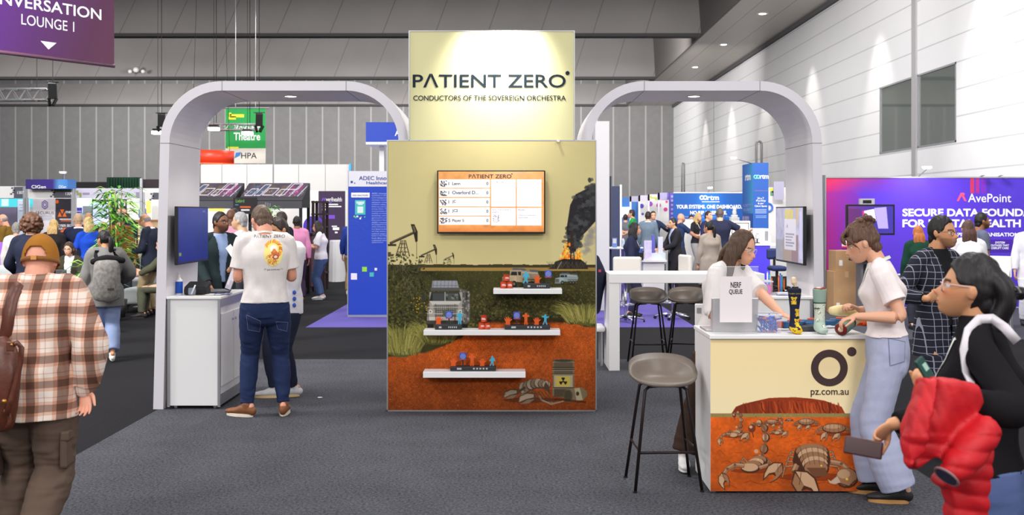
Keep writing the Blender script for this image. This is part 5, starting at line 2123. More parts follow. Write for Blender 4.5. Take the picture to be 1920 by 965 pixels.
 def hair(s,rgb,style='short',length=.3,thick=.045,line=.30,name='hair',extra=None,voxel=None,rough=.006,nape=-.40,side_cut=-.10):
  hs=s.hs
  mb=MB()
  D,fs=sphere_dirs(72,56)
  P=head_shape(D,feat=0)
  az=np.abs(np.arctan2(D[:,0],D[:,1]))
  zl=np.interp(az,[0,.5,.85,1.15,1.45,1.62,2.0,PI],[line,line-.02,line-.10,.02,side_cut,.02,nape+.1,nape])
  if style in('long','bob','curtain','curly','long_back'):
   zl=np.interp(az,[0,.45,.8,1.05,1.3,2.0,PI],[line,line-.03,line-.16,-.05,-.35,-.45,-.45])
  if style=='ring':
   zl=np.where((az>1.25)&(P[:,2]<.16),np.interp(az,[1.2,1.5,PI],[.0,-.1,nape]),9.0)
  z=P[:,2]
  m=np.clip((z-zl)/.035,0,1)
  th=thick*np.interp(az,[0,1.2,PI],[1.0,.8,.95])*np.interp(z,[-.4,0,.35,.5],[.45,.8,1.15,1.25])
  nz=folds(P,30,s.seed+40)*.012
  rad=1+(m*(th+nz)*2.2)-(1-m)*.16
  if style=='curly':
   rad=1+m*.5*(1+.0*nz)-(1-m)*.16
  P=P*rad[:,None]
  T=lambda v:s.hc+s.HR@(Vector(v)*hs)
  mb.add([tuple(T(p))for p in P],fs)
  if style=='short':
   mb.ball(T((0,-.23,-.20)),(.275*hs,.165*hs,.25*hs),s.HR,24,16)
  if style in('long','long_back'):
   l=length/hs
   mb.loft([T((0,-.20,.1)),T((0,-.36,-.2)),T((0,-.40,-.5)),T((0,-.36,-.5-l*.5)),T((0,-.30,-.5-l))],[.3*hs,.40*hs,.42*hs,.40*hs,.26*hs],[.16*hs,.15*hs,.12*hs,.10*hs,.04*hs],s.HR@Vector((1,0,0)),20,4)
  if style in('long','curtain'):
   l=length/hs
   for q in(-1,1):
    mb.loft([T((q*.10,.02,.46)),T((q*.30,.05,.20)),T((q*.36,.0,-.12)),T((q*.38,-.06,-.45)),T((q*.40,.02,-.5-l*.5)),T((q*.36,.10,-.5-l))],[.14*hs,.24*hs,.25*hs,.25*hs,.22*hs,.09*hs],[.09*hs,.07*hs,.065*hs,.075*hs,.07*hs,.03*hs],s.HR@Vector((0,1,0)),18,4)
  if style=='bob':
   l=length/hs
   mb.loft([T((0,-.16,.1)),T((0,-.26,-.2)),T((0,-.26,-.48-l*.5)),T((0,-.22,-.5-l))],[.3*hs,.42*hs,.44*hs,.36*hs],[.22*hs,.24*hs,.22*hs,.14*hs],s.HR@Vector((1,0,0)),20,4)
  if style=='curly':
   rg=np.random.RandomState(s.seed)
   for _ in range(230):
    d=rg.randn(3);d/=np.linalg.norm(d)
    if d[1]>.55 and d[2]<.45 or d[2]<-.75:
     continue
    r0=.52+.10*rg.rand()
    mb.ball(T((d[0]*r0*.98,d[1]*r0-.06,d[2]*r0+.05)),hs*(.055+.05*rg.rand()),None,8,6)
  if style=='ponytail':
   l=length/hs
   mb.ball(T((0,-.47,.06)),.11*hs,None,12,8)
   mb.loft([T((0,-.42,.06)),T((0,-.60,.04)),T((.02,-.66,-.25)),T((.0,-.62,-.25-l*.5)),T((0,-.56,-.25-l))],[.09*hs,.13*hs,.17*hs,.15*hs,.03*hs],[.08*hs,.11*hs,.13*hs,.10*hs,.02*hs],s.HR@Vector((1,0,0)),14,4)
  if style=='bun':
   rg=np.random.RandomState(s.seed)
   for _ in range(26):
    d=rg.randn(3)*.085
    mb.ball(T((d[0],-.22+d[1],.52+d[2]*.8)),hs*(.06+.05*rg.rand()),None,8,6)
  if extra:
   extra(mb,T,hs)
  V,F=remesh(mb,voxel or max(.0055,s.vox*.8))
  V=smooth_v(V,F,2)
  N=normals_v(V,F)
  a=folds(V,110,s.seed+5,(1,1,.2))*.6+folds(V,220,s.seed+6,(1,1,.15))*.4
  V=V+N*(a*rough)[:,None]
  return child(name,V,F,hair_mat(rgb),s.t)
 def glasses(s,m,shape='round',name='glasses',r=.088):
  hs=s.hs
  T=lambda v:s.hc+s.HR@(Vector(v)*hs)
  mb=MB();mb.smooth=True
  for q in(-1,1):
   pts=[]
   for k in range(20):
    a=2*PI*k/20
    x,z=math.cos(a),math.sin(a)
    if shape!='round':
     e=.55
     x=math.copysign(abs(x)**e,x);z=math.copysign(abs(z)**e,z)
    pts.append(T((q*.150+x*r*1.15,.425-.03*abs(q*.15+x*r),z*r*.9-.01)))
   mb.tube(pts,.009*hs,6,True)
   mb.tube([T((q*.25,.40,.02)),T((q*.335,.33,.03)),T((q*.355,.0,.03)),T((q*.35,-.09,-.03))],.008*hs,6)
  mb.tube([T((-.05,.44,.01)),T((0,.46,.025)),T((.05,.44,.01))],.009*hs,6)
  return build_local(mb,name,m,s.t)
 def lanyard(s,m,drop=.22,width=.016,badge=None,name='lanyard',back=True):
  """ribbon round the neck that hangs in a V on the chest"""
  H=s.H
  bv=s.bvh()
  Wf=lambda p:WM[s.t]@p
  low=s.chest-s.u*(drop-.09*H)+s.fw*.12*H
  ctr=s.neckb+s.u*.012*H
  ring=[]
  for k in range(13):
   a=-PI*.72+(k/12)*PI*1.44
   ring.append(ctr+s.r*math.sin(a)*.041*H-s.fw*math.cos(a)*.041*H+s.u*(.006+.012*math.cos(a))*H)
  chain=[]
  a0,b0=ring[0],ring[-1]
  for k in range(12):
   chain.append(low.lerp(a0,k/12))
  chain+=ring
  for k in range(1,13):
   chain.append(b0.lerp(low,k/12))
  rows=[[],[]]
  prev=None
  M3=WM[s.t].to_3x3()
  for i,p in enumerate(chain):
   t=(chain[min(i+1,len(chain)-1)]-chain[max(i-1,0)]).normalized()
   w=Wf(p)
   fwW=(M3@s.fw).normalized()
   hit_=bv.ray_cast(w+fwW*.5,-fwW)if(i<11 or i>26)else bv.find_nearest(w)
   if hit_[0]is None:
    hit_=bv.find_nearest(w)
   nn=(M3.inverted()@hit_[1]).normalized()
   base=WM[s.t].inverted()@hit_[0]
   q=base+nn*.004
   if 12<=i<=24:
    nn=(p-ctr).normalized()
    q=p
   sdv=t.cross(nn).normalized()*width/2
   rows[0].append(q-sdv)
   rows[1].append(q+sdv)
  mb=MB();mb.smooth=True
  mb.sheet(rows)
  o=build_local(mb,name,m,s.t)
  if badge is not None:
   c=rows[0][0]
   mb=MB()
   hit_=bv.find_nearest(Wf(low-s.u*.05))
   nn=(M3.inverted()@hit_[1]).normalized()
   base=WM[s.t].inverted()@hit_[0]+nn*.006
   rr=nn.cross(s.u).normalized()
   mb.prism([(-.045,-.06),(.045,-.06),(.045,.06),(-.045,.06)],base,rr,s.u,nn*.003)
   build_local(mb,'badge',badge,o)
  return o
def mat_plaid(name,base,bands,rough=.85):
 """woven checks: bands = [(axis, spacing, offset, width, rgb, strength)]"""
 m=bpy.data.materials.new(name)
 m.use_nodes=True
 nt=m.node_tree
 b=nt.nodes['Principled BSDF']
 b.inputs['Roughness'].default_value=rough
 b.inputs['Specular IOR Level'].default_value=.15
 tc=nt.nodes.new('ShaderNodeTexCoord')
 nz=nt.nodes.new('ShaderNodeTexNoise')
 nz.inputs['Scale'].default_value=5
 nt.links.new(tc.outputs['Object'],nz.inputs['Vector'])
 wv=nt.nodes.new('ShaderNodeVectorMath')
 wv.operation='MULTIPLY_ADD'
 wv.inputs[1].default_value=(.02,.02,.02)
 nt.links.new(nz.outputs['Color'],wv.inputs[0])
 nt.links.new(tc.outputs['Object'],wv.inputs[2])
 c0=nt.nodes.new('ShaderNodeRGB')
 c0.outputs[0].default_value=tuple(lin(base))+(1,)
 out=c0.outputs[0]
 for axis,sp,of,wd,c,st in bands:
  d=nt.nodes.new('ShaderNodeVectorMath')
  d.operation='DOT_PRODUCT'
  d.inputs[1].default_value=axis
  nt.links.new(wv.outputs[0],d.inputs[0])
  a=nt.nodes.new('ShaderNodeMath')
  a.operation='MULTIPLY_ADD'
  a.inputs[1].default_value=1/sp
  a.inputs[2].default_value=-of/sp+50
  nt.links.new(d.outputs['Value'],a.inputs[0])
  f=nt.nodes.new('ShaderNodeMath')
  f.operation='FRACT'
  nt.links.new(a.outputs[0],f.inputs[0])
  lt=nt.nodes.new('ShaderNodeMath')
  lt.operation='LESS_THAN'
  lt.inputs[1].default_value=wd/sp
  nt.links.new(f.outputs[0],lt.inputs[0])
  ml=nt.nodes.new('ShaderNodeMath')
  ml.operation='MULTIPLY'
  ml.inputs[1].default_value=st
  nt.links.new(lt.outputs[0],ml.inputs[0])
  mx=nt.nodes.new('ShaderNodeMix')
  mx.data_type='RGBA'
  mx.blend_type='MULTIPLY' if st<0.99 else 'MIX'
  nt.links.new(ml.outputs[0],mx.inputs['Factor'])
  nt.links.new(out,mx.inputs['A'])
  mx.inputs['B'].default_value=tuple(lin(c))+(1,)
  out=mx.outputs['Result']
 nt.links.new(out,b.inputs['Base Color'])
 MATS[name]=m
 return m
JEANS_D=cloth((38,50,84));JEANS_M=cloth((70,92,138));JEANS_L=cloth((172,176,202));CHINO=cloth((176,152,112))
NAVY=cloth((34,38,56));BLACKC=cloth((30,29,31));CHARC=cloth((50,50,56));TEE=cloth((224,216,213))
LANY=mat('lanyard_white',(222,226,216),.6)
GREYC=cloth((122,120,118))
p=Person('man in white T-shirt with phoenix print and dark jeans, back turned, at the left counter',(-2.15,9.05,0),.22,1.88,'m',1.06,SK_PINK,lean=.06,head=(.35,-.45,0),voxel=.0055)
p.arm(-1,p.L(462,498,9.28),hint=Vector((-.25,-.6,-.8)),hand=(.3,.9,.3),curl=.6)
p.arm(1,p.L(530,505,9.4),hint=Vector((.3,-.5,-.8)),hand=(-.2,.9,.2),curl=.6)
p.leg(-1,p.L(462,766,9.08)*1.0,hint=(0,1,0),toe=.95)
p.leg(1,p.L(532,760,9.15),hint=(0,1,0),toe=-.12)
for q in(-1,1):
 p.legs[q]['a'].z=.048*p.H
 p.leg(q,p.legs[q]['a'],(0,1,0),p.legs[q]['toe'])
p.body(stubble=((150,110,90),.35))
p.trousers(JEANS_D,off=.014,knee=.014,hem_off=.014,fold=.010,name='jeans')
p.top(TEE,hem=.015,off=.016,sleeve=.72,loose=1.22,fold=.008,flare=.006)
p.shoes((126,78,48),(226,214,196))
p.hair((92,72,58),'short',thick=.05,nape=-.30,rough=.010)
p.glasses(mat('dark_frame',(26,28,40),.3))
p.lanyard(LANY,drop=.2)
bvp=p.bvh()
rgt=Vector((math.cos(.22),math.sin(.22),0))
for tx,px0,px1,py,hh in(('P\u039bTIENT ZERO',476,533,446,.028),('/* pz.com.au */',495,530,508,.020)):
 a,b=at(px0,py,8.9),at(px1,py,8.9)
 mb=MB()
 letter_into(mb,tx,a,rgt,(0,0,1),width=(b-a).length,height=hh,bold=.004,bvh=bvp)
 mb.build('lettering',mat('print_dark',(62,52,54),.7),p.t,fix=False)
def print_patch(p,bvh,px,py,Y,w,h,painter,rgt,name,n=70):
 """printed picture that follows the cloth"""
 c=at(px,py,Y)
 nrm=rgt.cross(Vector((0,0,1)))
 ny=int(n*h/w)
 V,keep=[],np.zeros((ny,n),bool)
 C=np.zeros((ny,n,3))
 for j in range(ny):
  for i in range(n):
   u,v=i/(n-1),j/(ny-1)
   q=c+rgt*(u-.5)*w+Vector((0,0,(.5-v)*h))
   hh=bvh.ray_cast(q+nrm*.6,-nrm)
   V.append((hh[0]if hh[0]is not None else q)+nrm*.0022)
   yy,xx=int(v*(painter.H-1)),int(u*(painter.W-1))
   C[j,i]=painter.a[yy,xx]
   keep[j,i]=painter.alpha[yy,xx]>.4
 Fq=[]
 for j in range(ny-1):
  for i in range(n-1):
   if keep[j,i]and keep[j+1,i]and keep[j,i+1]and keep[j+1,i+1]:
    Fq.append((j*n+i,(j+1)*n+i,(j+1)*n+i+1,j*n+i+1))
 Mi=np.array(WM[p.t].inverted())
 V=np.array([tuple(v)for v in V])@Mi[:3,:3].T+Mi[:3,3]
 return child(name,V,np.array(Fq),mat_attr('shirt_print',.8,.15),p.t,C.reshape(-1,3))
def bird_print():
 q=Paint(60,84,2.0,(240,226,150))
 X,Y=q.X,q.Y
 a=((X-30)/27)**2+((Y-44)/38)**2<1
 q.mix(a*1.0,(244,226,140))
 al=a.copy()
 rg=q.rng
 def feather(pts,w,c,w1=.5):
  q.line(pts,w,c,.85,w1)
  b=Paint(60,84,2.0,(0,0,0))
  b.line(pts,w+1,(255,255,255),1,w1)
  al[b.a[...,0]>90]=True
 for k in range(46):
  t=k/45
  ang=PI*(1.05+1.25*t)
  r0=16+2*rg.rand()
  x,y=30+r0*math.cos(ang),30+r0*math.sin(ang)
  l=10+6*rg.rand()
  c=[(240,150,60),(250,204,60),(222,110,56),(252,222,90),(196,84,56)][rg.randint(5)]
  feather([(x,y),(x+l*.6*math.cos(ang+.5),y+l*.6*math.sin(ang+.5)),(x+l*math.cos(ang+1),y+l*math.sin(ang+1))],3.4,c)
 for k in range(40):
  t=rg.rand()
  x,y=18+22*t+rg.randn()*2,46+rg.rand()*24
  c=[(240,160,70),(226,120,60),(250,214,90),(190,86,60)][rg.randint(4)]
  feather([(x,y),(x-5+rg.randn()*3,y+5),(x-9+18*rg.rand(),y+11)],2.6,c)
 q.ell(31,30,10,11,(246,240,232))
 q.ell(33,42,9,7,(210,110,70));q.ell(33,36,5,6,(226,140,60));q.ell(37,54,9,8,(186,92,76));q.ell(37,54,5,4,(240,220,200))
 q.alpha=al*1.0
 return q
print_patch(p,bvp,512,474,8.9,.178,.245,bird_print(),rgt,'bird_print')
def surf_patch(p,VF,quad,Y,name,m,n=14):
 """sewn-on patch that follows the cloth, between four photograph points"""
 bv,e=p.bvh(VF),Vector((0,0,EYE))
 rows=[]
 for j in range(n):
  r=[]
  for i in range(n):
   u,v=i/(n-1),j/(n-1)
   a=[quad[0][k]*(1-u)+quad[1][k]*u for k in(0,1)]
   b=[quad[3][k]*(1-u)+quad[2][k]*u for k in(0,1)]
   d=(at(a[0]*(1-v)+b[0]*v,a[1]*(1-v)+b[1]*v,Y)-e).normalized()
   h=bv.ray_cast(e,d)
   if h[0]is None:
    return
   r.append(h[0]-d*.004)
  rows.append(r)
 mb=MB();mb.smooth=True;mb.sheet(rows)
 edge=[r[0]for r in rows]+rows[-1][1:]+[r[-1]for r in rows[-2::-1]]+rows[0][-2:0:-1]
 o=mb.build(name,m,p.t,fix=False)
 mb=MB();mb.tube([q+Vector((0,-.001,0))for q in edge],.0016,5,True)
 mb.build('stitching',mat('stitch_grey',(120,124,150),.8),o)
for qd in(((462,590),(489,602),(487,622),(465,618)),((517,603),(540,604),(538,621),(521,617))):
 surf_patch(p,p.trVF,qd,8.9,'back_pocket',cloth((42,54,90)))
t=thing('paper_sheet','folded white sheet held by the man in the white T-shirt','paper',at(438,478,9.3))
mb=MB()
c0,c1,c2,c3=at(424,461,9.32),at(440,458,9.32),at(449,492,9.3),at(436,482,9.3)
mb.sheet([[at(423,465,9.34),at(432,457,9.34)],[at(434,482,9.26),at(442,470,9.26)],[at(438,508,9.32),at(444,500,9.32)]],(0,.002,0))
mb.build('sheet',OFFWHITE,t)
p=Person('person in pale printed long-sleeved top and dark trousers, mostly hidden behind the white T-shirt man',(-2.20,10.1,0),2.6,1.76,'m',1.0,SK_TAN,head=(-.2,-.3,0),voxel=.009)
p.arm(-1,p.L(538,585,10.05),hint=Vector((-.9,-.2,-.3)),curl=.5)
p.leg(1,(.03,.12,.048*1.74),toe=-1.0)
p.leg(-1,(-.08,-.02,.048*1.74),toe=-.8)
p.body()
p.trousers(NAVY,off=.010)
p.top(cloth((226,224,228)),hem=-.06,off=.02,sleeve=1.95,loose=1.25)
p.shoes((196,196,198),(206,176,128))
p.hair((50,40,36),'short')
mb=MB()
for k in range(3):
 a=at(552,548+12*k,9.94)
 mb.ball(a,(.018,.01,.022),nu=8,nv=6)
mb.build('sleeve_print',mat('print_blue',(60,90,190),.7),p.t)
p=Person('woman with long brown hair and clear glasses, white T-shirt, leaning behind the printed counter',(1.47,7.46,0),-2.35,1.70,'f',1.0,SK_FAIR,lean=.24,side=.04,head=(.14,-.34,-.06),voxel=.0040,nose=.9)
p.arm(1,p.L(1392,628,7.10),hint=Vector((.4,-.5,-.8)),hand=(.2,.9,-.1),palm=(0,0,-1),curl=.3)
p.arm(-1,p.L(1478,602,6.98),hint=Vector((-.6,-.4,-.7)),hand=p.L(1505,612,6.90)-p.L(1478,602,6.98),palm=(0,0,-1),curl=.45,thumb=.6)
p.leg(1,p.L(1278,862,7.22),toe=.15)
p.legs[1]['a'].z=.048*p.H
p.leg(1,p.legs[1]['a'],toe=-.9)
p.leg(-1,(-.06,.14,.048*p.H),toe=0)
p.body(brow=(84,58,42),lips=(186,112,106),eyes=False,blush=.35)
p.eyes(look=(-.15,-.45),lid=.46)
p.trousers(cloth((64,46,38)),off=.02,knee=.03,hem_off=.045)
p.top(TEE,hem=-.06,off=.014,sleeve=.92,loose=1.3,fold=.009)
p.shoes((236,234,232),(236,234,230))
LH=(74,52,38)
def part_line(mb,T,hs):
 pass
p.hair(LH,'long',length=.34,thick=.05,line=.36,rough=.004,voxel=.0045)
p.glasses(mat('clear_frame',(214,206,204),.15,spec=.8),'square',r=.098)
WOMAN=p
p=Person('woman with pinned-up brown hair, white T-shirt and pale wide jeans, busy at the printed counter',(2.34,6.48,0),PI/2-.30,1.75,'f',.97,SK_FAIR,lean=.10,head=(.0,-.40,0),voxel=.0040)
wl=p.L(1606,593,6.34)
p.arm(-1,wl,hint=Vector((-.25,-1.0,-.5)),hand=p.L(1576,601,6.34)-wl,palm=(0,-.2,-1),curl=[.5,.55,.6,.7],thumb=.5)
wr=p.L(1612,580,6.64)
p.arm(1,wr,hint=Vector((.4,-.8,-.6)),hand=p.L(1584,568,6.62)-wr,palm=(0,.0,-1),curl=[.75,.9,1.1,1.2],thumb=.9)
p.leg(-1,(-.085,-.06,.048*p.H),toe=.1)
p.leg(1,(.09,.07,.048*p.H),toe=-.05)
p.body(brow=(96,64,46),lips=(190,104,100),eyes=False,blush=.4)
p.eyes(look=(0,-.55),lid=.56)
p.trousers(JEANS_L,off=.014,knee=.034,hem=.98,hem_off=.066,fold=.004,rise=.112,name='jeans')
p.top(cloth((236,224,222)),hem=.066,off=.012,sleeve=.66,loose=1.35,fold=.006)
p.shoes((36,34,36),(176,128,74))
hsx=p.hs
def updo(mb,T,hs):
 rg=np.random.RandomState(4)
 for _ in range(40):
  d=rg.randn(3)
  mb.ball(T((d[0]*.10,-.20+d[1]*.12,.50+d[2]*.06)),hs*(.05+.05*rg.rand()),None,8,6)
 for q in(-.24,-.12,0,.12,.24):
  mb.loft([T((q*.8,.20,.48)),T((q,.44,.34)),T((q*1.1,.47,.20)),T((q*1.15,.455,.10))],[.07*hs]*3+[.03*hs],[.05*hs]*3+[.02*hs],p.HR@Vector((1,0,0)),10,3)
 for q in(-1,1):
  mb.loft([T((q*.27,.36,.26)),T((q*.34,.25,.05)),T((q*.345,.17,-.12)),T((q*.34,.22,-.30))],[.05*hs,.03*hs,.02*hs,.008*hs],[.04*hs,.02*hs,.015*hs,.008*hs],p.HR@Vector((0,1,0)),8,3)
 mb.loft([T((.05,-.36,-.15)),T((.06,-.40,-.26)),T((.06,-.40,-.36))],[.08*hs,.05*hs,.01*hs],[.03*hs,.02*hs,.01*hs],p.HR@Vector((1,0,0)),8,3)
p.hair((92,64,50),'short',thick=.085,line=.26,extra=updo,rough=.009,nape=-.30,side_cut=.06,voxel=.0045)
p.lanyard(LANY,drop=.30,width=.018)
surf_patch(p,p.trVF,((1666,634),(1697,640),(1696,677),(1669,685)),6.4,'back_pocket',cloth((166,170,198)))
UPDO=p
p=Person('man in dark window-check suit, black shirt and glasses, standing behind the counter woman',(3.18,7.80,0),-2.65,1.765,'m',1.0,SK_TAN,head=(.26,-.02,0),voxel=.0048,nose=1.15)
wr=p.L(1738,560,7.45)
p.arm(1,wr,hint=Vector((.45,-.5,-.8)),hand=(-.9,.2,.35),palm=(0,-1,0),curl=.8,thumb=.7)
p.arm(-1,(-.31,.0,.80),hint=Vector((-.4,-.8,-.2)),curl=.4)
p.leg(1,(.10,.06,.083),toe=-.2)
p.leg(-1,(-.10,-.02,.083),toe=.2)
p.body(brow=(30,24,22),lips=(164,104,92),stubble=((70,52,46),.35),eyes=False)
p.eyes(look=(-.1,0),lid=.36)
SUIT=mat_plaid('window_check',(38,40,52),[((1,0,0),.046,0,.0042,(150,152,166),1.0),((0,0,1),.050,0,.0042,(150,152,166),1.0)],.8)
p.trousers(SUIT,off=.014,knee=.018,hem_off=.02)
p.top(BLACKC,hem=.02,off=.006,sleeve=1.9,name='shirt',neck=.012)
p.top(SUIT,hem=-.11,off=.018,sleeve=1.90,loose=1.12,sleeve_off=.012,name='jacket',open_front=(p.hip.z-.05,.012,p.neckb.z+.02,.080),fold=.005,flare=.012)
p.shoes((30,28,28),(20,20,20))
p.hair((26,22,22),'short',thick=.05,line=.30,rough=.008)
p.glasses(mat('gold_frame',(150,130,110),.25,.7),'round',r=.095)
CHECK=p
p=Person('man in brown plaid shirt and mustard cap seen from behind, walking at the left edge',(-2.46,5.34,0),.12,1.70,'m',1.12,SK_PINK,lean=.10,head=(.02,-.24,0),voxel=.0048,headk=1.06)
p.hc=p.hc-p.u*.034
wr=p.L(160,728,5.40)
p.arm(1,wr,hint=Vector((.9,-.5,0)),hand=p.L(160,770,5.36)-wr,palm=(-.25,-1,0),curl=.22,spread=.4,thumb=.15)
p.arm(-1,p.L(-45,690,5.6),hint=Vector((-.8,-.6,-.2)),curl=.6)
p.leg(-1,(-.115,.10,.082),toe=.1)
p.leg(1,(.07,-.24,.17),hint=(.1,1,0),toe=-.1,pitch=-.6)
p.body(blush=.2)
PL=mat_plaid('plaid_flannel',(236,220,208),[((1,0,0),.132,.028,.040,(128,92,76),.85),((0,0,1),.122,.055,.036,(140,104,88),.80),((1,0,0),.132,.068,.016,(232,190,168),.7),((1,0,0),.132,.012,.016,(232,190,168),.7),((0,0,1),.122,.091,.016,(232,190,168),.7),((0,0,1),.122,.039,.016,(232,190,168),.7),((1,0,0),.132,.105,.004,(206,160,140),.6),((0,0,1),.122,.125,.004,(206,160,140),.6)],.9)
p.trousers(mat('cargo_cotton',(94,78,68),.9,spec=.1,noise=(10,.08)),off=.03,knee=.04,hem_off=.04,fold=.014)
p.top(PL,hem=-.085,off=.028,sleeve=1.92,loose=1.42,fold=.012,flare=.012,name='shirt')
p.shoes((70,56,48),(40,36,34))
mb=MB()
ctr=p.neckb+p.u*.036
pts0,pts1=[],[]
for k in range(25):
 a=2*PI*k/24
 pts0.append(ctr+p.r*math.sin(a)*.072-p.fw*math.cos(a)*.068+p.u*(.022-.006*math.cos(a)))
 pts1.append(ctr+p.r*math.sin(a)*.100-p.fw*math.cos(a)*.096-p.u*(.018+.010*math.cos(a)))
mb.smooth=True
mb.sheet([pts0,pts1])
o=build_local(mb,'collar',PL,p.t)
sm=o.modifiers.new('thickness','SOLIDIFY');sm.thickness=.006
A=p.arms[1]
mb=MB();mb.smooth=True
d=(A['w']-A['e']).normalized()
mb.loft([A['w']-d*.05,A['w']-d*.03,A['w']-d*.004],[.055,.060,.054],[.055,.060,.054],p.fw,20,3)
build_local(mb,'cuff',PL,p.t)
cargo=MATS['cargo_cotton']
mb=MB()
mb.rbox(.155,.195,-.09,.06,.48,.66,.015)
mb.rbox(.16,.205,-.095,.065,.62,.67,.01)
build_local(mb,'cargo_pocket',cargo,p.t)
mb=MB()
mb.rbox(-.215,-.17,-.06,.09,.42,.60,.015)
mb.rbox(-.225,-.172,-.065,.095,.56,.61,.01)
build_local(mb,'cargo_pocket',cargo,p.t)
hs=p.hs
T=lambda v:p.hc+p.HR@(Vector(v)*hs)
CAPM=mat('cap_cotton',(164,108,40),.85,spec=.15,noise=(18,.06),bump=(300,.3,.002))
D,fs=sphere_dirs(64,48)
Pc=head_shape(D,feat=0)*np.array([1.13,1.12,1.16])+np.array([0,0,.0])
azb=np.abs(np.arctan2(D[:,0],-D[:,1]))
edge_z=np.full(len(D),.02)
hole=(azb<.62)&(Pc[:,2]<.16-.0*azb)&(D[:,1]<0)
arch_h=.20*np.sqrt(np.clip(1-(azb/.60)**2,0,1))
hole=(azb<.60)&(Pc[:,2]<.02+arch_h)&(D[:,1]<0)
keepv=(Pc[:,2]>-.06)&~hole
fk=[f_ for f_ in fs if all(keepv[i]for i in f_)]
mb=MB();mb.smooth=True
mb.add([tuple(T(q))for q in Pc],fk)
cap=build_local(mb,'cap',CAPM,p.t)
so=cap.modifiers.new('thickness','SOLIDIFY');so.thickness=.004
mb=MB();mb.smooth=True
band=[]
for k in range(48):
 a=2*PI*k/48
 band.append(T((.335*1.13*math.sin(a),-.415*1.13*math.cos(a)+.01,-.05)))
rows=[[q+p.HR@Vector((0,0,z))*hs for q in band+band[:1]]for z in(-.045,.045)]
mb.sheet(rows)
o=build_local(mb,'strap',mat('cap_strap',(134,84,32),.7),cap)
so=o.modifiers.new('thickness','SOLIDIFY');so.thickness=.004;so.offset=1
mb=MB()
mb.prism([(-.06,-.045),(.06,-.045),(.06,.045),(-.06,.045)],T((0,-.475,-.05)),p.HR@Vector((hs,0,0)),p.HR@Vector((0,0,hs)),p.HR@Vector((0,-.004,0)))
build_local(mb,'buckle',mat('brass_dark',(128,84,40),.35,.7),cap)
mb=MB();mb.smooth=True
mb.sheet([[T((x,.42+.10*(1-(x/.3)**2)*k,.0+.02*(1-abs(x)/.3)-.05*k))for x in np.linspace(-.28,.28,9)]for k in(0,1.2,2.4)])
o=build_local(mb,'visor',CAPM,cap)
so=o.modifiers.new('thickness','SOLIDIFY');so.thickness=.004
mb=MB();mb.ball(T((0,-.03,.575)),.018*hs,None,10,6)
build_local(mb,'button',CAPM,cap)
for a in(-.95,.95):
 mb=MB();mb.rbox(-.022,.022,-.003,.003,-.014,.014,.003)
PLAID=p
p=Person('woman in black sweater with dark hair, facing left, red jacket over her arm',(1.60,3.52,0),PI/2-.50,1.645,'f',1.04,SK_TAN,lean=.03,head=(.04,.12,0),voxel=.0045)
wl=p.L(1752,745,3.22)
p.arm(-1,wl,hint=Vector((-.35,-.9,-.5)),hand=p.L(1722,712,3.18)-wl,palm=(.6,-.3,.4),curl=.7,thumb=.5)
wr=p.L(1672,795,3.50)
p.arm(1,wr,hint=Vector((.3,-.7,-.9)),hand=p.L(1622,838,3.46)-wr,palm=(-.75,-.1,-.55),curl=[.45,.5,.55,.6],thumb=.35)
p.leg(-1,(-.085,-.16,.125),hint=(0,1,0),toe=0,pitch=-.25)
p.leg(1,(.085,.20,.078),hint=(0,1,0),toe=0)
p.body(brow=(30,24,24),lips=(196,110,104),eyes=False,blush=.5)
p.eyes(look=(0,.1),lid=.40)
p.trousers(cloth((88,104,150)),off=.014,knee=.02,hem_off=.03,name='jeans',rise=.10)
p.top(mat('black_knit',(26,24,27),.9,spec=.1,bump=(340,.4,.002)),hem=.045,off=.010,sleeve=1.92,loose=1.2,fold=.006,neck=.028,name='sweater')
p.shoes((230,230,230),(230,230,230))
def halfup(mb,T,hs):
 mb.loft([T((0,-.10,.30)),T((0,-.40,.10)),T((0,-.50,-.12)),T((0,-.42,-.40)),T((.02,-.36,-.75)),T((.05,-.34,-1.15)),T((.10,-.36,-1.6))],[.20*hs,.34*hs,.36*hs,.36*hs,.36*hs,.34*hs,.10*hs],[.16*hs,.18*hs,.16*hs,.16*hs,.13*hs,.11*hs,.03*hs],p.HR@Vector((1,0,0)),20,4)
p.hair((28,24,27),'short',thick=.05,line=.26,extra=halfup,rough=.004,nape=-.45,side_cut=.02,voxel=.0045)
p.glasses(mat('pale_pink_frame',(204,180,184),.2,spec=.7),'round',r=.10)
p.lanyard(LANY,drop=.36,width=.016)
T=lambda v:p.hc+p.HR@(Vector(v)*p.hs)
mb=MB();mb.smooth=True
for q in(-1,1):
 mb.tube([T((-.12,-.58,.02+.05*q)),T((-.02,-.70,.02+.03*q)),T((.12,-.66,.02+.02*q))],[.012,.016,.008],8)
mb.ball(T((-.05,-.62,.02)),(.02,.03,.018),None,12,8)
build_local(mb,'hair_clip',mat('clip_black',(24,22,24),.25,spec=.6),p.t)
BLACKW=p
mb=MB();mb.smooth=True
bv=p.bvh()
rows=[[],[]]
for px,py in((1905,640),(1885,615),(1862,598),(1835,598),(1815,620),(1808,655),(1812,700),(1826,740)):
 o_,d_=Vector((0,0,EYE)),(at(px,py,3.5)-Vector((0,0,EYE))).normalized()
 hh=bv.ray_cast(o_,d_)
 q=(hh[0]if hh[0]is not None else at(px,py,3.38))-d_*.010
 rows[0].append(q);rows[1].append(q)
pts=rows[0]
w=[]
for i,q in enumerate(pts):
 t_=(pts[min(i+1,len(pts)-1)]-pts[max(i-1,0)]).normalized()
 sdv=t_.cross(Vector((0,1,0))).normalized()*.016
 rows[0][i],=(q-sdv,)
 w.append(q+sdv)
mb.sheet([rows[0],w])
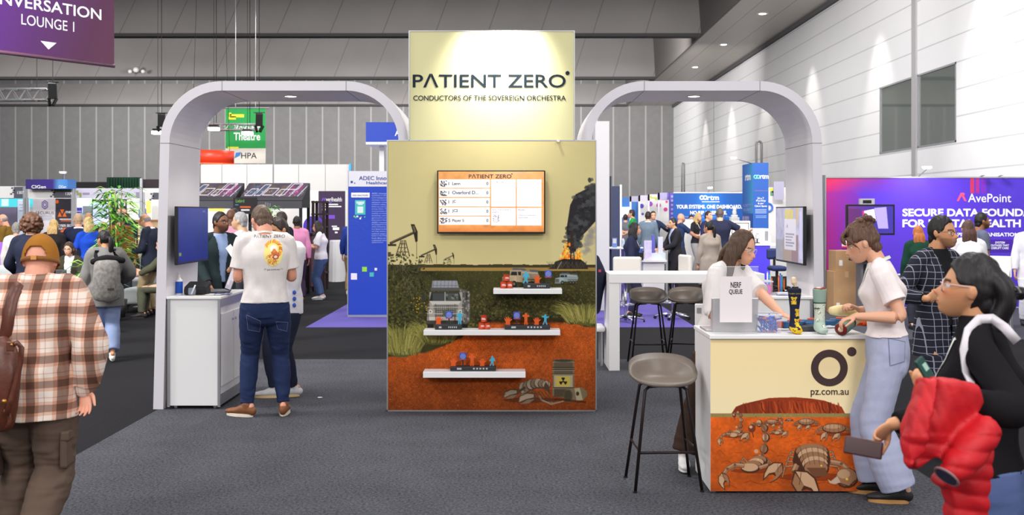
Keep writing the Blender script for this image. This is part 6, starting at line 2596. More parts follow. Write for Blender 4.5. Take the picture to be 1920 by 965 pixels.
bag=thing('rucksack','white shoulder strap and edge of a small rucksack worn over the black sweater','bag',p.W((-.1,-.2,1.0)))
o=mb.build('strap',mat('strap_white',(206,200,206),.7),bag)
so=o.modifiers.new('thickness','SOLIDIFY');so.thickness=.008
mb=MB()
mb.loft([p.W((0,-.25,.92)),p.W((0,-.26,1.1)),p.W((0,-.25,1.28)),p.W((0,-.22,1.36))],[.12,.15,.14,.07],[.05,.07,.06,.03],Vector((0,1,0)),18,4)
mb.smooth=True
V,F=remesh(mb,.008)
mb=MB();mb.smooth=True;mb.add([tuple(v)for v in smooth_v(V,F,2)],[tuple(f_)for f_ in F])
mb.build('pouch',mat('bag_dark',(34,32,36),.8),bag)
# ------------------------------------------------------------------ things on and around the stand
STOOLSEAT=mat('stool_leather',(112,100,90),.42,spec=.45,noise=(9,.07),bump=(90,.15,.002))
LEGM=mat('stool_leg',(40,30,30),.45,.5)
def bar_stool(label,loc,rz,h=.735,group='bar stools of the stand',seat_m=None):
 t=thing('bar_stool',label,'stool',loc,rz,group)
 mb=MB()
 rows_top,rows_bot=[],[]
 nr,na=9,40
 for j in range(nr+1):
  q=j/nr
  rt,rb=[],[]
  for i in range(na):
   a=2*PI*i/na
   bk=max(0,-math.sin(a))
   frn=max(0,math.sin(a))
   rx,ry=.225,.195
   x,y=rx*q*math.cos(a),ry*q*math.sin(a)
   dish=.030*q**3
   sidew=abs(math.cos(a))**2
   wall=(.125*bk**.8+.035*sidew*(1-frn))*np.clip((q-.62)/.38,0,1)**1.4
   drop=-.022*frn*q**4
   z=h-.055+dish+wall+drop
   rt.append((x,y-.012*bk*q,z))
   rb.append((x*.985,y*.985-.012*bk*q,z-.022-.006*(1-q)))
  rows_top.append(rt);rows_bot.append(rb)
 vs=[p for r in rows_top for p in r]+[p for r in rows_bot for p in r]
 K=(nr+1)*na
 fs=[]
 for j in range(nr):
  for i in range(na):
   i2=(i+1)%na
   a,b,c,d=j*na+i,j*na+i2,(j+1)*na+i2,(j+1)*na+i
   fs.append((a,d,c,b));fs.append((K+a,K+b,K+c,K+d))
 for i in range(na):
  i2=(i+1)%na
  fs.append((nr*na+i,K+nr*na+i,K+nr*na+i2,nr*na+i2))
 mb.smooth=True
 mb.add(vs,fs)
 build_local(mb,'seat',seat_m or STOOLSEAT,t)
 ft=[(-.215,.19),(.215,.19),(.215,-.19),(-.215,-.19)]
 tp_=[(-.135,.10),(.135,.10),(.135,-.11),(-.135,-.11)]
 for(fx,fy),(tx,ty)in zip(ft,tp_):
  mb=MB();mb.smooth=True
  mb.tube([(tx*.2,ty*.6,h-.078),(tx*.8,ty*.9,h-.080),(tx,ty,h-.10),(tx+(fx-tx)*.2,ty+(fy-ty)*.2,h-.22),(fx,fy,.004)],.0105,10)
  lg=build_local(mb,'leg',LEGM,t)
  mb=MB();mb.cyl((fx,fy,0),(fx,fy,.012),.013,n=10)
  build_local(mb,'glide',BLACKM,lg)
 mb=MB();mb.smooth=True
 zr=.245
 k=1-zr/h
 c=[(fx+(tx-fx)*(zr/(h-.1)),fy+(ty-fy)*(zr/(h-.1)))for(fx,fy),(tx,ty)in zip(ft,tp_)]
 mb.tube([(c[3][0],c[3][1],zr+.02),(c[0][0],c[0][1]-.03,zr+.02),(c[0][0],c[0][1],zr),(c[1][0],c[1][1],zr),(c[1][0],c[1][1]-.03,zr+.02),(c[2][0],c[2][1],zr+.02)],.009,10)
 build_local(mb,'footrest',LEGM,t)
 return t
P=at(1243,908,dep(908))
bar_stool('brown shell bar stool standing directly beside the printed counter',(P.x,P.y,0),PI+.05,.735)
bar_stool('brown shell bar stool under the left part of the white high table',((1216-VX)*12.2/FPX,12.25,0),PI,.79)
bar_stool('brown shell bar stool under the white high table, next to the white tablet stand',((1290-VX)*12.2/FPX,12.3,0),PI-.25,.79)
ty=dep(695)
t=thing('high_table','long white bar table with slab legs behind the printed counter','table',(at(1150,695,ty).x,ty,0))
xl,xr=at(1142,0,ty).x,at(1342,0,ty).x+.55
zt_=EYE-(513-HY)*ty/FPX
MB().rbox(xl,xr,ty,ty+.62,zt_-.105,zt_,.004).build('tabletop',WHITE,t)
for x in(xl,xr-.12):
 MB().rbox(x,x+.12,ty+.005,ty+.615,0.0,zt_-.1055,.004).build('leg',WHITE,t)
P=at(1320,690,7.9)
t=thing('tablet_stand','white rectangular board with a grey square behind the seated side of the counter','stand',(P.x,7.72,0))
x0,x1=at(1303,0,7.72).x,at(1332,0,7.72).x+.05
MB().rbox(x0,x1,7.70,7.73,.55,at(0,569,7.72).z,.006).build('board',WHITE,t)
q=at(1311,582,7.695)
bx(q.x-.016,q.x+.016,7.694,7.70,q.z-.02,q.z+.02).build('reader',GREYTRIM,t)
m=MB();m.cyl(((x0+x1)/2,7.72,0),((x0+x1)/2,7.72,.56),.02);m.cyl(((x0+x1)/2,7.72,0),((x0+x1)/2,7.72,.012),.13,n=24)
m.build('foot',ALU,t)
ZC_=FH
CY=FY
def cp(px,dy):
 """x of a photograph column on the counter top, dy behind its front edge"""
 return(px-VX)*(CY+dy)/FPX
t=thing('laptop','open silver laptop standing behind the clear sign holder on the printed counter','laptop',(cp(1380,.2),CY+.2,ZC_))
xa,xb=cp(1333,.16),cp(1421,.16)
m=MB().rbox(xa-.03,xb-.01,CY+.17,CY+.40,ZC_,ZC_+.014,.004)
LAPM=mat('laptop_silver',(176,168,170),.3,.15,spec=.6)
m.build('base',LAPM,t)
m=MB()
m.xf=Matrix.Translation((0,CY+.175,ZC_+.012))@Matrix.Rotation(.16,4,'X')
m.rbox(xa,xb,-.004,.004,0,EYE-(558-HY)*(CY+.15)/FPX-ZC_-.01,.006)
m.build('lid',LAPM,t)
t=thing('sign_holder','clear acrylic sign stand holding a white sheet on the printed counter','sign',(cp(1379,.09),CY+.09,ZC_))
acr=mat('clear_acrylic',(236,242,246),.05,spec=.5,alpha=.10)
xa,xb=cp(1337,.08),cp(1422,.08)
zt2=EYE-(500-HY)*(CY+.08)/FPX
m=MB();m.box(xa,xb,CY+.080,CY+.083,ZC_+.003,zt2)
m.box(xa,xb,CY+.02,CY+.14,ZC_,ZC_+.003)
m.build('acrylic_panel',acr,t)
m=MB();m.box(xa-.001,xb+.001,CY+.0795,CY+.0835,zt2,zt2+.003)
m.build('top_edge',mat('acrylic_edge',(232,236,240),.15,spec=.7),t)
xp0,xp1=cp(1349.5,.08),cp(1410,.08)
zp0,zp1=EYE-(604-HY)*(CY+.08)/FPX,EYE-(518-HY)*(CY+.08)/FPX
sh_=bx(xp0,xp1,CY+.0775,CY+.0785,zp0,zp1).build('sheet',mat('sign_paper',(236,226,228),.7),t)
INKK=mat('ink_black',(28,22,24),.6)
for tx,y0,y1,x0,x1 in(('NERF',539,528.5,1370,1389.5),('QUEUE',552.3,542,1367,1392)):
 a,b=cp(x0,.077),cp(x1,.077)
 lettering(t,tx,(a,CY+.077,EYE-(y0-HY)*(CY+.077)/FPX),m=INKK,width=b-a,height=(y0-y1)*(CY+.077)/FPX,bold=.014)
t=thing('storage_box','clear plastic box of blue foam darts on the printed counter','box',(cp(1442,.12),CY+.12,ZC_))
x0,x1=cp(1421,.12),cp(1463,.12)
y0,y1=CY+.09,CY+.27
hb=.115
clr=mat('clear_plastic',(214,226,250),.12,spec=.5,alpha=.10)
m=MB()
w=.0025
tpr=.006
m.box(x0,x1,y0,y1,ZC_+.001,ZC_+.004)
m.box(x0,x1,y0,y0+w,ZC_+.004,ZC_+hb);m.box(x0,x1,y1-w,y1,ZC_+.004,ZC_+hb)
m.box(x0,x0+w,y0+w,y1-w,ZC_+.004,ZC_+hb);m.box(x1-w,x1,y0+w,y1-w,ZC_+.004,ZC_+hb)
m.build('wall',clr,t)
m=MB()
for a,b,c_,d in((x0-.006,x1+.006,y0-.006,y0+.002),(x0-.006,x1+.006,y1-.002,y1+.006),(x0-.006,x0+.002,y0,y1),(x1-.002,x1+.006,y0,y1)):
 m.rbox(a,b,c_,d,ZC_+hb-.004,ZC_+hb+.004,.002)
m.build('rim',mat('frosted_plastic',(214,214,226),.3,spec=.5),t)
rg=random.Random(3)
DB=[mat('dart_blue_%d'%i,c,.8)for i,c in enumerate(((44,72,176),(54,88,196),(66,96,156)))]
DT=mat('dart_tip',(226,96,50),.6)
def dart(p,d,i):
 dt=thing('foam_dart','small blue foam dart lying in the clear box on the printed counter','dart',p,0,'foam darts in the clear box')
 p,d=Vector(p),Vector(d).normalized()
 m=MB();m.smooth=True
 m.cyl(p,p+d*.060,.0062,n=10)
 m.build('shaft',DB[i%3],dt)
 m=MB();m.smooth=True
 m.cyl(p-d*.010,p,.0048,.0064,n=10)
 m.build('tip',DT,dt)
k=0
for lay in range(6):
 for i in range(7):
  px_=x0+.014+(x1-x0-.03)*(i+.5)/7
  if lay<4:
   a_=Vector((px_,y0+.020+rg.random()*.010,ZC_+.012+lay*.015))
   d_=Vector((rg.uniform(-.35,.35),.9,.2 if lay<2 else.5)).normalized()
   if lay<1 and i%2:
    dart(a_,d_,k)
   else:
    dart(a_+d_*.06,-d_,k)
  else:
   dart((px_,y0+.04+rg.random()*.07,ZC_+.075+(lay-4)*.014),(rg.uniform(-.9,.9),rg.uniform(-.2,.9),rg.uniform(-.05,.12)),k)
  k+=1
BLA=mat('blaster_blue',(42,96,146),.4)
BLO=mat('blaster_orange',(236,92,30),.4)
def blaster(label,x,y,rz):
 t=thing('toy_blaster',label,'toy blaster',(x,y,ZC_),rz,'toy dart blasters on the printed counter')
 m=MB()
 m.rbox(-.09,.07,-.022,.022,.012,.058,.008);m.rbox(-.05,.05,-.026,.026,.022,.048,.006)
 m.xf=Matrix.Translation((.05,0,.02))@Matrix.Rotation(.5,4,'Z')
 m.rbox(-.012,.10,-.020,.020,.0,.030,.008)
 build_local(m,'body',BLA,t)
 m=MB();m.smooth=True
 m.cyl((-.09,0,.036),(-.14,0,.036),.024,.022,n=18);m.cyl((-.14,0,.036),(-.165,0,.036),.027,n=18)
 for q in range(6):
  a=q*PI/3
  m.cyl((-.168,.017*math.cos(a),.036+.017*math.sin(a)),(-.10,.017*math.cos(a),.036+.017*math.sin(a)),.008,n=8)
 build_local(m,'barrel',BLO,t)
 m=MB();m.rbox(-.05,.03,-.012,.012,.056,.068,.004);m.rbox(.0,.016,-.03,.03,.028,.046,.004)
 build_local(m,'slide',BLO,t)
 return t
blaster('blue toy blaster with orange drum beside the clear box, under the woman\'s hand',cp(1493,.24),CY+.27,.1)
blaster('blue and orange toy blaster between the two upright sock feet',cp(1534,.30),CY+.37,-.15)
blaster('blue toy blaster behind the pale green sock foot',cp(1578,.40),CY+.42,PI-.1)
t=thing('parts_tray','dark grey plastic tray between the two upright sock feet on the printed counter','tray',(cp(1515,.2),CY+.2,ZC_))
x0,x1=cp(1500,.2),cp(1529,.2)
m=MB();m.rbox(x0,x1,CY+.17,CY+.25,ZC_,ZC_+.036,.006)
m.build('body',mat('tray_grey',(62,64,70),.5),t)
m=MB();m.rbox(x0+.008,x1-.008,CY+.178,CY+.242,ZC_+.0355,ZC_+.0375,.001)
m.build('inset',BLACKM,t)
FLESH=mat('foot_flesh',(126,36,34),.5)
BONE=mat('foot_bone',(226,200,170),.6)
def sock_foot(label,x,y,h,kind):
 """leg cut below the knee, standing on its foot, toes towards us"""
 t=thing('sock_foot',label,'display foot',(x,y,ZC_),0,'display feet in patterned socks')
 prof={'n':[(.030,.030),(.033,.031),(.030,.030),(.030,.030),(.036,.034),(.041,.040),(.044,.042)],'g':[(.036,.036),(.036,.035),(.033,.032),(.034,.033),(.040,.038),(.043,.041),(.044,.042)]}[kind]
 zs=[.02,.045,.085,.13,.18,.215,.245]
 zs=[z*h/.245 for z in zs]
 mb=MB()
 mb.loft([(x,y,ZC_+z)for z in zs],[a for a,b in prof],[b for a,b in prof],(1,0,0),24,4,rnd=False)
 mb.loft([(x,y+.03,ZC_+.034),(x,y-.01,ZC_+.038),(x,y-.05,ZC_+.026),(x,y-.085,ZC_+.022)],[.030,.034,.036,.030],[.032,.036,.025,.020],(1,0,0),20,4)
 V,F=remesh(mb,.004)
 V=smooth_v(V,F,3)
 V[:,2]=np.maximum(V[:,2],ZC_+.0005)
 Mi=np.array(WM[t].inverted())
 Vl=V@Mi[:3,:3].T+Mi[:3,3]
 if kind=='n':
  C=np.zeros_like(Vl)+np.array((38,40,60.))
  toe=(Vl[:,2]<.030)&(Vl[:,1]<-.035)
  C[toe|(Vl[:,2]<.012)]=(232,190,40)
  zz=Vl[:,2]/h
  for cz,cx in((.73,-.012),(.46,.014),(.24,.008),(.06,-.024),(.09,.026)):
   cx_,cz_=cx,cz*h
   d=lambda ox,oz,r:((Vl[:,0]-cx_-ox)**2+(Vl[:,2]-cz_-oz)**2<r*r)&(Vl[:,1]<.004)
   Y_=(238,196,56)
   for ox,oz,r in((0,.010,.013),(-.012,.020,.006),(.012,.020,.006),(0,-.010,.010),(-.010,-.018,.005),(.010,-.018,.005),(-.013,-.006,.004),(.013,-.006,.004)):
    C[d(ox,oz,r)]=Y_
   C[d(-.005,.012,.0026)|d(.005,.012,.0026)]=(40,36,40)
   C[d(0,.006,.0036)]=(60,50,46)
  b=(zz>.885)&(zz<.91)&(np.sin(np.arctan2(Vl[:,0],-Vl[:,1])*40)>-.2)
  C[b]=(150,136,70)
 else:
  C=np.zeros_like(Vl)+np.array((184,204,190.))
  zz=Vl[:,2]/h
  C[(zz>.30)&(zz<.68)]=(206,214,198)
  C[zz>=.68]=(142,164,152)
  C[(zz>.665)&(zz<.70)]=(36,74,66)
  rg=np.random.RandomState(2)
  for cz,cx in((.60,.020),(.47,-.012),(.36,.026),(.30,-.020),(.17,.010),(.55,-.024)):
   r2=(Vl[:,0]-cx)**2+((Vl[:,2]-cz*h))**2
   fr_=Vl[:,1]<.0
   C[(r2<.0105**2)&fr_]=(90,96,92)
   C[(r2<.0085**2)&fr_]=(240,240,230)
   C[((Vl[:,0]-cx-.002)**2+(Vl[:,2]-cz*h+.002)**2<.0035**2)&fr_]=(170,160,60)
  ld=(np.abs(zz-.565-.4*Vl[:,0])<.012)&(Vl[:,1]<0)&(Vl[:,0]<-.004)
  C[ld]=(70,84,78)
 child('sock',Vl,F,mat_attr('sock_knit',.85,.12),t,C)
 zt=ZC_+h
 m=MB();m.smooth=True
 m.lathe([(0,.003),(.036,.003),(.041,-.004)],(x,y,zt),24)
 m.build('cut_end',FLESH if kind=='g' else mat('navy_cuff',(34,36,54),.8),t)
 mb=MB()
 if kind=='n':
  m=MB();m.smooth=True
  m.lathe([(.020,0),(.022,.010),(.016,.012),(.0,.011)],(x+.004,y,zt+.001),16)
  m.build('inner_ring',mat('navy_cuff',(34,36,54),.8),t)
  mb.loft([(x+.006,y,zt-.006),(x+.004,y,zt+.020),(x-.004,y,zt+.040),(x-.006,y,zt+.062)],[.008,.010,.019,.016],[.008,.010,.016,.014],(1,0,0),12,3)
 else:
  mb.ball((x-.006,y-.004,zt+.004),(.016,.012,.007))
  m=MB();m.ball((x+.026,y-.004,zt+.002),(.012,.016,.010));m.ball((x+.018,y-.024,zt+.001),(.012,.010,.008))
  m.smooth=True
  m.build('flesh_flap',FLESH,t)
 V,F=remesh(mb,.003)
 N=normals_v(V,F)
 V=V+N*(folds(V,160,4)*.002)[:,None]
 Vl=V@Mi[:3,:3].T+Mi[:3,3]
 child('bone',Vl,F,BONE,t)
 return t
sock_foot('navy sock foot with yellow cartoon bears and yellow toe, upright on the printed counter',cp(1491,.085),CY+.10,.285,'n')
sock_foot('pale green sock foot with small white creatures, upright on the printed counter',cp(1538,.085),CY+.10,.285,'g')
t=thing('sock_foot','green-topped sock foot lying at the counter edge with its red cut end towards us','display foot',(cp(1590,.06),CY+.06,ZC_),0,'display feet in patterned socks')
a,b,c_=at(1577,617,CY-.035),at(1592,605,CY+.06),at(1612,592,CY+.14)
mb=MB();mb.smooth=True
mb.loft([a,a.lerp(b,.5),b],[.043,.042,.040],[.043,.042,.040],(0,0,1),24,4,rnd=False)
mb.build('cuff',mat('sock_green',(112,136,120),.8),t)
mb=MB();mb.smooth=True
mb.loft([b,b.lerp(b+(b-a),.1)],[.042,.041],[.042,.041],(0,0,1),24,3)
mb.build('band',mat('sock_band',(40,62,56),.8),t)
CREAM=mat('sock_cream',(232,212,160),.85)
mb=MB();mb.smooth=True
mb.loft([b,b.lerp(c_,.5),c_],[.039,.036,.034],[.039,.036,.034],(0,0,1),24,4)
tl=at(1556,585,CY+.13)
mb.loft([c_+Vector((.0,0,-.006)),c_.lerp(tl,.35)+Vector((0,.01,.02)),tl.lerp(c_,.3)+Vector((0,0,.018)),tl+Vector((.01,0,.01))],[.034,.036,.036,.026],[.030,.032,.028,.020],(0,0,1),20,4)
mb.build('sock',CREAM,t)
d=(a-b).normalized()
mb=MB();mb.smooth=True
mb.loft([a-d*.002,a+d*.003],[.0425,.036],[.0425,.036],(0,0,1),24,2,rnd=False)
mb.build('cut_end',FLESH,t)
mb=MB();mb.smooth=True
mb.ball(a+d*.004,(.018,.010,.018))
mb.build('bone',BONE,t)
ly=ARCH_Y0
zL=HC
lx=lambda px,dy:(px-VX)*(ly+dy)/FPX
t=thing('laptop','open laptop with a pale page on its screen on the left white counter','laptop',(lx(395,.6),ly+.6,zL))
rot=Matrix.Translation((lx(402,.55),ly+.56,zL))@Matrix.Rotation(-1.15,4,'Z')
m=MB();m.xf=rot;m.rbox(-.17,.17,-.12,.12,.001,.016,.004)
m.build('base',mat('laptop_dark',(66,66,72),.35,.6),t)
m=MB();m.xf=rot@Matrix.Translation((0,.12,.014))@Matrix.Rotation(-.35,4,'X')
m.rbox(-.17,.17,-.004,.004,0,.225,.004)
m.build('lid',mat('laptop_dark',(66,66,72),.35,.6),t)
m=MB();m.xf=rot@Matrix.Translation((0,.1155,.014))@Matrix.Rotation(-.35,4,'X')
m.box(-.16,.16,-.0010,.0,.014,.215)
m.build('display',mat('laptop_page',(210,200,214),.3,emit=.4),t)
m=MB();m.xf=rot@Matrix.Translation((0,.1145,.014))@Matrix.Rotation(-.35,4,'X')
m.box(-.13,-.02,-.0012,0,.05,.19);m.box(.02,.13,-.0012,0,.10,.19)
m.build('page',mat('page_white',(240,236,240),.4,emit=.4),t)
t=thing('spray_bottle','white bottle with blue label and pump on the left white counter','bottle',(lx(336,.28),ly+.28,zL))
m=MB();m.smooth=True
c0=(lx(336,.28),ly+.28,zL)
m.lathe([(0,.001),(.031,.001),(.032,.006),(.032,.125),(.024,.14),(.014,.146),(.014,.16),(0,.16)],c0,24)
m.build('body',WHITE,t)
m=MB();m.smooth=True
m.lathe([(.0325,.01),(.0328,.012),(.0328,.118),(.0325,.12)],c0,24)
m.build('label',mat('label_blue',(30,84,190),.4),t)
m=MB();m.smooth=True
m.lathe([(.012,.158),(.012,.18),(.005,.182),(.005,.2),(.012,.202),(0,.206)],c0,16)
m.build('pump',WHITE,t)
t=thing('headset_case','black open carry case on the left white counter beside the blue bottle','case',(lx(365,.25),ly+.25,zL))
m=MB();m.rbox(lx(346,.2),lx(388,.2),ly+.16,ly+.34,zL,zL+.07,.02)
m.build('body',mat('case_black',(26,25,28),.75),t)
m=MB();m.xf=Matrix.Translation((0,ly+.34,zL+.072))@Matrix.Rotation(.25,4,'X')
m.rbox(lx(346,.2),lx(388,.2),-.16,.02,0,.045,.016)
m.build('lid',mat('case_black',(26,25,28),.75),t)
t=thing('glass_tumbler','clear tumbler holding a white utensil at the front of the left white counter','glass',(lx(360,.08),ly+.08,zL))
m=MB();m.smooth=True
c0=(lx(360,.08),ly+.08,zL)
m.lathe([(0,.001),(.026,.001),(.034,.02),(.036,.045),(.031,.075),(.029,.075),(.033,.045),(.031,.02),(0,.01)],c0,24)
m.build('bowl',clr,t)
m=MB();m.smooth=True
m.tube([Vector(c0)+Vector((-.005,0,.018)),Vector(c0)+Vector((.03,0,.10))],.007,8)
m.build('utensil',WHITE,t)
for i,(px,dy,w,rz,c)in enumerate(((395,.10,.21,.1,(214,206,196)),(418,.2,.20,-.3,(232,230,226)),(435,.26,.16,.2,(92,96,150)))):
 lab=('beige sheet lying at the front of the left white counter','white sheet lying crumpled at the edge of the left white counter','blue printed sheet hanging over the edge of the left white counter')[i]
 t=thing('paper_sheet',lab,'paper',(lx(px,dy),ly+dy,zL+.0005))
 m=MB();m.xf=Matrix.Translation((lx(px,dy)-.08,ly+dy,zL+.001+.002*i))@Matrix.Rotation(rz,4,'Z')
 rows=[[(-w*.5+w*u/6,-.06+.12*v/4,.004*i*math.sin(u*1.2)**2)for u in range(7)]for v in range(5)]
 m.sheet(rows,(0,0,.0012))
 m.build('sheet',mat('paper_%d'%i,c,.7),t)
ry=ARCH_Y0
rx_=lambda px,dy:(px-VX)*(ry+dy)/FPX
t=thing('storage_box','clear plastic tub with pink contents on the counter in the right arch','box',(rx_(1434,.3),ry+.3,zL))
x0,x1=rx_(1423,.3),rx_(1445,.3)
m=MB()
for a in((x0,x1,ry+.22,ry+.224),(x0,x1,ry+.40,ry+.404)):
 m.box(a[0],a[1],a[2],a[3],zL+.001,zL+.115)
m.box(x0,x0+.003,ry+.224,ry+.40,zL+.001,zL+.115);m.box(x1-.003,x1,ry+.224,ry+.40,zL+.001,zL+.115)
m.build('wall',clr,t)
m=MB();m.rbox(x0-.006,x1+.006,ry+.214,ry+.410,zL+.115,zL+.128,.004)
m.build('lid',mat('frosted_plastic',(214,214,226),.3,spec=.5),t)
m=MB();m.rbox(x0+.06,x1-.008,ry+.25,ry+.30,zL+.002,zL+.09,.004)
m.build('content',mat('pink_card',(226,96,180),.6),t)
t=thing('paper_stack','stack of white and blue papers on the counter in the right arch','papers',(rx_(1475,.2),ry+.2,zL))
for i,c in enumerate(((90,90,200),(226,226,240),(240,240,244),(236,236,240))):
 m=MB();m.xf=Matrix.Translation((rx_(1478,.2),ry+.2,zL+.001+.006*i))@Matrix.Rotation(-.25+.13*i,4,'Z')
 m.rbox(-.105,.105,-.07,.07,0,.005,.001)
 m.build('sheet',mat('stack_%d'%i,c,.7),t)
PENC=[(236,110,40),(236,120,50),(70,170,200),(236,110,40),(110,120,220),(80,180,206),(240,240,244)]
for i,(px,py)in enumerate(((1447,520),(1460,516),(1466,515),(1470,521),(1463,512),(1443,512),(1439,509))):
 p=Vector((rx_(px,.45),ry+.45,zL))
 nm=('orange','orange','cyan','orange','violet','cyan','white')[i]
 t=thing('foam_stick','%s foam stick standing in the dark holder on the right arch counter'%nm,'foam stick',p,0,'foam sticks on the right arch counter')
 m=MB();m.smooth=True
 top=EYE-(py-HY)*(ry+.45)/FPX
 m.cyl(p+Vector((0,0,.0)),Vector((p.x,p.y,top-.012)),.007,n=10)
 m.build('shaft',mat('stick_%d'%i,PENC[i],.6),t)
 m=MB();m.smooth=True;m.cyl(Vector((p.x,p.y,top-.012)),Vector((p.x,p.y,top)),.0078,.006,n=10)
 m.build('tip',mat('stick_tip_%d'%i,tuple(int(c*.8)for c in PENC[i]),.6),t)
t=thing('cable_bundle','tangle of black gear on the right arch counter behind the papers','cables',(rx_(1458,.5),ry+.5,zL))
m=MB();m.smooth=True
rg=random.Random(5)
pts=[Vector((rx_(1445+38*rg.random(),.5),ry+.42+.3*rg.random(),zL+.008+.05*rg.random()))for _ in range(40)]
m.tube(pts,.007,6)
m.build('cable',BLACKM,t)
p=at(600,746,dep(746))
m=MB();m.smooth=True
m.ball((p.x,p.y,.006),(.024,.018,.006))
tag(m.build('paper_scrap',WHITE,loc=(p.x,p.y,0)),'small white scrap lying on the grey carpet','litter')
LEA=mat('bag_leather',(92,46,30),.42,spec=.5,noise=(12,.18),bump=(60,.3,.003))
t=thing('shoulder_bag','brown leather bag hanging from the plaid shirt man\'s left shoulder','bag',at(-10,800,5.2))
mb=MB()
mb.loft([at(-6,790,5.14),at(-4,760,5.12),at(0,710,5.11),at(4,665,5.13),at(2,640,5.16)],[.085,.098,.100,.080,.045],[.05,.06,.06,.05,.03],(1,0,0),22,4)
V,F=remesh(mb,.007)
V=smooth_v(V,F,3)
V=V+normals_v(V,F)*(folds(V,40,9)*.004)[:,None]
mb=MB();mb.smooth=True;mb.add([tuple(v)for v in V],[tuple(f)for f in F])
body=mb.build('body',LEA,t,fix=False)
def ribbon(name,pts,w,m,parent,thick=.005,face=(0,1,0)):
 mb=MB();mb.smooth=True
 A,B=[],[]
 for i,q in enumerate(pts):
  d=(pts[min(i+1,len(pts)-1)]-pts[max(i-1,0)]).normalized()
  sdv=d.cross(Vector(face)).normalized()*w/2
  A.append(q-sdv);B.append(q+sdv)
 mb.sheet([A,B])
 o=mb.build(name,m,parent)
 so=o.modifiers.new('thickness','SOLIDIFY');so.thickness=thick
 return o
bv=PLAID.bvh()
E0=Vector((0,0,EYE))
def on_cloth(bv,px,py,Y,lift=.008):
 d=(at(px,py,Y)-E0).normalized()
 h=bv.ray_cast(E0,d)
 q=h[0]if h[0]is not None and abs(h[0].y-Y)<.5 else at(px,py,Y)
 return q-d*lift
ribbon('shoulder_strap',[on_cloth(bv,px,py,5.2)for px,py in((40,532),(32,540),(24,556),(18,580),(14,605),(8,640),(4,660))],.062,LEA,t)
ribbon('hanging_strap',[at(px,py,5.04)for px,py in((18,650),(32,642),(40,652),(38,680),(30,715),(20,750),(12,778))],.026,LEA,t)
ribbon('tail_strap',[at(px,py,5.05)for px,py in((6,770),(16,775),(18,790),(10,806))],.018,LEA,t)
m=MB();m.rbox(*sorted((at(14,0,5.05).x,at(28,0,5.05).x)),5.035,5.05,at(0,658,5.05).z,at(0,640,5.05).z,.004)
m.build('strap_tab',LEA,t)
m=MB();m.smooth=True
m.ball(at(8,752,5.0),.012);m.ball(at(22,646,5.03),.007)
m.build('rivet',mat('brass',(196,140,70),.3,.9),t)
RED=mat('jacket_red',(182,20,30),.55,spec=.3,noise=(16,.10),bump=(70,.2,.004))
t=thing('quilted_jacket','red quilted jacket draped over the arm of the woman in the black sweater','jacket',at(1780,800,3.15))
mb=MB()
def slab(pts,Y,th,mb,n=10):
 """soft slab: outline of photograph points at depth Y, thickness th"""
 P3=[at(px,py,Y+dy)for px,py,dy in pts]
 o=sum(P3,Vector())/len(P3)
 k=len(P3)
 A=[p+Vector((0,-th/2,0))for p in[o+(q-o)*.93 for q in P3]]
 B=P3
 Cc=[p+Vector((0,th/2,0))for p in[o+(q-o)*.93 for q in P3]]
 vs=A+B+Cc+[o+Vector((0,-th*.75,0)),o+Vector((0,th*.75,0))]
 fs=[]
 for i in range(k):
  j=(i+1)%k
  fs+=[(i,j,k+j,k+i),(k+i,k+j,2*k+j,2*k+i),(3*k,j,i),(3*k+1,2*k+i,2*k+j)]
 mb.add(vs,fs)
slab([(1724,706,0),(1745,702,0),(1790,708,.0),(1832,722,.02),(1840,748,.03),(1822,778,.02),(1800,806,.02),(1780,840,0),(1745,862,-.02),(1704,878,-.02),(1696,850,-.02),(1692,810,-.02),(1702,770,-.01),(1715,735,0)],3.12,.085,mb)
slab([(1728,704,0),(1760,704,-.01),(1752,750,-.03),(1738,800,-.05),(1730,850,-.05),(1700,876,-.05),(1692,830,-.04),(1706,770,-.03)],3.09,.06,mb)
slab([(1792,790,.02),(1830,770,.02),(1862,790,.02),(1856,850,.0),(1848,900,0),(1845,985,0),(1778,990,0),(1776,940,0),(1772,922,0),(1752,906,0),(1762,892,0),(1790,884,0),(1790,840,0)],3.14,.085,mb)
mb.loft([at(1850,800,3.10),at(1822,836,3.06),at(1796,870,3.03),at(1776,892,3.02)],[.05,.052,.045,.036],[.05,.052,.045,.036],(0,1,0),18,4,rnd=False)
V,F=remesh(mb,.006)
V=smooth_v(V,F,6)
N=normals_v(V,F)
px=VX+FPX*V[:,0]/V[:,1]
py=HY-FPX*(V[:,2]-EYE)/V[:,1]
up=py<815
qa=np.where(up,(V[:,0]*.86+(V[:,2]-1.0)*.35)/.030,(V[:,2]+.12*V[:,0])/.048)
q=np.abs(np.sin(qa*PI))**.6
amp=np.where(up,.006*np.clip((px-1690)/60,0.3,1)*np.clip((1790-px)/60,.25,1),.007)
V=V+N*(amp*(q-.6)+folds(V,38,12)*.006+folds(V,16,13)*.007)[:,None]
mb=MB();mb.smooth=True;mb.add([tuple(v)for v in V],[tuple(f)for f in F])
jk=mb.build('shell',RED,t,fix=False)
mb=MB();mb.smooth=True
mb.ball(at(1820,862,3.035),(.026,.008,.030))
mb.build('sleeve_lining',mat('lining_navy',(44,42,66),.7),t)
mb=MB();mb.smooth=True
mb.ring(at(1775,893,3.02),.036,.004,(-.75,-.35,-.75),24,8)
mb.build('cuff_rim',mat('cuff_grey',(136,104,106),.7),t)
mb=MB();c_=at(1774.5,893.5,3.018);mb.cyl(c_,c_+Vector((-.75,-.35,-.75)).normalized()*.003,.031,n=20)
mb.build('cuff_lining',mat('lining_navy',(44,42,66),.7),t)
A=BLACKW.arms[1]
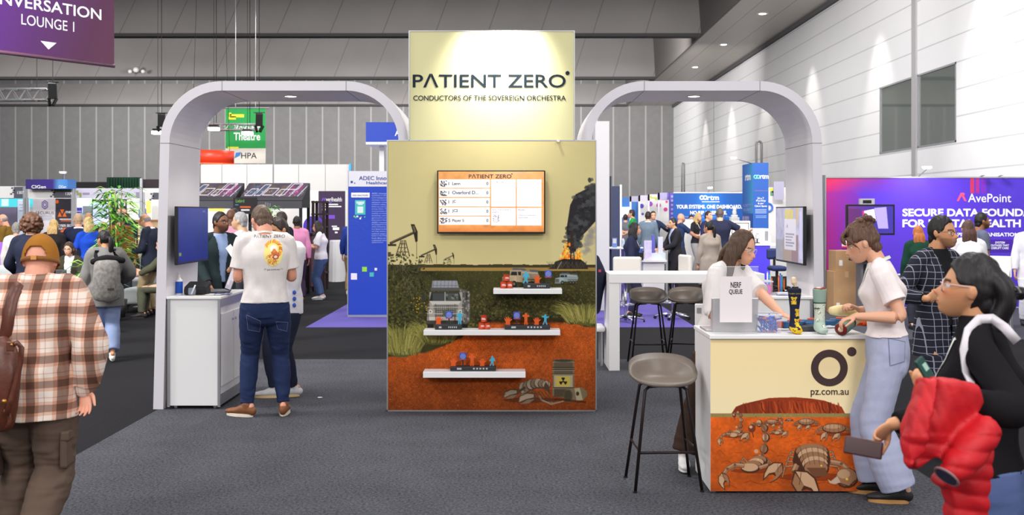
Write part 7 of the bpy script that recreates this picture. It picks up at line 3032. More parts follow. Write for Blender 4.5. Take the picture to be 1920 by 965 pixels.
hw=BLACKW.W(A['w']);hd=(WM[BLACKW.t].to_3x3()@A['hd'])
t=thing('mobile_phone','dark red brown mobile phone held by the woman in the black sweater','phone',at(1620,840,3.44))
c0,c1,c2,c3=at(1586,816,3.42),at(1658,829,3.36),at(1652,862,3.35),at(1581,848,3.41)
mb=MB()
nrm=(c1-c0).cross(c3-c0).normalized()
cc=(c0+c2)/2
u_=(c1-c0).normalized();v_=nrm.cross(u_)
Mx=Matrix((u_,v_,nrm)).transposed().to_4x4()
Mx.translation=cc
mb.xf=Mx
L_,W_=(c1-c0).length/2,(c3-c0).length/2
mb.rbox(-L_,L_,-W_,W_,-.005,.005,.0048,3)
mb.build('body',mat('phone_shell',(84,34,34),.35,spec=.5),t)
mb=MB();mb.xf=Mx
mb.rbox(-L_+.004,L_-.004,-W_+.004,W_-.004,-.0056,-.0046,.0004)
mb.build('display',mat('phone_glass',(58,16,18),.12,spec=.6),t)
t=thing('mobile_phone','dark green mobile phone held up above the red quilted jacket','phone',at(1733,690,3.12))
m=MB();m.xf=Matrix.Translation(at(1733,691,3.12))@Matrix.Rotation(-.55,4,'Y')@Matrix.Rotation(.4,4,'Z')
m.rbox(-.018,.018,-.005,.005,-.036,.036,.0045,3)
m.build('body',mat('phone_green',(24,66,58),.3,spec=.5),t)
m=MB();m.xf=Matrix.Translation(at(1733,691,3.12))@Matrix.Rotation(-.55,4,'Y')@Matrix.Rotation(.4,4,'Z')
m.rbox(-.004,.012,-.0065,-.0045,-.008,.016,.003)
m.build('camera_patch',mat('phone_patch',(150,190,176),.3),t)
# ------------------------------------------------------------------ neighbouring stands
def pbox(px0,px1,py0,py1,Y,d=.04,z0=None):
 a,b=at(px0,py1,Y),at(px1,py0,Y)
 return MB().box(a.x,b.x,Y,Y+d,a.z if z0 is None else z0,b.z)
def panel(name,label,cat,px0,px1,py0,py1,Y,m,d=.04,z0=None,group=None,bevel=0):
 """one flat thing: returns its Empty; the face is its part"""
 a=at(px0,py1,Y)
 b=at(px1,py0,Y)
 t=thing(name,label,cat,((a.x+b.x)/2,Y,a.z if z0 is None else z0),0,group)
 pbox(px0,px1,py0,py1,Y,d,z0).build('face',m,t)
 return t
def txt(t,s,px0,px1,pyb,hpx,Y,m,bold=.01,name='lettering'):
 k=Y/FPX
 return lettering(t,s,at(px0,pyb,Y),m=m,width=(px1-px0)*k,height=hpx*k,bold=bold,name=name)
def bars(t,name,rects,Y,m):
 """flat printed marks in one part"""
 mb=MB()
 for x0,x1,y0,y1 in rects:
  a,b=at(x0,y1,Y),at(x1,y0,Y)
  mb.box(a.x,b.x,Y-.004,Y-.001,a.z,b.z)
 return mb.build(name,m,t)
def post(t,px,py0,Y,r=.025,m=None,name='post',z0=0):
 p=at(px,py0,Y)
 MB().box(p.x-r,p.x+r,Y-r,Y+r,z0,p.z).build(name,m or ALU,t)
def arm_lamp(label,p,q):
 """stem lamp reaching from p to q"""
 t=thing('arm_lamp',label,'lamp',p,0,'arm lamps on the stand walls')
 m=MB();m.smooth=True;m.cyl(p,q,.012,n=8)
 m.build('arm',ALU,t)
 m=MB();d=(Vector(q)-Vector(p)).normalized()
 m.rbox(q[0]-.10,q[0]+.06,q[1]-.05,q[1]+.05,q[2]-.02,q[2]+.025,.01)
 m.build('head',WHITE,t)
 m=MB();m.box(q[0]-.08,q[0]+.04,q[1]-.035,q[1]+.035,q[2]-.024,q[2]-.021)
 m.build('lens',glow_soft,t)
LILAC=mat('lilac_board',(206,200,222),.5)
DKG=mat('fascia_grey',(84,84,96),.5)
PURP=mat('print_purple',(84,58,190),.5)
YB=26.0
def booth(label,px0,px1,y0,y1,number=None,dark0=None,fm=None,back=None,Y=YB):
 a,b=at(px0,y0,Y),at(px1,y1,Y)
 t=thing('exhibition_booth',label,'booth',((a.x+b.x)/2,Y,0),0,'shell booths along the far aisle')
 pbox(px0,px1,y0,y1,Y,.04).build('fascia',fm or OFFWHITE,t)
 for px in(px0+2,px1-2):
  post(t,px,y0,Y+.02)
 MB().box(a.x+.04,b.x-.04,Y+2.9,Y+2.94,0,2.45).build('back_wall',back or OFFWHITE,t)
 if dark0:
  k=[(dark0,px1-1,y0+1,y1)]+[(dark0-q,dark0-q+4,y0+2+w,y0+5+w)for q,w in((5,0),(3,8),(7,11),(2,4))]
  bars(t,'fascia_mark',k,Y,DKG)
 if number:
  txt(t,number,px1-15,px1-3,(y0+y1)/2+3.5,5.5,Y-.004,INKW)
 return t
booth('white shell booth at the far left with grey marked name board and teal screen',-60,47.5,349,371,'1307',26)
booth('white shell booth numbered 1309 with the hexagon and orange triangle banners',49,138,353.5,371,'1309',101)
t=booth('pale lilac shell booth behind the tall bamboo plant',139.5,266,353.5,371.5,None,None,LILAC)
bars(t,'fascia_mark',[(143,147,357,361),(144,153,361,366),(149,153,366,370),(211,215,359,365)],YB,mat('olive_mark',(150,156,96),.6))
bars(t,'fascia_mark',[(155,168,361,365),(222,244,362.5,365.5),(255,265,360,371)],YB,mat('grey_mark',(150,144,166),.6))
booth('white shell booth just left of the left arch',268,330,360,374,None,287)
t=panel('booth_screen','teal glowing screen under the leftmost white name board','screen',-30,61,372,388,YB+2.7,mat('teal_screen',(70,186,196),.4,emit=.5),.05)
bars(t,'screen_mark',[(3,16,373,386)],YB+2.7,mat('teal_pale',(190,236,236),.4,emit=.4))
panel('curtain_panel','grey purple curtain panel under the teal screen at the far left','panel',-30,31,388.5,470,YB+2.6,mat('curtain_grey',(112,104,128),.8),.04,z0=0)
t=thing('phone_display','large white phone-shaped display board behind the curly-haired man','display',at(44,420,YB+2.2))
a,b=at(32,440,YB+2.2),at(55,374,YB+2.2)
MB().rbox(a.x,b.x,YB+2.2,YB+2.26,0,b.z,.06,4).build('face',mat('pale_blue_board',(206,216,234),.4),t)
bars(t,'print_line',[(36,47,383,384.5),(36,49,394,395.5),(38,48,388,389)],YB+2.2,mat('print_grey',(150,160,190),.6))
t=panel('rollup_banner','white roll-up banner with a purple hexagon emblem and dark lettering','banner',62,103,372,480,YB+1.2,mat('banner_pale',(226,218,224),.6),.02,z0=.05)
mb=MB()
c=at(84,383.5,YB+1.195)
k=YB/FPX
for r0,r1 in((9.2,7.4),(5.2,3.6)):
 vs=[(c.x+r*k*math.sin(q*PI/3)*.74,c.y,c.z+r*k*math.cos(q*PI/3))for r in(r0,r1)for q in range(6)]
 mb.add(vs,[(q,(q+1)%6,6+(q+1)%6,6+q)for q in range(6)])
mb.build('emblem',mat('emblem_purple',(96,74,178),.5),t)
txt(t,'SECURUS',67,101,401.5,5.5,YB+1.195,mat('securus_ink',(80,70,80),.6),.0)
bars(t,'print_line',[(72,98,404,405.2),(70,101,408,409),(72,99,411,412)],YB+1.2,mat('print_grey',(150,160,190),.6))
MB().box(at(62,0,YB+1.2).x,at(103,0,YB+1.2).x,YB+1.1,YB+1.3,0,.06).build('base',ALU,t)
ORN=mat('print_orange',(240,110,36),.5)
t=panel('rollup_banner','charcoal banner with orange triangles and white lettering','banner',104,143,372,480,YB+1.2,mat('banner_charcoal',(58,52,62),.6),.02,z0=.05)
mb=MB()
for tri in(((108,406),(116,406),(112,397)),((117,406),(125,406),(121,397)),((112.5,392.5),(120.5,392.5),(116.5,401))):
 P3=[at(x,y,YB+1.194)for x,y in tri]
 mb.add(P3,[(0,1,2)])
c=at(107,378,YB+1.194)
mb.add([(c.x+.045*math.cos(q*PI/8),c.y,c.z+.05*math.sin(q*PI/8))for q in range(16)],[tuple(range(16))])
mb.build('emblem',ORN,t,fix=False)
txt(t,'mesh',123,139,399.5,6,YB+1.194,INKW)
bars(t,'print_line',[(112,139,410,411.5)],YB+1.2,INKW)
bars(t,'print_line',[(114,133,413,414.5),(119,140,426.5,431),(114,136,431.5,435)],YB+1.2,ORN)
txt(t,'CYBER SEC',108,134,425,4.5,YB+1.194,INKW)
txt(t,'FOR',110,118,430.5,4,YB+1.194,INKW)
t=panel('booth_screen','bright pale screen with a purple strip right of the charcoal banner','screen',143.5,172,371,400,YB+2.6,mat('screen_cyan',(206,240,250),.4,emit=.7),.05)
bars(t,'screen_strip',[(143.5,154,389,399.5)],YB+2.6,PURP)
txt(t,'today',144,153,398,4,YB+2.59,INKW)
t=panel('booth_screen','small grey screen between the bright screen and the projection screen','screen',155,171,386,402,YB+1.9,mat('screen_grey',(150,150,164),.4,emit=.2),.05)
post(t,163,392,YB+1.965,.02,BLACKM,'stand')
t=panel('projection_screen','tall white glowing screen in a black frame behind the bamboo','screen',174,206,378,445,YB+1.6,mat('screen_white',(206,214,250),.4,emit=.55),.04)
bars(t,'frame',[(172.5,207,374,378),(172.5,174,378,446),(206,207.5,378,446)],YB+1.6,BLACKM)
post(t,190,446,YB+1.62,.03,BLACKM,'stand')
t=panel('booth_screen','bright white and yellow poster screen with a blue card, left of the arch','screen',238,283,374.5,425,YB+2.2,mat('screen_yellowwhite',(250,246,226),.4,emit=.6),.05)
bars(t,'screen_card',[(260,276,390.5,408)],YB+2.2,mat('card_blue',(52,74,190),.5,emit=.3))
bars(t,'screen_side',[(274,283,376,400)],YB+2.195,mat('screen_yellow',(240,212,110),.5,emit=.4))
bars(t,'print_line',[(250,277,379,380.4),(256,272,375.5,376.6)],YB+2.2,mat('print_grey',(150,160,190),.6))
t=panel('booth_screen','dark shelf unit with white cards behind the bamboo','display',207,238,373,420,YB+2.4,mat('unit_dark',(52,50,56),.6),.1,z0=0)
bars(t,'card',[(222,229,377,389),(230,235,377,386)],YB+2.4,OFFWHITE)
t=panel('booth_sign','purple and blue sign box above the 1309 booth with white lettering','sign',48,127,336,354,YB-.3,mat_ramp('cigen_print',[(-.53,(52,42,110)),(.15,(60,40,130)),(.30,(90,150,210)),(.52,(70,130,210))],(1,0,0)),.5)
txt(t,'CIGen',59,86,353,6,YB-.305,INKW)
txt(t,'CIGen',110,124,352.5,5,YB-.305,INKW)
p=at(118,336,YB-.1)
arm_lamp('small white arm lamp above the purple and blue sign box',p,p+Vector((.15,-.3,.16)))
for lab,x0,x1,y0,y1,m in(('black drape behind the lilac booth',127,200,341,358,mat('drape_black',(34,32,34),.9)),('dark brown backdrop panel left of the arch',266,330,336,366,mat('drape_brown',(58,50,54),.9))):
 panel('drape',lab,'drape',x0,x1,y0,y1,33,m,.06,z0=0)
mb=MB();mb.smooth=True
a,b=at(200,358,32.5),at(263,332,32.5)
n=70
rows=[[(a.x+(b.x-a.x)*i/n,32.5+.06*math.sin(i*1.1),z)for i in range(n+1)]for z in(0,b.z)]
mb.sheet(rows,(0,.02,0))
tag(mb.build('drape',mat('drape_green',(18,52,36),.9,noise=(2,.5)),loc=(a.x,32.5,0)),'dark green pleated drape behind the lilac booth','drape')
t=thing('support_post','slim aluminium post standing in front of the lilac booth near the arch','post',at(265,560,19.6))
p=at(265,334,19.6)
MB().box(p.x-.022,p.x+.022,19.58,19.62,0,p.z).build('post',ALU,t)
MB().box(p.x-.12,p.x+.12,19.5,19.7,0,.012).build('base',ALU,t)
t=thing('display_case','warm lit glass food case with wooden top behind the navy T-shirt man','display case',at(262,470,21.5))
x0,x1=at(232,0,21.5).x,at(281,0,21.5).x
zt=at(0,412,21.5).z
WARM=mat('case_light',(255,214,150),.5,emit=2.2)
MB().box(x0,x1,21.5,22.1,0,.75).build('base',mat('case_base',(44,38,36),.6),t)
MB().box(x0-.03,x1+.03,21.45,22.15,zt-.05,zt).build('wood_top',mat('case_wood',(176,124,70),.5),t)
MB().box(x0,x1,22.06,22.1,.75,zt-.05).build('back',mat('case_back',(236,206,160),.5,emit=.5),t)
for z in(.78,1.03,1.28):
 MB().box(x0+.02,x1-.02,21.55,22.05,z,z+.02).build('shelf',mat('case_shelf',(70,60,54),.5),t)
 MB().box(x0+.03,x1-.03,21.56,21.60,z+.20,z+.215).build('light_strip',WARM,t)
for x in(x0,(x0+x1)/2,x1):
 MB().box(x-.015,x+.015,21.5,21.53,.75,zt-.05).build('upright',BLACKM,t)
rg=random.Random(2)
for i in range(9):
 x=x0+.08+(x1-x0-.16)*(i%5)/4+rg.random()*.03
 z=(.80,1.05)[i//5]
 o=MB();o.smooth=True;o.ball((x,21.75,z+.035),(.05,.05,.036))
 tag(o.build('bread_roll',mat('bread_%d'%(i%3),((196,136,76),(150,96,56),(222,190,140))[i%3],.7),loc=(x,21.75,z)),'small round bread roll on a warm lit shelf of the glass food case','bread roll','bread rolls in the food case')
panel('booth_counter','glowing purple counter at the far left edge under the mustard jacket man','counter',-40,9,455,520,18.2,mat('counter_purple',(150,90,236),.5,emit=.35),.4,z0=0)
SOFA=mat('sofa_grey',(178,182,184),.85,bump=(200,.2,.002))
def sofa(label,x0,x1,Y,d,seat,back,backs):
 t=thing('sofa',label,'sofa',((x0+x1)/2,Y,0),0,'pale grey lounge sofas')
 MB().rbox(x0,x1,Y,Y+d,.13,seat,.07,4).build('seat',SOFA,t)
 for a,b,y0,y1 in backs:
  MB().rbox(a,b,y0,y1,seat-.02,back,.09,4).build('backrest',SOFA,t)
 for x in(x0+.08,x1-.08):
  for y in(Y+.08,Y+d-.08):
   MB().cyl((x,y,0),(x,y,.14),.012,n=8).build('leg',BLACKM,t)
x0=at(232,0,18.6).x
sofa('pale grey sofa with rounded backrest beside the left arch',x0,x0+1.5,18.5,.8,.43,.82,[(at(269,0,18.6).x,at(310,0,18.6).x,18.9,19.25)])
x0=at(238,0,20.8).x
sofa('pale grey bench sofa behind the rounded sofa',x0,x0+1.2,20.6,.7,.47,.62,[(x0,x0+1.2,21.05,21.3)])
x0=at(-40,0,16.5).x
sofa('pale grey armchair at the far left edge behind the plaid shirt man',x0,x0+.46,16.4,.7,.45,.92,[(x0,x0+.46,16.85,17.1)])
p=at(196,605,16.8)
m=MB();m.rbox(p.x-.30,p.x+.12,16.7,17.2,0.0,.215,.05,3)
tag(m.build('pouf',SOFA,loc=(p.x,16.8,0)),'low pale pouf on the floor behind the woman with the rucksack','pouf')
t=thing('coffee_table','white low table in front of the seated woman with the laptop','table',at(150,590,15.6))
p=at(150,543,15.6)
m=MB();m.smooth=True;m.lathe([(0,0),(.36,0),(.36,.025),(0,.025)],(p.x,15.7,.56),32)
m.build('tabletop',WHITE,t)
m=MB();m.cyl((p.x,15.7,0),(p.x,15.7,.56),.03);m.cyl((p.x,15.7,0),(p.x,15.7,.015),.2,n=24)
m.build('pedestal',ALU,t)
def leaf_plant(name,label,base,h0,h1,rad,n,seed,cols,stems=4,llen=.30,pot=True):
 t=thing(name,label,'plant',base,0)
 rg=random.Random(seed)
 b=Vector(base)
 mb=MB();mb.smooth=True
 tops=[]
 for i in range(stems):
  a=rg.uniform(0,6.28)
  p0=b+Vector((rad*.25*math.cos(a),rad*.25*math.sin(a),.25))
  p1=b+Vector((rad*.45*math.cos(a+.3),rad*.45*math.sin(a+.3),h1-rg.random()*.25))
  mb.tube([p0,p0.lerp(p1,.5)+Vector((.02,.01,0)),p1],[.014,.011,.006],8)
  tops.append((p0,p1))
 mb.build('stem',mat('stem_yellow',(170,150,76),.6),t)
 mbs=[MB()for _ in cols]
 for k in range(n):
  p0,p1=tops[rg.randrange(stems)]
  z=h0+(h1-h0)*rg.random()**.8
  q=p0.lerp(p1,min(1,max(0,(z-.25)/(p1.z-b.z-.25))))
  q.z=b.z+z
  a=rg.uniform(0,6.28)
  L=llen*(.5+.7*rg.random())
  out=Vector((math.cos(a),math.sin(a),rg.uniform(-.15,.6))).normalized()
  off=rad*rg.random()*.75
  s0=q+Vector((math.cos(a),math.sin(a),0))*off
  sd=out.cross(Vector((0,0,1))).normalized()*L*.085
  mid=s0+out*L*.5
  tip=s0+out*L-Vector((0,0,L*.35))
  mbs[k%len(cols)].add([s0,mid+sd,tip,mid-sd,mid+Vector((0,0,L*.03))],[(0,1,4),(1,2,4),(2,3,4),(3,0,4)])
 for i,(mm,c)in enumerate(zip(mbs,cols)):
  mm.build('foliage',mat('leaf_%d_%d_%d'%c,c,.5,spec=.3),t,fix=False)
 if pot:
  m=MB();m.smooth=True
  m.lathe([(0,0),(.16,0),(.20,.30),(.18,.30),(.17,.26),(0,.26)],b,24)
  m.build('pot',mat('pot_dark',(60,58,60),.6),t)
GR=((70,146,44),(110,184,56),(48,110,40),(150,204,84))
p=at(216,0,17.7)
leaf_plant('bamboo_plant','tall green bamboo plant standing behind the woman with the rucksack',(p.x,17.7,0),.85,at(0,354,17.7).z,.26,420,1,GR,5,.32)
p=at(176,0,15.2)
leaf_plant('potted_plant','low leafy green plant beside the seated woman with the laptop',(p.x,15.2,0),.7,1.02,.15,60,4,GR[1:],3,.34)
p=at(511,0,19)
leaf_plant('potted_plant','slim leafy green plant behind the head of the white T-shirt man',(p.x,19,0),1.3,at(0,384,19).z,.10,70,6,GR,2,.2)
t=thing('partition_wall','tall white panelled partition wall behind the kiosks left of the tower','partition',at(520,480,30))
xs=[376,416,463,511.5,513.5,560,610,655]
for i in range(len(xs)-1):
 if i==3:
  continue
 a,b=at(xs[i],0,30).x,at(xs[i+1],0,30).x
 MB().box(a+.006,b-.006,30,30.06,0,at(0,308,30).z).build('panel',mat('partition_white',(204,202,200),.6),t)
MB().box(at(655,0,30).x,at(659,0,30).x,29.95,30.1,0,at(0,308,30).z+.02).build('end_strip',mat('strip_cyan',(70,160,210),.5),t)
CANP=Paint(118,30,2.0,(62,54,66))
n_=vnoise(CANP.W,CANP.H,16,5)
CANP.mix(np.clip(n_*2-.9,0,1)*.8,(104,92,100))
for x,c in((8,(70,96,120)),(24,(62,84,110)),(40,(92,72,52)),(62,(100,80,56)),(80,(120,40,90)),(96,(150,40,110))):
 CANP.poly([(x,26),(x+10,26),(x+17,6),(x+7,6)],c,.6)
for x,w,y0,y1 in((4,14,13,27),(22,12,4,27),(38,20,12,26),(64,16,14,26),(84,18,2,14)):
 q=(y1-y0)*.45
 CANP.line([(x,y1),(x+q,y0),(x+q+w,y0),(x+w,y1),(x,y1)],1.5,(196,190,202))
for x in(72,92,108):
 CANP.line([(x,29),(x+13,0)],1.6,(188,182,194))
for k in range(50):
 CANP.ell(CANP.rng.rand()*118,16+CANP.rng.rand()*12,1.4,1.2,(180,170,180),.5)
can_m=mat_attr('awning_print',.6,.2)
def kiosk(label,px0,px1,Y):
 a,b=at(px0,341,Y),at(px1,375,Y)
 t=thing('kiosk',label,'kiosk',((a.x+b.x)/2,Y,0),0,'kiosks with printed awnings')
 zt,zb=a.z,b.z
 m=MB()
 m.add([(a.x,Y,zb),(b.x,Y,zb),(b.x,Y+.9,zt),(a.x,Y+.9,zt),(a.x,Y,zb-.16),(b.x,Y,zb-.16),(b.x,Y+.9,zb-.16),(a.x,Y+.9,zb-.16)],[(0,1,2,3),(7,6,5,4),(0,4,5,1),(1,5,6,2),(2,6,7,3),(3,7,4,0)])
 m.build('awning',mat('awning_dark',(44,42,48),.6),t)
 nrm=Vector((0,-(zt-zb),.9)).normalized()*.004
 CANP.mesh('awning_print',Vector((a.x+.03,Y+.9,zt))+nrm,(b.x-a.x-.06,0,0),(0,-.9*.82,-(zt-zb)*.82),can_m,t)
 bx(a.x,b.x,Y-.03,Y,zb-.17,zb-.02).build('valance',mat('valance_grey',(86,86,92),.5),t)
 bx(a.x+.02,b.x-.02,Y+.02,Y+.88,at(0,390.5,Y).z,zb-.17).build('header',BLACKM,t)
 for x in(a.x+.03,b.x-.03):
  for y in(Y+.03,Y+.86):
   MB().box(x-.03,x+.03,y-.03,y+.03,0,zb-.16).build('post',BLACKM,t)
 bx(a.x+.1,b.x-.1,Y+.2,Y+.8,0,.95).build('counter',mat('kiosk_counter',(66,60,64),.6),t)
 return t
kiosk('kiosk with dark printed awning, left, partly behind the left arch',330,438,22)
t=kiosk('kiosk with dark printed awning directly left of the white lit panel',447,566,22)
for k in range(3):
 o=MB().rbox(at(497+4*k,0,21.97).x,at(499.5+4*k,0,21.97).x,21.96,21.985,at(0,388,22).z,at(0,379+k,22).z,.01)
 o.build('valance_mark',GREYTRIM,t)
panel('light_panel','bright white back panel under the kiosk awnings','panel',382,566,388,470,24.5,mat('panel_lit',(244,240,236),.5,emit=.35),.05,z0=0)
panel('light_panel','warm yellow light strip under the left kiosk awning','lamp',392,421,389.8,396,22.4,mat('strip_warm',(255,214,110),.5,emit=1.5),.05)
t=panel('hanging_banner','dark menu banner with green and orange lettering hanging between the kiosks','banner',437,482,370,401,21.955,mat('banner_dark',(44,40,44),.6),.02)
txt(t,'Liebird',442,458,379.5,6,21.95,mat('print_green',(120,190,90),.5))
bars(t,'print_line',[(441,447,383,384.6)],21.955,mat('strip_cyan',(70,160,210),.5))
bars(t,'print_line',[(450,470,386.5,389.5)],21.955,ORN)
bars(t,'print_line',[(452,468,392,395)],21.955,INKW)
m=MB()
for px in(439,480):
 p=at(px,370,21.96)
 m.cyl(p,(p.x,p.y,p.z+.3),.004,n=6)
m.build('cord',DARKMET,t)
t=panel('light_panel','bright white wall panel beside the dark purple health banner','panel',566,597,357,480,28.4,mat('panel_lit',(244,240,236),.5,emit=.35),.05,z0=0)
t=panel('wall_banner','dark purple banner with white lettering right of the white lit panel','banner',597,647,358,490,28,mat('banner_plum',(58,40,70),.6),.03,z0=0)
txt(t,'verihealth',611,641,377.5,8,27.99,INKW,.006)
mb=MB();mb.prism([(0,0),(.03,0),(.06,.09),(.03,.09)],at(603,377,27.992),(1,0,0),(0,0,1),(0,-.002,0));mb.prism([(.05,0),(.08,0),(.11,.09),(.08,.09)],at(603,377,27.992),(1,0,0),(0,0,1),(0,-.002,0))
mb.build('emblem',mat('emblem_violet',(120,70,200),.5),t)
bars(t,'print_line',[(604,634,382,384),(604,640,386,388),(604,616,391,394),(622,632,423,425),(624,636,426,431),(628,633,434,437)],28,INKW)
bars(t,'print_line',[(604,622,378.8,380.6),(604,628,403,410)],28,mat('emblem_violet',(120,70,200),.5))
panel('wall_post','white upright wall end right of the dark purple banner','post',648,654,357,485,28,OFFWHITE,.06,z0=0)
c=at(588,424,26)
t=thing('disc_sign','purple round disc sign behind the dark open rack','sign',(c.x,26,0))
m=MB();m.smooth=False;m.cyl((c.x,25.98,c.z),(c.x,26.02,c.z),.26,n=36)
m.build('disc',PURP,t)
MB().box(c.x-.02,c.x+.02,26.0,26.04,0,c.z-.2).build('post',BLACKM,t)
RACK=mat('rack_brown',(54,38,40),.6)
t=thing('open_rack','dark brown open shelving frame behind the woman in jeans','rack',at(604,510,24.2))
for px in(587,607):
 for y in(24.0,24.45):
  p=at(px,376,24.0)
  MB().box(p.x-.03,p.x+.03,y-.03,y+.03,0,p.z).build('upright',RACK,t)
for z in(.4,at(0,424,24).z,at(0,400,24).z,at(0,377,24).z):
 MB().box(at(586,0,24).x-.03,at(608,0,24).x+.03,23.98,24.47,z-.035,z).build('shelf',RACK,t)
t=thing('service_cart','dark plum service cart on castors in front of the open rack','cart',at(574,510,23.2))
x0,x1=at(564,0,23.2).x,at(588,0,23.2).x
MB().rbox(x0,x1,23.0,23.5,.12,at(0,438,23.2).z,.03).build('body',mat('cart_plum',(88,54,66),.5),t)
MB().rbox(x0-.03,x1+.03,22.97,23.53,at(0,441,23.2).z,at(0,436,23.2).z,.01).build('top',mat('cart_top',(60,44,52),.5),t)
for x in(x0+.05,x1-.05):
 for y in(23.05,23.45):
  MB().cyl((x-.015,y,.06),(x+.015,y,.06),.06,n=16).build('castor',BLACKM,t)
bars(t,'yellow_tag',[(565,571,448,455)],23.0,mat('tag_amber',(230,170,40),.5))
t=thing('cloth_table','table under a white cloth below the dark purple banner','table',at(632,488,29))
a,b=at(619,450,27),at(646,450,27)
mb=MB();mb.smooth=True
n=48
rows=[]
for z,r in((a.z,.0),(a.z,1.0),(a.z-.03,1.03),(a.z*.5,1.06),(0.0,1.12)):
 rows.append([((a.x+b.x)/2+(b.x-a.x)*.5*r*math.cos(2*PI*i/n)*(1+.05*math.sin(i*1.9)*(z<a.z-.1)),27+.35*r*math.sin(2*PI*i/n)*(1+.05*math.sin(i*1.9)*(z<a.z-.1)),z)for i in range(n+1)])
mb.sheet(rows)
mb.build('cloth',mat('cloth_white',(224,222,224),.8),t)
YA=17.7
ABL=mat('adec_blue',(34,66,176),.5)
t=panel('info_board','blue information board with white header directly left of the tower','board',653,762,350,590,YA,mat_lines('adec_print',(30,62,172),[((1,0,0),.02,0,.004,(26,54,158))],.55),.25)
pbox(653,762,320.5,349.6,YA,.25).build('header',mat_lines('adec_header',(206,204,214),[((1,0,0),.02,0,.005,(190,188,200))],.55),t)
pbox(651.5,763,590,594.5,YA-.01,.27,0).build('base',ALU,t)
mb=MB()
for x in(652.2,762.5):
 p=at(x,319.5,YA)
 mb.box(p.x-.008,p.x+.008,YA-.01,YA+.26,.03,p.z)
mb.build('edge',ALU,t)
NAVT=mat('print_navy',(44,56,130),.5)
for s,x0,x1,yb_,h in(('ADEC Innovations',673,756,337.5,7.5),('Healthcare Group',687,762,347,7.2)):
 txt(t,s,x0,x1,yb_,h,YA-.003,NAVT,.012)
pbox(658.5,693,361,370,YA-.006,.004).build('name_plate',OFFWHITE,t)
txt(t,'ADEC HEALTHCARE',661,690,367.5,3,YA-.008,NAVT,0)
TEAL=mat('card_teal',(60,168,170),.5)
a,b=at(665.5,402.5,YA-.006),at(685.5,375,YA)
MB().rbox(a.x,b.x,YA-.008,YA-.002,a.z,b.z,.003).build('teal_card',TEAL,t)
pbox(670,681,387,399,YA-.010,.003).build('card_patch',mat('patch_pale',(196,214,216),.5),t)
bars(t,'print_line',[(668,683,378,379.2),(668.5,682.5,380.3,381.5),(671,680,382.6,383.8)],YA-.008,INKW)
GRN=mat('square_green',(136,196,60),.5)
bars(t,'square_mark',[(679,688,500,509),(663,666,404,407),(676,678,406,408)],YA,GRN)
bars(t,'square_mark',[(693,701,510.5,518.5),(666,669,406,409),(683,685,405,408)],YA,TEAL)
bars(t,'square_mark',[(658,669.5,512,524),(702.5,707,502,507),(668,672,404,407),(674,677,408,411)],YA,mat('square_pale',(214,210,222),.5))
bars(t,'square_mark',[(657.5,661.5,339,343),(664,666,342,344)],YA,NAVT)
rg=random.Random(8)
PALE_T=mat('print_paleblue',(150,170,230),.6)
LINES='ADEC Innovations|specialises in clinical|cycle management|services including|utilization review,|medical coding, and|follow-up, and more,|among others. The|incorporates tech|needed, promoting|enabling smooth|governance compl|Information Manag|ADEC\'s Innovative|are designed to work|while enhancing oper|leveraging innovation|and deep industry in|onshore teams and|based in the Philipp|South Africa and U.S.|customised solution|operations'.split('|')
mb=MB()
for i,s in enumerate(LINES):
 letter_into(mb,s,at(697,364+4.18*i,YA-.003),(1,0,0),(0,0,1),width=(34-(i*7%5))*YA/FPX*(1.0 if i<22 else.7),height=3.0*YA/FPX)
mb.build('lettering',PALE_T,t,fix=False)
mb=MB()
for k in range(22):
 x,y=655+rg.random()*16,412+rg.random()*52
 l=4+rg.random()*16
 for seg in((x,y,x+l,y),(x+l,y,x+l+4,y+4)):
  a,b=at(seg[0],seg[1],YA-.002),at(seg[2],seg[3],YA-.002)
  mb.cyl(a,b,.0016,n=4)
mb.build('line_print',mat('line_blue',(58,94,200),.5),t)
YS=19.0
t=thing('box_sign','blue box sign with lit white underside on a white post behind the left arch','sign',at(716,594,YS))
pbox(686,790,229,266,YS,.9).build('box',ABL,t)
pbox(686,790,266,270.5,YS,.9).build('light_base',mat('sign_under',(226,228,240),.5,emit=.3),t)
pbox(711,720,270.5,320,YS+.3,.09,0).build('post',OFFWHITE,t)
txt(t,'ADEC',740,785,255,13,YS-.003,INKW)
panel('partition_wall','tall narrow pale partition end just right of the tower','partition',1116,1142.5,227,582,18.9,mat('partition_pale',(206,204,206),.6),.5,z0=0)
NVP=mat('navy_panel',(52,60,88),.6)
panel('partition_panel','dark navy panel with white edge behind the pale partition end','partition',1147,1162,349,520,21,NVP,.04,z0=0)
panel('partition_edge','white upright edge of the dark navy panel','post',1162.3,1166,346,520,21,OFFWHITE,.05,z0=0)
panel('partition_panel','narrow black screen edge beside the pale partition end','panel',1143.2,1146.3,330,392,20,mat('edge_navy',(36,40,62),.5),.04,z0=0)
t=thing('coat','dark navy coat hung over a white chair beside the tower','coat',at(1130,580,12.2))
mb=MB()
mb.loft([at(1112,575,12.2),at(1115,545,12.15),at(1117,515,12.1),at(1114,488,12.15)],[.10,.11,.12,.07],[.12,.13,.13,.07],(1,0,0),18,4)
V,F=remesh(mb,.012)
V=smooth_v(V,F,3)
V=V+normals_v(V,F)*(folds(V,26,3,(1,1,.4))*.014)[:,None]
mb=MB();mb.smooth=True;mb.add([tuple(v)for v in V],[tuple(f)for f in F])
mb.build('cloth',NAVY,t,fix=False)
bars(t,'label_tag',[(1122,1127,505,510)],11.98,mat('tag_red',(190,60,80),.6))
m=MB();p=at(1113,0,12.2);m.rbox(p.x-.2,p.x+.12,12.0,12.4,.40,.46,.02)
m.build('chair_seat',WHITE,t)
m=MB()
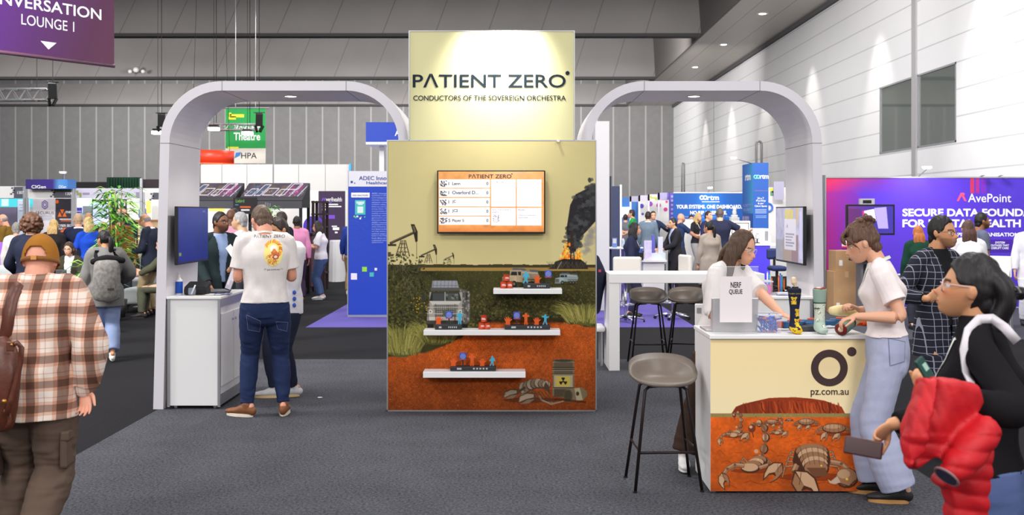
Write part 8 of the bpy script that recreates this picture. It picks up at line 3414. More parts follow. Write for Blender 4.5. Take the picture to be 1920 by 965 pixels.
for x in(p.x-.16,p.x+.08):
 for y in(12.05,12.35):
  m.cyl((x,y,0),(x,y,.4),.014,n=8)
m.build('chair_leg',ALU,t)
BLUEB=mat('booth_blue',(54,116,196),.5)
YR=34.0
def fascia(label,px0,px1,py0,py1,m,Y=YR,z0=None):
 t=panel('name_board',label,'board',px0,px1,py0,py1,Y,m,.05)
 post(t,px0+2,py0,Y+.03,.03)
 return t
panel('booth_wall','blue booth wall with a glowing screen at the far end of the right aisle','partition',1166,1196,370,440,YR+2.5,BLUEB,.05,z0=0)
panel('booth_screen','bright white glowing screen on the blue booth wall','screen',1165,1180,388,407,YR+2.45,mat('screen_bluewhite',(214,236,255),.4,emit=1.2),.05)
fascia('grey lilac name board left of the dotted wall',1180,1196,367.5,378,mat('lilac_grey',(176,172,196),.5))
fascia('lilac name board above the blue dots',1196.5,1213.5,366,377.5,LILAC)
t=fascia('white name board with yellow green marks',1214,1232.5,364,376,OFFWHITE)
bars(t,'mark',[(1219,1222,367,370),(1220,1232,370,372),(1228,1232,372,375)],YR,mat('mark_lime',(190,200,40),.5))
t=fascia('lilac name board above the pink dots',1233,1257,361,374.5,mat('lilac_mid',(178,170,214),.5))
bars(t,'mark',[(1251,1257,361,374)],YR-.002,mat('lilac_deep',(112,98,176),.5))
t=panel('booth_wall','white booth wall with purple and pink round dots','partition',1197,1255,375,440,YR+2,OFFWHITE,.05,z0=0)
for(x,y,r),c in zip(((1203,386,4.3),(1205,401,2.5),(1219,382,4.8),(1235,384.5,4.4),(1248,392.5,3.8),(1250,378,2.3)),((70,62,180),(84,74,186),(150,70,190),(196,60,160),(200,50,150),(210,70,150))):
 p=at(x,y,YR+1.99)
 MB().cyl((p.x,YR+1.99,p.z),(p.x,YR+1.998,p.z),r*(YR+2)/FPX,n=24).build('dot',mat('dot_%d_%d'%(x,y),c,.5),t)
t=panel('column_sign','narrow purple column sign left of the blue heading wall','sign',1256,1264,361,470,YR-.8,mat('column_purple',(96,84,186),.5),.2,z0=0)
bars(t,'print_mark',[(1258,1262,366+8*k,370+8*k)for k in range(6)],YR-.8,mat('lilac_pale',(170,166,220),.5))
YT=32.0
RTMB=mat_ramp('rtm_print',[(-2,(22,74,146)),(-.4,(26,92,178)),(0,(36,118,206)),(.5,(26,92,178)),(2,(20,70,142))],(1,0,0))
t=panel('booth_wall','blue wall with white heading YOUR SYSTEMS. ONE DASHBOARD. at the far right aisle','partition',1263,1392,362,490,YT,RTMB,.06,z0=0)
pbox(1263,1392,360,362,YT-.02,.1).build('top_rail',OFFWHITE,t)
txt(t,'rtm',1326,1348,375,8.5,YT-.003,INKW,.03)
mb=MB()
for q in(-1,1):
 c=at(1319+3.2*q,370.5,YT-.004)
 mb.ring(c,.055,.022,(0,1,0),18,6)
mb.build('emblem',INKW,t)
bars(t,'print_line',[(1316,1349,377.5,378.6)],YT,INKW)
txt(t,'YOUR SYSTEMS. ONE DASHBOARD.',1268,1391,391,7.4,YT-.003,INKW,.035)
txt(t,'NO RIP & REPLACE.',1294,1363,402,7.0,YT-.003,INKW,.035)
txt(t,'Smarter building analytics, under Control',1280,1380,408,3.6,YT-.003,mat('print_paleblue',(150,170,230),.6),.01)
p=at(1328,360,YT-.05)
arm_lamp('small white arm lamp above the heading of the blue wall',p,p+Vector((0,-.35,.12)))
lamp('wall_arm_lamp','SPOT',(p.x,YT-.5,p.z+.15),18,(p.x,YT,p.z-.3),(1,1,1),.05,None,110,.8)
YW_=26.0
t=thing('column_sign','tall blue two-sided column sign with white emblem lettering right of the blue wall','sign',at(1426,530,YW_))
zt=at(0,305,YW_).z
x0,x1=at(1412,0,YW_).x,at(1441,0,YW_).x
bx(x0,x1,YW_,YW_+1.2,0,zt).build('column',mat('column_blue',(30,84,166),.5),t)
MB().box(x0-.004,x0-.001,YW_+.01,YW_+1.19,1.75,zt-.01).build('side_print',mat_ramp('column_side',[(-.02,(60,160,210)),(.02,(60,160,210)),(.6,(50,120,200)),(1.2,(36,88,176))],(0,1,0)),t)
txt(t,'rtm',1425,1441,335,8,YW_-.003,INKW,.02)
mb=MB()
for q in(-1,1):
 mb.ring(at(1419+2.4*q,331.5,YW_-.004),.04,.016,(0,1,0),16,6)
mb.build('emblem',mat('emblem_teal',(120,200,200),.5),t)
bars(t,'print_line',[(1415,1440,357,357.8)],YW_,mat('line_rose',(150,100,140),.5))
for i,(s,a,b)in enumerate((('24 x 7',1420,1432),('Facility',1418,1436),('& per',1421,1432),('Client Spots',1415,1438))):
 txt(t,s,a,b,373.5+5*i,4,YW_-.003,INKW,.01)
bars(t,'print_line',[(1416,1437,392+3*k,393.5+3*k)for k in range(3)]+[(1417,1437,404+3*k,405+3*k)for k in range(2)],YW_,mat('print_paleblue',(150,170,230),.6))
lettering(t,'rtm',(x0-.006,YW_+.85,at(0,338,YW_+.5).z),right=(0,-1,0),m=INKW,width=.62,height=.17,bold=.04)
for k,s in enumerate(('WE CONNECT WHAT','YOU OPERATE')):
 lettering(t,s,(x0-.006,YW_+1.1,1.92-.11*k),right=(0,-1,0),m=mat('print_paleblue',(150,170,230),.6),width=.95,height=.075,bold=.02)
MB().box(x0-.01,x0-.002,YW_+.45,YW_+1.15,1.30,1.68).build('picture',mat('picture_lilac',(150,140,190),.5,noise=(6,.4)),t)
p=at(1408,306,YW_+.4)
arm_lamp('white arm lamp above the tall blue column sign',p,at(1376,296,YW_+.2))
t=thing('screen_kiosk','white kiosk counter with a tilted white screen in front of the blue wall','kiosk',at(1288,490,30.5))
a,b=at(1274,430,30.5),at(1308,430,30.5)
MB().rbox(a.x,b.x,30.5,31.1,0,at(0,432,30.5).z,.02).build('counter',WHITE,t)
MB().box(a.x,a.x+.1,30.49,30.5,0,1.0).build('orange_stripe',mat('stripe_orange',(226,130,80),.5),t)
pbox(1281,1302,411,429,30.4,.05).build('display',mat('display_pale',(216,226,224),.3,emit=.4),t)
bars(t,'display_frame',[(1280,1303,410,411),(1280,1281,411,430),(1302,1303,411,430),(1280,1303,429,430.5)],30.4,mat('frame_grey',(110,110,120),.4))
t=thing('screen_kiosk','white kiosk with a wide bright screen touched by the man in the navy polo','kiosk',at(1388,520,25))
a,b=at(1366,441,25),at(1407,414,25)
MB().rbox(a.x,b.x,25,25.12,a.z,b.z,.02).build('screen_case',WHITE,t)
pbox(1373,1403,418.5,437,24.99,.012).build('display',mat('display_sketch',(236,230,226),.3,emit=.5,noise=(9,.16)),t)
bars(t,'display_frame',[(1372,1404,417.5,418.8),(1372,1373.2,418,438),(1402.8,1404,418,438),(1372,1404,436.8,438.4)],24.985,BLACKM)
MB().rbox(a.x+.05,b.x+.5,25.0,25.5,0,a.z-.02,.01).build('counter',OFFWHITE,t)
t=thing('robot_model','small white machine model standing before the blue wall','machine',at(1377,407,30))
m=MB();p=at(1377,407,30)
m.rbox(p.x-.08,p.x+.08,29.9,30.1,p.z,p.z+.07,.02);m.rbox(p.x-.05,p.x+.05,29.92,30.08,p.z+.07,p.z+.20,.03)
m.smooth=True;m.ball((p.x+.01,30,p.z+.23),(.06,.06,.05))
m.build('body',WHITE,t)
m=MB();m.rbox(p.x-.12,p.x+.12,29.86,30.14,0,p.z,.02)
m.build('plinth',OFFWHITE,t)
YC_=24.0
t=thing('booth_counter','bright violet blue counter with white top behind the seated woman\'s head','counter',at(1426,525,YC_))
a,b=at(1405,460,YC_),at(1444,460,YC_)
bx(a.x,b.x,YC_,YC_+.6,0,a.z).build('body',mat('counter_violet',(76,60,214),.5,emit=.12),t)
bx(a.x-.03,b.x+.12,YC_-.03,YC_+.65,a.z,a.z+.05).build('top',WHITE,t)
zt=a.z+.05
t=thing('printer','white boxy printer with a dark side on the violet blue counter','printer',(at(1422,0,YC_+.3).x,YC_+.3,zt))
a,b=at(1411,0,YC_+.3),at(1440,0,YC_+.3)
hh=at(0,428,YC_+.3).z
MB().rbox(a.x,b.x,YC_+.2,YC_+.6,zt,hh,.02).build('body',WHITE,t)
m=MB()
for k in range(4):
 m.box(a.x+.02,a.x+.22,YC_+.195,YC_+.2,zt+.05+.06*k,zt+.056+.06*k)
m.box(b.x-.1,b.x-.02,YC_+.195,YC_+.2,zt+.05,hh-.06)
m.build('slot',GREYTRIM,t)
t=thing('phone_stand','small phone on a black stand on the violet blue counter','phone stand',(at(1422,0,YC_+.08).x,YC_+.08,zt))
p=Vector((at(1420,0,YC_+.08).x,YC_+.08,zt))
m=MB();m.cyl(p,p+Vector((0,0,.02)),.06,n=16);m.cyl(p,p+Vector((0,0,.14)),.012)
m.build('stand',BLACKM,t)
MB().rbox(p.x-.035,p.x+.035,p.y-.02,p.y-.008,p.z+.10,p.z+.22,.006).build('phone',BLACKM,t)
bx(p.x-.028,p.x+.028,p.y-.0215,p.y-.0195,p.z+.108,p.z+.21).build('display',mat('phone_lit',(214,196,236),.3,emit=.5),t)
t=thing('office_chair','dark blue padded chair right of the violet blue counter','chair',at(1452,520,21))
a,b=at(1443,487,21),at(1462,466,21)
MB().rbox(a.x,b.x+.1,21.2,21.3,a.z,b.z,.04).build('backrest',mat('chair_navy',(32,44,92),.7),t)
MB().rbox(a.x,b.x+.1,20.8,21.25,a.z-.22,a.z-.12,.04).build('seat',mat('chair_navy',(32,44,92),.7),t)
m=MB();cx=(a.x+b.x+.1)/2
m.cyl((cx,21.02,.05),(cx,21.02,a.z-.2),.03)
m.box(cx-.02,cx+.02,21.2,21.26,a.z-.2,a.z+.05)
for k in range(5):
 q=2*PI*k/5
 m.cyl((cx,21.02,.1),(cx+.3*math.cos(q),21.02+.3*math.sin(q),.04),.02,n=8)
m.build('frame',BLACKM,t)
t=panel('booth_wall','white booth wall with yellow tags and a blue swirl beside the right arch','partition',1441,1475,351,520,29,OFFWHITE,.06,z0=0)
bars(t,'yellow_tag',[(1442,1450,353,357),(1447,1453,357,361),(1458,1462,358,364)],29,mat('tag_yellow',(226,226,60),.6))
bars(t,'green_tag',[(1444,1451,358,367)],29,mat('tag_green',(110,150,120),.6))
pbox(1451,1470,340,374,28.6,.04).build('side_board',mat('lilac_grey',(176,172,196),.5),t)
mb=MB();mb.ring(at(1440.5,389,28.98),.11,.03,(0,1,0),24,6)
mb.build('swirl',mat('swirl_blue',(60,110,210),.5),t)
BONEW=mat('chair_white',(226,220,210),.6)
def bar_chair(label,x,y,rz,hs=.74):
 t=thing('bar_chair',label,'chair',(x,y,0),rz,'white padded bar chairs')
 m=MB();m.rbox(-.21,.21,-.2,.2,hs-.09,hs,.04,3)
 build_local(m,'seat',BONEW,t)
 m=MB();m.rbox(-.225,.225,-.25,-.18,hs+.04,hs+.33,.035,3)
 build_local(m,'backrest',BONEW,t)
 m=MB();m.smooth=True
 m.cyl((0,0,.03),(0,0,hs-.08),.025,n=12);m.tube([(0,-.1,hs-.06),(0,-.24,hs-.04),(0,-.24,hs+.06)],.014,8)
 build_local(m,'column',CHROME,t)
 m=MB();m.smooth=True
 m.ring((0,.08,.28),.15,.011,n=24,m=8)
 build_local(m,'footring',CHROME,t)
 for k in range(5):
  q=2*PI*k/5
  m=MB();m.smooth=True
  m.tube([(0,0,.09),(.16*math.cos(q),.16*math.sin(q),.075),(.30*math.cos(q),.30*math.sin(q),.05)],[.026,.02,.013],8)
  lg=build_local(m,'leg',CHROME,t)
  m=MB();m.cyl((.30*math.cos(q)-.012,.30*math.sin(q),.026),(.30*math.cos(q)+.012,.30*math.sin(q),.026),.026,n=12)
  build_local(m,'castor',BLACKM,lg)
bar_chair('white padded bar chair with its back to us, left on the purple carpet',at(1173,0,16.9).x,16.9,.0)
bar_chair('white padded bar chair seen from the side, right on the purple carpet',at(1262,0,17.4).x,17.4,PI/2+.25)
t=thing('round_table','white round bar table beside the pale partition end','table',at(1168,560,19.9))
c=at(1168,463,19.9)
m=MB();m.smooth=True;m.lathe([(0,0),(.38,0),(.39,.012),(.38,.03),(0,.03)],(c.x,19.9,c.z-.03),36)
m.build('tabletop',WHITE,t)
m=MB();m.smooth=True;m.cyl((c.x,19.9,.02),(c.x,19.9,c.z-.03),.035);m.lathe([(0,0),(.26,0),(.26,.015),(0,.03)],(c.x,19.9,0),28)
m.build('pedestal',CHROME,t)
t=thing('box_display','white and blue carton on the round bar table','carton',(at(1153,0,19.75).x,19.75,c.z))
a,b=at(1148,463,19.7),at(1157,446,19.7)
MB().rbox(a.x,b.x,19.7,19.75,c.z,b.z,.003).build('carton',mat('carton_blue',(110,140,210),.5),t)
bars(t,'carton_label',[(1149,1155.5,447.5,456)],19.7,OFFWHITE)
t=thing('water_bottle','clear water bottle with red cap on the round bar table','bottle',(at(1168,0,19.65).x,19.65,c.z))
p=(at(1168,0,19.65).x,19.65,c.z)
m=MB();m.smooth=True;m.lathe([(0,.001),(.032,.001),(.033,.13),(.026,.15),(.013,.17),(.013,.18),(0,.18)],p,18)
m.build('body',mat('bottle_clear',(190,206,224),.1,spec=.6),t)
m=MB();m.lathe([(.015,.178),(.015,.2),(0,.2)],p,14)
m.build('cap',mat('cap_red',(200,50,40),.5),t)
YK=20.6
t=thing('booth_counter','white and grey counter with brochures behind the high table','counter',at(1225,565,YK))
a,b=at(1206,487,YK),at(1246,487,YK)
bx(a.x,b.x,YK,YK+.5,0,a.z-.04).build('body',OFFWHITE,t)
bx(a.x-.08,b.x+.04,YK-.05,YK+.55,a.z-.04,a.z).build('top',WHITE,t)
bx(at(1222,0,YK).x,at(1251,0,YK).x,YK+.2,YK+.55,a.z,at(0,475,YK).z).build('raised_shelf',mat('shelf_grey',(196,204,212),.5),t)
post(t,1250,476,YK,.02,ALU,'corner_post')
zk=a.z
for lab,nm,px0,px1,py0,m_,dd,catn in(('white and violet brochure stand on the white and grey counter','brochure_stand',1208,1222,451,mat('brochure',(206,196,232),.5,noise=(14,.16)),.02,'brochures'),('black box with white edge on the white and grey counter','carton',1186,1206.5,473,BLACKM,-.15,'carton'),('blue carton with white label standing at the back of the white and grey counter','carton',1188,1204,461,mat('carton_deep',(50,90,190),.5),.2,'carton'),('small blue upright banner on the white and grey counter','table_banner',1222,1228,440,mat('banner_violet',(92,92,180),.5),.25,'banner'),('white upright leaflet holder at the right of the white and grey counter','leaflet_holder',1234,1243,444,mat('leaflet',(206,206,230),.5),.25,'leaflets')):
 Yk=YK+dd+.02
 aa,bb=at(px0,0,Yk),at(px1,py0,Yk)
 zz=zk if px0<1222 else at(0,475,YK).z
 if nm=='carton' and px0==1186:
  zz=zk
 o=MB().rbox(aa.x,bb.x,Yk,Yk+.06,zz,max(bb.z,zz+.05),.004)
 tag(o.build(nm,m_,loc=(aa.x,Yk,zz)),lab,catn)
YV=19.4
def paint_purple():
 p=Paint(390,124,1.0,(86,52,190))
 X,Y=p.X,p.Y
 p.mix(np.clip(X/390,0,1)*.5,(76,58,206))
 p.mix(np.clip(1-X/70,0,1)*.95,(176,30,110))
 p.mix(np.clip(1-X/26,0,1)*np.clip(Y/124,.2,1)*.7,(190,24,60))
 p.mix(np.clip(1-Y/16,0,1)*np.clip(1-X/150,0,1)*.9,(206,44,70))
 p.poly([(0,14),(48,12),(80,26),(100,50),(90,90),(60,110),(30,124),(0,124)],(120,34,150),.45)
 p.poly([(160,124),(200,80),(300,124)],(70,44,170),.5)
 p.poly([(290,60),(310,70),(390,150),(360,150)],(64,58,200),.5)
 for x,c,w in((271,(226,50,60),7),(281,(190,40,120),7),(291,(130,40,180),9),(302,(80,46,170),6)):
  p.rect(x,0,x+w,15,c,.8)
 return p
x0,x1=at(1548.5,0,YV).x,at(1938,0,YV).x
zt,zb=at(0,332.5,YV).z,0.0
t=thing('booth_wall','purple and magenta wall with white heading SECURE DATA FOUNDATIONS at the right','partition',((x0+x1)/2,YV,0))
bx(x0,x1,YV+.002,YV+.12,0,zt).build('wall_panel',mat('wall_panel_grey',(180,178,184),.5),t)
paint_purple().mesh('wall_print',(x0,YV,zt-.01),(x1-x0,0,0),(0,0,-(zt-.03)),mat_attr('purple_print',.5,.3),t)
m=MB();m.box(x0-.05,x0,YV-.02,YV+.14,0,zt+.03);m.box(x0,x1,YV-.01,YV+.13,zt-.01,zt+.015)
m.build('edge_profile',ALU,t)
txt(t,'AvePoint',1815,1896,379,16,YV-.003,INKW,.006)
mb=MB()
PKM=mat('emblem_pink',(250,80,120),.5)
mb.prism([(0,0),(.035,0),(.09,.10),(.145,0),(.18,0),(.11,.155),(.07,.155)],at(1794,377,YV-.003),(1,0,0),(0,0,1),(0,-.002,0))
c=at(1806.5,364,YV-.004);mb.ball(c,(.026,.004,.026))
mb.build('emblem',PKM,t)
txt(t,'SECURE DATA FOUNDATIONS',1692,1998,405.5,14.5,YV-.003,INKW,.035)
txt(t,'FOR DIGITAL HEALTH',1692,1914,426,15,YV-.003,INKW,.035)
txt(t,'HELPING ORGANISATIONS OVERCOME',1775,1982,443,7,YV-.003,INKW,.03)
pbox(1845,1902,449,472,YV-.006,.003).build('text_card',mat('card_violet',(70,30,160),.5),t)
for k,(s,a,b)in enumerate((('SYSTEM',1866,1884),('OUTAGES THAT',1858,1892),('DISRUPT CARE',1859,1891))):
 txt(t,s,a,b,456.5+5.2*k,4,YV-.008,INKW,.02)
pbox(1578.5,1612,444,464,YV-.008,.005).build('gauge_card',OFFWHITE,t)
mb=MB()
c=at(1598,460,YV-.010)
for k in range(10):
 a0,a1=PI*k/10,PI*(k+1)/10
 mb.add([(c.x+r*math.cos(a),c.y,c.z+r*math.sin(a))for a in(a0,a1)for r in(.075,.115)],[(0,1,3,2)])
mb.build('gauge_print',mat('gauge_red',(214,60,70),.5),t,fix=False)
bars(t,'gauge_strip',[(1578.5,1612,461,464)],YV-.008,mat('gauge_red',(214,60,70),.5))
for px,lab in((1722,'arm lamp above the purple wall near the middle'),(1838,'arm lamp above the purple wall left of its emblem'),(1872,'arm lamp above the emblem of the purple wall')):
 p=at(px,331,YV+.05)
 arm_lamp(lab,p,p+(Vector((.10,-.2,.16))if px==1722 else Vector((0,-.3,.05))))
lamp('wall_arm_lamp','SPOT',(at(1727,0,YV).x,YV-.8,zt+.35),60,(at(1727,0,YV).x,YV,zt-.5),(.9,.9,1),.05,None,100,.9)
panel('steel_upright','grey upright metal frame between the right arch and the purple wall','frame',1541,1547.5,328,600,18.6,mat('frame_steel',(120,122,128),.4,.5),.06,z0=0)
YQ=17.4
t=thing('floor_screen','black framed screen on a dark stand in front of the purple wall','screen',at(1632,575,YQ))
a,b=at(1587,440.5,YQ),at(1678,383,YQ)
MB().rbox(a.x,b.x,YQ,YQ+.06,a.z,b.z,.008).build('frame',BLACKM,t)
p=Paint(90,56,1.2,(60,50,150))
p.mix(np.clip(1-p.X/60,0,1)*.8,(120,50,120));p.rect(4,46,40,52,(80,160,230));p.rect(0,6,26,44,(86,40,84),.6)
p.poly([(31,10),(52,6),(56,30),(36,36)],(226,224,250));p.poly([(52,4),(76,2),(80,46),(60,46)],(196,180,240),.8);p.rect(29,10,32,40,(236,60,110))
for k in range(3):
 p.line([(36,18+4*k),(50,16+4*k)],.8,(170,170,210))
p.mesh('display',(a.x+.03,YQ-.002,b.z-.03),(b.x-a.x-.06,0,0),(0,0,-(b.z-a.z-.06)),scr2_m,t)
pbox(1613,1640,372,383,YQ,.08).build('camera_bar',mat('camera_grey',(172,170,176),.4),t)
pbox(1618,1634,375,381,YQ-.004,.006).build('camera_lens',BLACKM,t)
pbox(1621,1631,440,490,YQ+.06,.06).build('column',mat('stand_grey',(96,94,102),.4,.4),t)
pbox(1604,1645,486,489.5,YQ-.15,.35).build('shelf',BLACKM,t)
pbox(1614,1645,489.5,570,YQ-.05,.25,0).build('stand_case',mat('stand_case',(118,116,124),.4,.4),t)
pbox(1619,1640,495,560,YQ-.054,.01).build('stand_front',mat('stand_black',(24,24,32),.5),t)
CARD=mat('cardboard',(176,138,100),.85,noise=(5,.06))
for lab,x0_,x1_,y0_,z0_,Yb in(('large brown cardboard carton on the floor left of the screen stand',1563,1613,509,0,18.2),('brown cardboard carton on top of the larger one',1568,1613,470,None,18.25)):
 zb_=0 if z0_==0 else at(0,509,18.2).z
 a,b=at(x0_,0,Yb),at(x1_,y0_,Yb)
 t=thing('cardboard_box',lab,'carton',((a.x+b.x)/2,Yb,zb_))
 MB().rbox(a.x,b.x,Yb,Yb+.45,zb_,b.z,.004).build('carton',CARD,t)
 MB().box((a.x+b.x)/2-.03,(a.x+b.x)/2+.03,Yb-.0015,Yb+.45,b.z-.10,b.z+.001).build('tape',mat('tape_brown',(196,164,120),.5),t)
 MB().box(a.x+.05,a.x+.11,Yb-.002,Yb,zb_+.1,zb_+.2).build('label',OFFWHITE,t)
def folding_chair(label,px,Y,rz):
 p=at(px,0,Y)
 t=thing('high_chair',label,'chair',(p.x,Y,0),rz,'white high chairs at the purple wall')
 m=MB();m.rbox(-.2,.2,-.2,.2,.74,.77,.012)
 build_local(m,'seat',WHITE,t)
 m=MB();m.rbox(-.2,.2,-.215,-.185,.80,1.12,.014)
 build_local(m,'backrest',WHITE,t)
 for sx in(-1,1):
  for sy in(-1,1):
   m=MB();m.cyl((sx*.17,sy*.17,.74),(sx*.21,sy*.23,0),.012,n=8)
   if sy<0:
    m.cyl((sx*.17,-.19,.76),(sx*.18,-.2,1.0),.012,n=8)
   build_local(m,'leg',ALU,t)
 m=MB()
 for sx in(-1,1):
  m.cyl((sx*.195,.205,.3),(sx*.195,-.205,.3),.009,n=8)
 m.cyl((-.195,.205,.3),(.195,.205,.3),.009,n=8)
 build_local(m,'footrest',ALU,t)
folding_chair('white high chair behind the black haired woman, before the purple wall',1868,15.6,PI-.5)
folding_chair('white high chair under the red-haired woman, before the purple wall',1716,17.0,.2)
for lab,px0,px1,y0,y1,Y in(('grey steel hoop rail far back at the white wall',1278.5,1283,306,372,62),('grey steel hoop rail above the blue column sign',1418,1428,265,330,44.5)):
 a,b=at(px0,y0,Y),at(px1,y0,Y)
 r=(b.x-a.x)/2
 cx=(a.x+b.x)/2
 m=MB();m.smooth=True
 m.tube([(a.x,Y,0)]+[(cx+r*math.cos(q),Y,a.z-r+r*math.sin(q))for q in[PI-PI*i/8 for i in range(9)]]+[(b.x,Y,0)],.05,8)
 tag(m.build('hoop_rail',mat('hoop_grey',(140,138,138),.4,.5),loc=(cx,Y,0)),lab,'rail')
 # ------------------------------------------------------------------ visitors of the hall
HB,HBLK,HGREY,HBLOND,HDB=(70,50,40),(28,25,26),(140,136,132),(196,162,106),(48,36,32)
def visitor(label,px,Y,face,H,sex,top,rgb,bottom,hair,hrgb,skin=SK_FAIR,girth=1.0,head=(0,0,0),arms=None,sleeve=None,shoe=(40,36,36),lean=.03,glasses=None,lany=False,hip=None,legs=None,stub=None,hl=.25,shirt=None,dx=0.0,vox=.0105):
 """one standing visitor; top = tee / jacket / shirt / coat"""
 p=Person(label,((px-VX)*Y/FPX+dx,Y,0),face,H,sex,girth,skin,lean=lean,head=head,voxel=vox,hip=hip)
 for sd,a in(arms or{}).items():
  p.arm(sd,a[0],hint=Vector((sd*.6,-.7,-.5)),hand=a[1]if len(a)>1 else None,palm=a[2]if len(a)>2 else None,curl=.55)
 for sd,a in(legs or{}).items():
  p.leg(sd,a[0],hint=a[1]if len(a)>1 else(0,1,0))
 bald=hair in('bald','ring')
 p.body(brow=tuple(int(c*.8)for c in hrgb),stubble=stub)
 p.trousers(cloth(bottom),off=.013,knee=.016,hem_off=.020)
 if top=='tee':
  p.top(cloth(rgb),hem=-.01,off=.013,sleeve=sleeve or.7,loose=1.25)
 elif top=='shirt':
  p.top(cloth(rgb),hem=-.03,off=.013,sleeve=sleeve or 1.92,loose=1.2)
 elif top=='sweater':
  p.top(cloth(rgb),hem=-.05,off=.024,sleeve=1.92,loose=1.3,fold=.009)
 else:
  p.top(cloth(shirt or(226,226,230)),hem=.02,off=.006,sleeve=1.9,name='shirt',neck=.010)
  coat=top=='coat'
  p.top(cloth(rgb),hem=-.24 if coat else-.09,off=.022,sleeve=1.90,loose=1.15,sleeve_off=.015,name='coat' if coat else 'jacket',open_front=(p.hip.z-.06*H,.012,p.neckb.z+.02,.085),flare=.03 if coat else.008)
 p.shoes(shoe,tuple(int(c*.8)for c in shoe))
 if hair=='ring':
  p.hair(hrgb,'ring',thick=.03,nape=-.38)
 elif hair!='bald':
  p.hair(hrgb,hair,length=hl,thick=.034 if hair=='short' else.05)
 if glasses:
  p.glasses(mat('frame_%d'%glasses,(glasses,)*3,.3))
 if lany:
  p.lanyard(LANY,drop=.3,badge=OFFWHITE)
 return p
FRONT={1:((.10,.26,1.12),),-1:((-.10,.26,1.12),)}
PH={1:((.08,.30,1.18),(-.3,.7,.4)),-1:((-.12,.28,1.10),(.4,.8,.3))}
AWAY,CAM,LEFT,RIGHT=0.0,PI,PI/2,-PI/2
visitor('person with big curly brown hair and navy blazer seen from behind, left of the cap',57,13.2,.08,1.75,'m','jacket',(36,40,58),(34,36,50),'curly',(92,60,42),shirt=(36,40,58),arms={-1:((-.24,.24,.98),(-.2,.9,.2))})
visitor('balding man in a mustard jacket with a dark strap, facing left at the far left',14,21,LEFT,1.77,'m','shirt',(122,92,36),(40,44,60),'ring',HGREY,SK_PINK,1.05,head=(0,-.25,0),arms=FRONT)
visitor('person in a white shirt mostly hidden behind the curly-haired person',30,18,.3,1.62,'f','shirt',(220,214,212),(60,60,70),'short',HGREY)
visitor('woman with long blonde hair and black jacket with a brown bag strap, seen from behind',99,19,.1,1.66,'f','sweater',(40,36,38),(50,52,70),'long_back',HBLOND,hl=.22)
visitor('man in navy suit with short fair hair, back turned, left of the blue T-shirt woman',147,19.4,.5,1.77,'m','jacket',(34,40,66),(34,38,60),'short',(176,146,116),SK_PINK,1.12,arms={-1:((-.2,.3,1.05),)})
visitor('bald man behind the woman in the blue T-shirt',165,21.2,.2,1.79,'m','shirt',(60,44,52),(40,40,50),'bald',HDB,(186,124,100),1.05)
visitor('woman with a blonde bob and bright blue T-shirt seen from behind',168,18,.75,1.71,'f','tee',(34,78,200),(38,38,48),'bob',(206,176,124),arms={-1:((-.16,.30,.98),(.1,.9,0))},sleeve=.8,hl=.05)
visitor('blonde person in black partly behind the bamboo plant',194,19.2,.2,1.61,'f','sweater',(34,32,34),(40,40,46),'bob',HBLOND,hl=.06)
visitor('grey-haired person in a rust brown jacket behind the bamboo plant',224,19.6,-.1,1.80,'m','shirt',(134,84,44),(50,50,60),'short',HGREY,SK_TAN,1.1)
visitor('tall balding man in navy T-shirt looking down at the lit food case',240,20.2,LEFT-.2,1.92,'m','tee',(36,44,66),(44,54,84),'bald',HDB,SK_PINK,head=(.1,-.45,0),arms=FRONT,lany=True,sleeve=.85)
visitor('bald man with glasses, dark blazer and khaki trousers, facing left beside the arch',283,18,LEFT-.1,1.79,'m','jacket',(38,42,58),(168,150,116),'ring',HGREY,SK_PINK,1.08,head=(0,-.35,0),arms=PH,glasses=40,stub=((120,110,104),.4))
S=visitor('woman with glasses and olive jacket sitting with a grey laptop on her lap',133,17,CAM,1.64,'f','jacket',(62,58,46),(62,58,50),'bob',HB,hip=(0,0,.52),legs={1:((.10,.42,.08),),-1:((-.10,.40,.08),)},arms={1:((.13,.34,.72),(-.3,.9,0)),-1:((-.13,.34,.72),(.3,.9,0))},head=(0,-.15,0),glasses=150,hl=.08)
t=thing('armchair','grey lounge seat under the woman with the laptop','chair',(S.t.location.x,17,0))
x=S.t.location.x
MB().rbox(x-.4,x+.4,16.75,17.5,.1,.42,.06,3).build('seat',SOFA,t)
MB().rbox(x-.4,x+.4,17.25,17.5,.40,.78,.07,3).build('backrest',SOFA,t)
t=thing('laptop','grey laptop on the lap of the seated woman in the olive jacket','laptop',(x,16.6,.66))
MB().rbox(x-.17,x+.17,16.50,16.74,.650,.664,.004).build('base',GREYTRIM,t)
m=MB();m.xf=Matrix.Translation((x,16.50,.664))@Matrix.Rotation(.3,4,'X')
m.rbox(-.17,.17,-.006,.004,0,.22,.004)
m.build('lid',mat('laptop_grey',(128,130,136),.35,.6),t)
visitor('seated person in olive holding a phone, mostly hidden behind the left arch',314,17.6,LEFT,1.70,'m','shirt',(84,84,66),(84,86,70),'short',HB,hip=(0,0,.56),legs={1:((.10,.42,.08),),-1:((-.10,.40,.08),)},arms={1:((.05,.46,.78),(-.1,.9,.2)),-1:((-.12,.44,.74),(.2,.9,.2))},head=(0,-.3,0))
p=Person('woman with black ponytail, grey sweater and pale jeans wearing a speckled rucksack',((198-VX)*12.49/FPX,12.49,0),.42,1.575,'f',1.06,SK_TAN,head=(.55,-.05,0),voxel=.0075)
p.arm(-1,(-.26,.12,.72),hint=Vector((-.7,-.6,-.2)))
p.arm(1,(.20,.26,.95),hint=Vector((.7,-.6,-.2)))
p.leg(1,(.07,-.14,.10),hint=(0,1,0),pitch=-.25)
p.leg(-1,(-.09,.22,.075),hint=(0,1,0))
p.body()
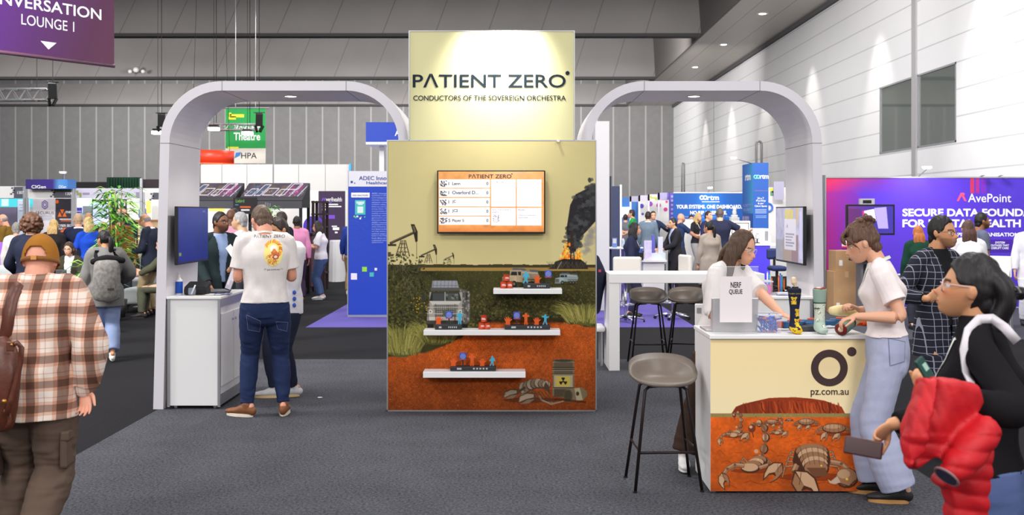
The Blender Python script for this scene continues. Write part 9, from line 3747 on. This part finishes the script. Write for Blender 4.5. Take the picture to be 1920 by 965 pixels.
p.trousers(cloth((142,158,196)),off=.014,knee=.03,hem=.90,hem_off=.04,name='jeans')
p.top(cloth((122,120,118)),hem=-.10,off=.04,sleeve=1.9,loose=1.5,fold=.012,neck=.02,name='sweater')
p.shoes((232,230,226),(226,222,214))
p.hair(HBLK,'ponytail',length=.20,thick=.055,line=.27)
t=thing('rucksack','speckled grey roll-top rucksack with black straps on the grey sweater woman','rucksack',p.W((0,-.2,.95)))
SPEC=mat('bag_speckle',(128,124,120),.8,noise=(26,.34))
R3=WM[p.t].to_3x3()
mb=MB()
cb=lambda x,y,z:p.W((x,y,z))
mb.loft([cb(.0,-.235,.76),cb(.0,-.25,.80),cb(.0,-.265,.98),cb(0,-.26,1.14),cb(0,-.235,1.20)],[.13,.155,.155,.145,.13],[.06,.085,.09,.075,.05],R3@Vector((1,0,0)),24,4,rnd=False)
V,F=remesh(mb,.008)
V=smooth_v(V,F,4)
mb=MB();mb.smooth=True;mb.add([tuple(v)for v in V],[tuple(f)for f in F])
mb.build('body',SPEC,t,fix=False)
mb=MB();mb.smooth=True
mb.loft([cb(-.15,-.225,1.20),cb(0,-.235,1.235),cb(.18,-.225,1.21)],[.035,.045,.035],[.03,.04,.03],Vector((0,0,1)),14,4)
mb.build('roll_top',BLACKC,t)
bv=p.bvh()
for sd in(-1,1):
 pts=[]
 for y,z in((-.20,1.18),(-.10,1.25),(-.02,1.29),(.06,1.26),(.11,1.15),(.10,1.0),(.02,.86),(-.12,.80)):
  h=bv.find_nearest(p.W((sd*.105,y,z)))
  pts.append(h[0]+h[1]*.006)
 ribbon('strap',pts,.045,BLACKC,t,.008,face=R3@Vector((0,1,.4)))
mb=MB();mb.sheet([[cb(x,-.332+.09*k,1.20+.03*(k>.4)-.10*(1-k))for x in(-.02,.02)]for k in(0,.5,1)],(0,0,.004))
mb.build('tab',mat('tab_sand',(176,158,130),.7),t)
mb=MB();mb.prism([(-.035,-.012),(.035,-.012),(.035,.012),(-.035,.012)],cb(.04,-.358,.88),R3@Vector((1,0,0)),(0,0,1),R3@Vector((0,-.003,0)))
mb.build('patch',mat('patch_brown',(60,50,46),.7),t)
visitor('bearded man with glasses and dark green jacket over blue shirt behind the blue screen',409,12.3,-2.45,1.80,'m','jacket',(40,52,54),(38,42,60),'short',HBLK,(136,92,66),1.1,head=(.35,.05,0),arms={-1:((-.04,.32,1.10),(.5,.8,.2)),1:((.20,.20,.95),)},glasses=30,stub=((60,42,36),.5),shirt=(150,170,210),vox=.008)
visitor('bald man in a pink shirt seen from behind',433,17,.2,1.85,'m','shirt',(196,140,160),(50,50,70),'bald',HBLK,SK_DARK,1.1)
visitor('man with dark hair and glasses in navy facing left behind the pink shirt',444,20,LEFT,1.87,'m','shirt',(44,50,74),(40,40,56),'short',HDB,SK_FAIR,glasses=40)
visitor('grey-haired man in a white shirt facing left beside the white T-shirt man',458,14,LEFT-.15,1.80,'m','shirt',(222,218,222),(60,60,70),'short',(150,148,150),(206,164,130),1.05,arms=FRONT)
visitor('dark haired woman half hidden behind the head of the white T-shirt man',510,20,CAM,1.72,'f','shirt',(90,60,76),(50,50,60),'long',HBLK,SK_BROWN)
visitor('young man in black top with white lanyard facing left, right of the white T-shirt man',535,17.5,LEFT-.25,1.81,'m','tee',(40,42,52),(44,46,60),'short',HDB,SK_FAIR,head=(.1,-.1,0),lany=True,glasses=60,sleeve=.8)
visitor('dark haired person in pink with a dark apron behind the kiosk post',557,20.5,.3,1.72,'m','shirt',(214,140,176),(56,44,66),'short',HBLK,SK_BROWN)
visitor('woman with long brown hair, white T-shirt and blue wide jeans standing on the dark aisle',602,21.3,LEFT,1.62,'f','tee',(232,228,230),(74,94,134),'long',HDB,arms=FRONT,shoe=(230,228,226),girth=1.08,sleeve=.8,glasses=110,head=(0,-.1,0),hl=.18)
visitor('person in blue jacket and khaki trousers half hidden by the blue information board',653,22.3,AWAY,1.74,'m','shirt',(44,66,150),(176,148,108),'short',HB,shoe=(220,220,220),dx=.10)
visitor('woman with dark hair, navy jacket and white lanyard at the round bar table',1184,17.8,RIGHT-.25,1.62,'f','jacket',(44,48,72),(44,46,66),'long',HBLK,lany=True,hl=.12,head=(.1,0,0))
visitor('person in bright green top with black sleeves at the far glowing screen',1188,31.5,LEFT-.3,1.88,'f','tee',(36,150,70),(44,44,54),'short',HDB,arms=PH)
visitor('grey dressed person beside the green top at the far glowing screen',1173,33.0,AWAY,1.74,'m','shirt',(110,112,122),(70,70,80),'short',HDB)
visitor('man in grey blue jacket and khaki trousers seen from behind before the dotted wall',1215,27,-.2,1.82,'m','jacket',(106,122,138),CHINO and(176,152,112),'short',HDB)
visitor('man in navy jacket over pale blue shirt facing us before the dotted wall',1224,28.6,CAM,1.83,'m','jacket',(42,48,72),(168,146,110),'short',HDB,arms={-1:((-.34,.30,1.36),(-.2,.5,.8))},shirt=(160,180,220),lany=True)
visitor('man in black suit and pale blue shirt facing left, right of the tower',1266,22.6,LEFT+.25,1.67,'m','jacket',(38,37,42),(36,35,40),'short',HBLK,(206,160,126),1.08,arms={-1:((-.10,.32,.98),(.2,.9,.1)),1:((.10,.34,.96),(-.1,.9,.1))},shirt=(190,204,230))
visitor('bald man in navy polo shirt reaching toward the white tilted screen',1273,26.4,RIGHT+.3,1.77,'m','tee',(44,58,96),(50,52,66),'bald',HB,SK_PINK,arms={1:((.10,.50,1.12),(0,1,.1))},sleeve=.8,stub=((110,90,80),.5))
visitor('dark haired man in grey behind the white tilted screen',1295,31.6,CAM,1.74,'m','shirt',(140,150,170),(50,50,60),'short',HDB,head=(0,-.3,0))
visitor('blonde woman in black waistcoat and grey trousers with a white badge',1306,29.5,RIGHT-.9,1.78,'f','tee',(40,38,44),(158,154,156),'long',HBLOND,arms=FRONT,lany=True,shoe=(226,222,220),hl=.10)
visitor('man in navy suit facing right beside the navy polo shirt man',1325,26.2,RIGHT-.7,1.83,'m','jacket',(42,46,84),(40,44,70),'short',HDB,SK_FAIR,1.05,head=(-.1,.05,0),arms=FRONT)
visitor('broad man in navy polo shirt seen from behind, pointing right at a bright screen',1350,23,-.15,1.89,'m','tee',(36,40,62),(190,180,166),'short',(84,74,70),SK_FAIR,1.16,arms={1:((.62,.30,1.36),(.9,.3,.3)),-1:((-.26,.30,1.12),)},sleeve=.8)
visitor('woman in beige wool coat with black ponytail, back turned, behind the high table',1332,19.3,.25,1.62,'f','coat',(164,152,140),(50,48,50),'ponytail',HBLK,SK_TAN,1.05,head=(.5,0,0),shirt=(164,152,140),hl=.22,vox=.009)
visitor('woman with curly red hair and dark green top, back turned, beside the checked suit',1723,15.8,-.15,1.585,'f','sweater',(24,60,46),(50,50,60),'long_back',(176,104,56),hl=.16,vox=.009)
visitor('woman with very long brown hair and white top seen from behind at the purple wall',1817,13.6,-.2,1.69,'f','tee',(230,228,232),(60,62,80),'long_back',(84,58,50),hl=.34,vox=.008)
visitor('bearded man with black hair in grey blue top facing right at the purple wall',1833,15,RIGHT,1.79,'m','tee',(96,100,120),(50,52,66),'short',HBLK,SK_BROWN,stub=((60,42,36),.5),vox=.009)
visitor('person all in white standing at the right edge before the purple wall',1932,16.4,CAM-.3,1.72,'m','jacket',(228,226,236),(226,224,236),'short',HB)
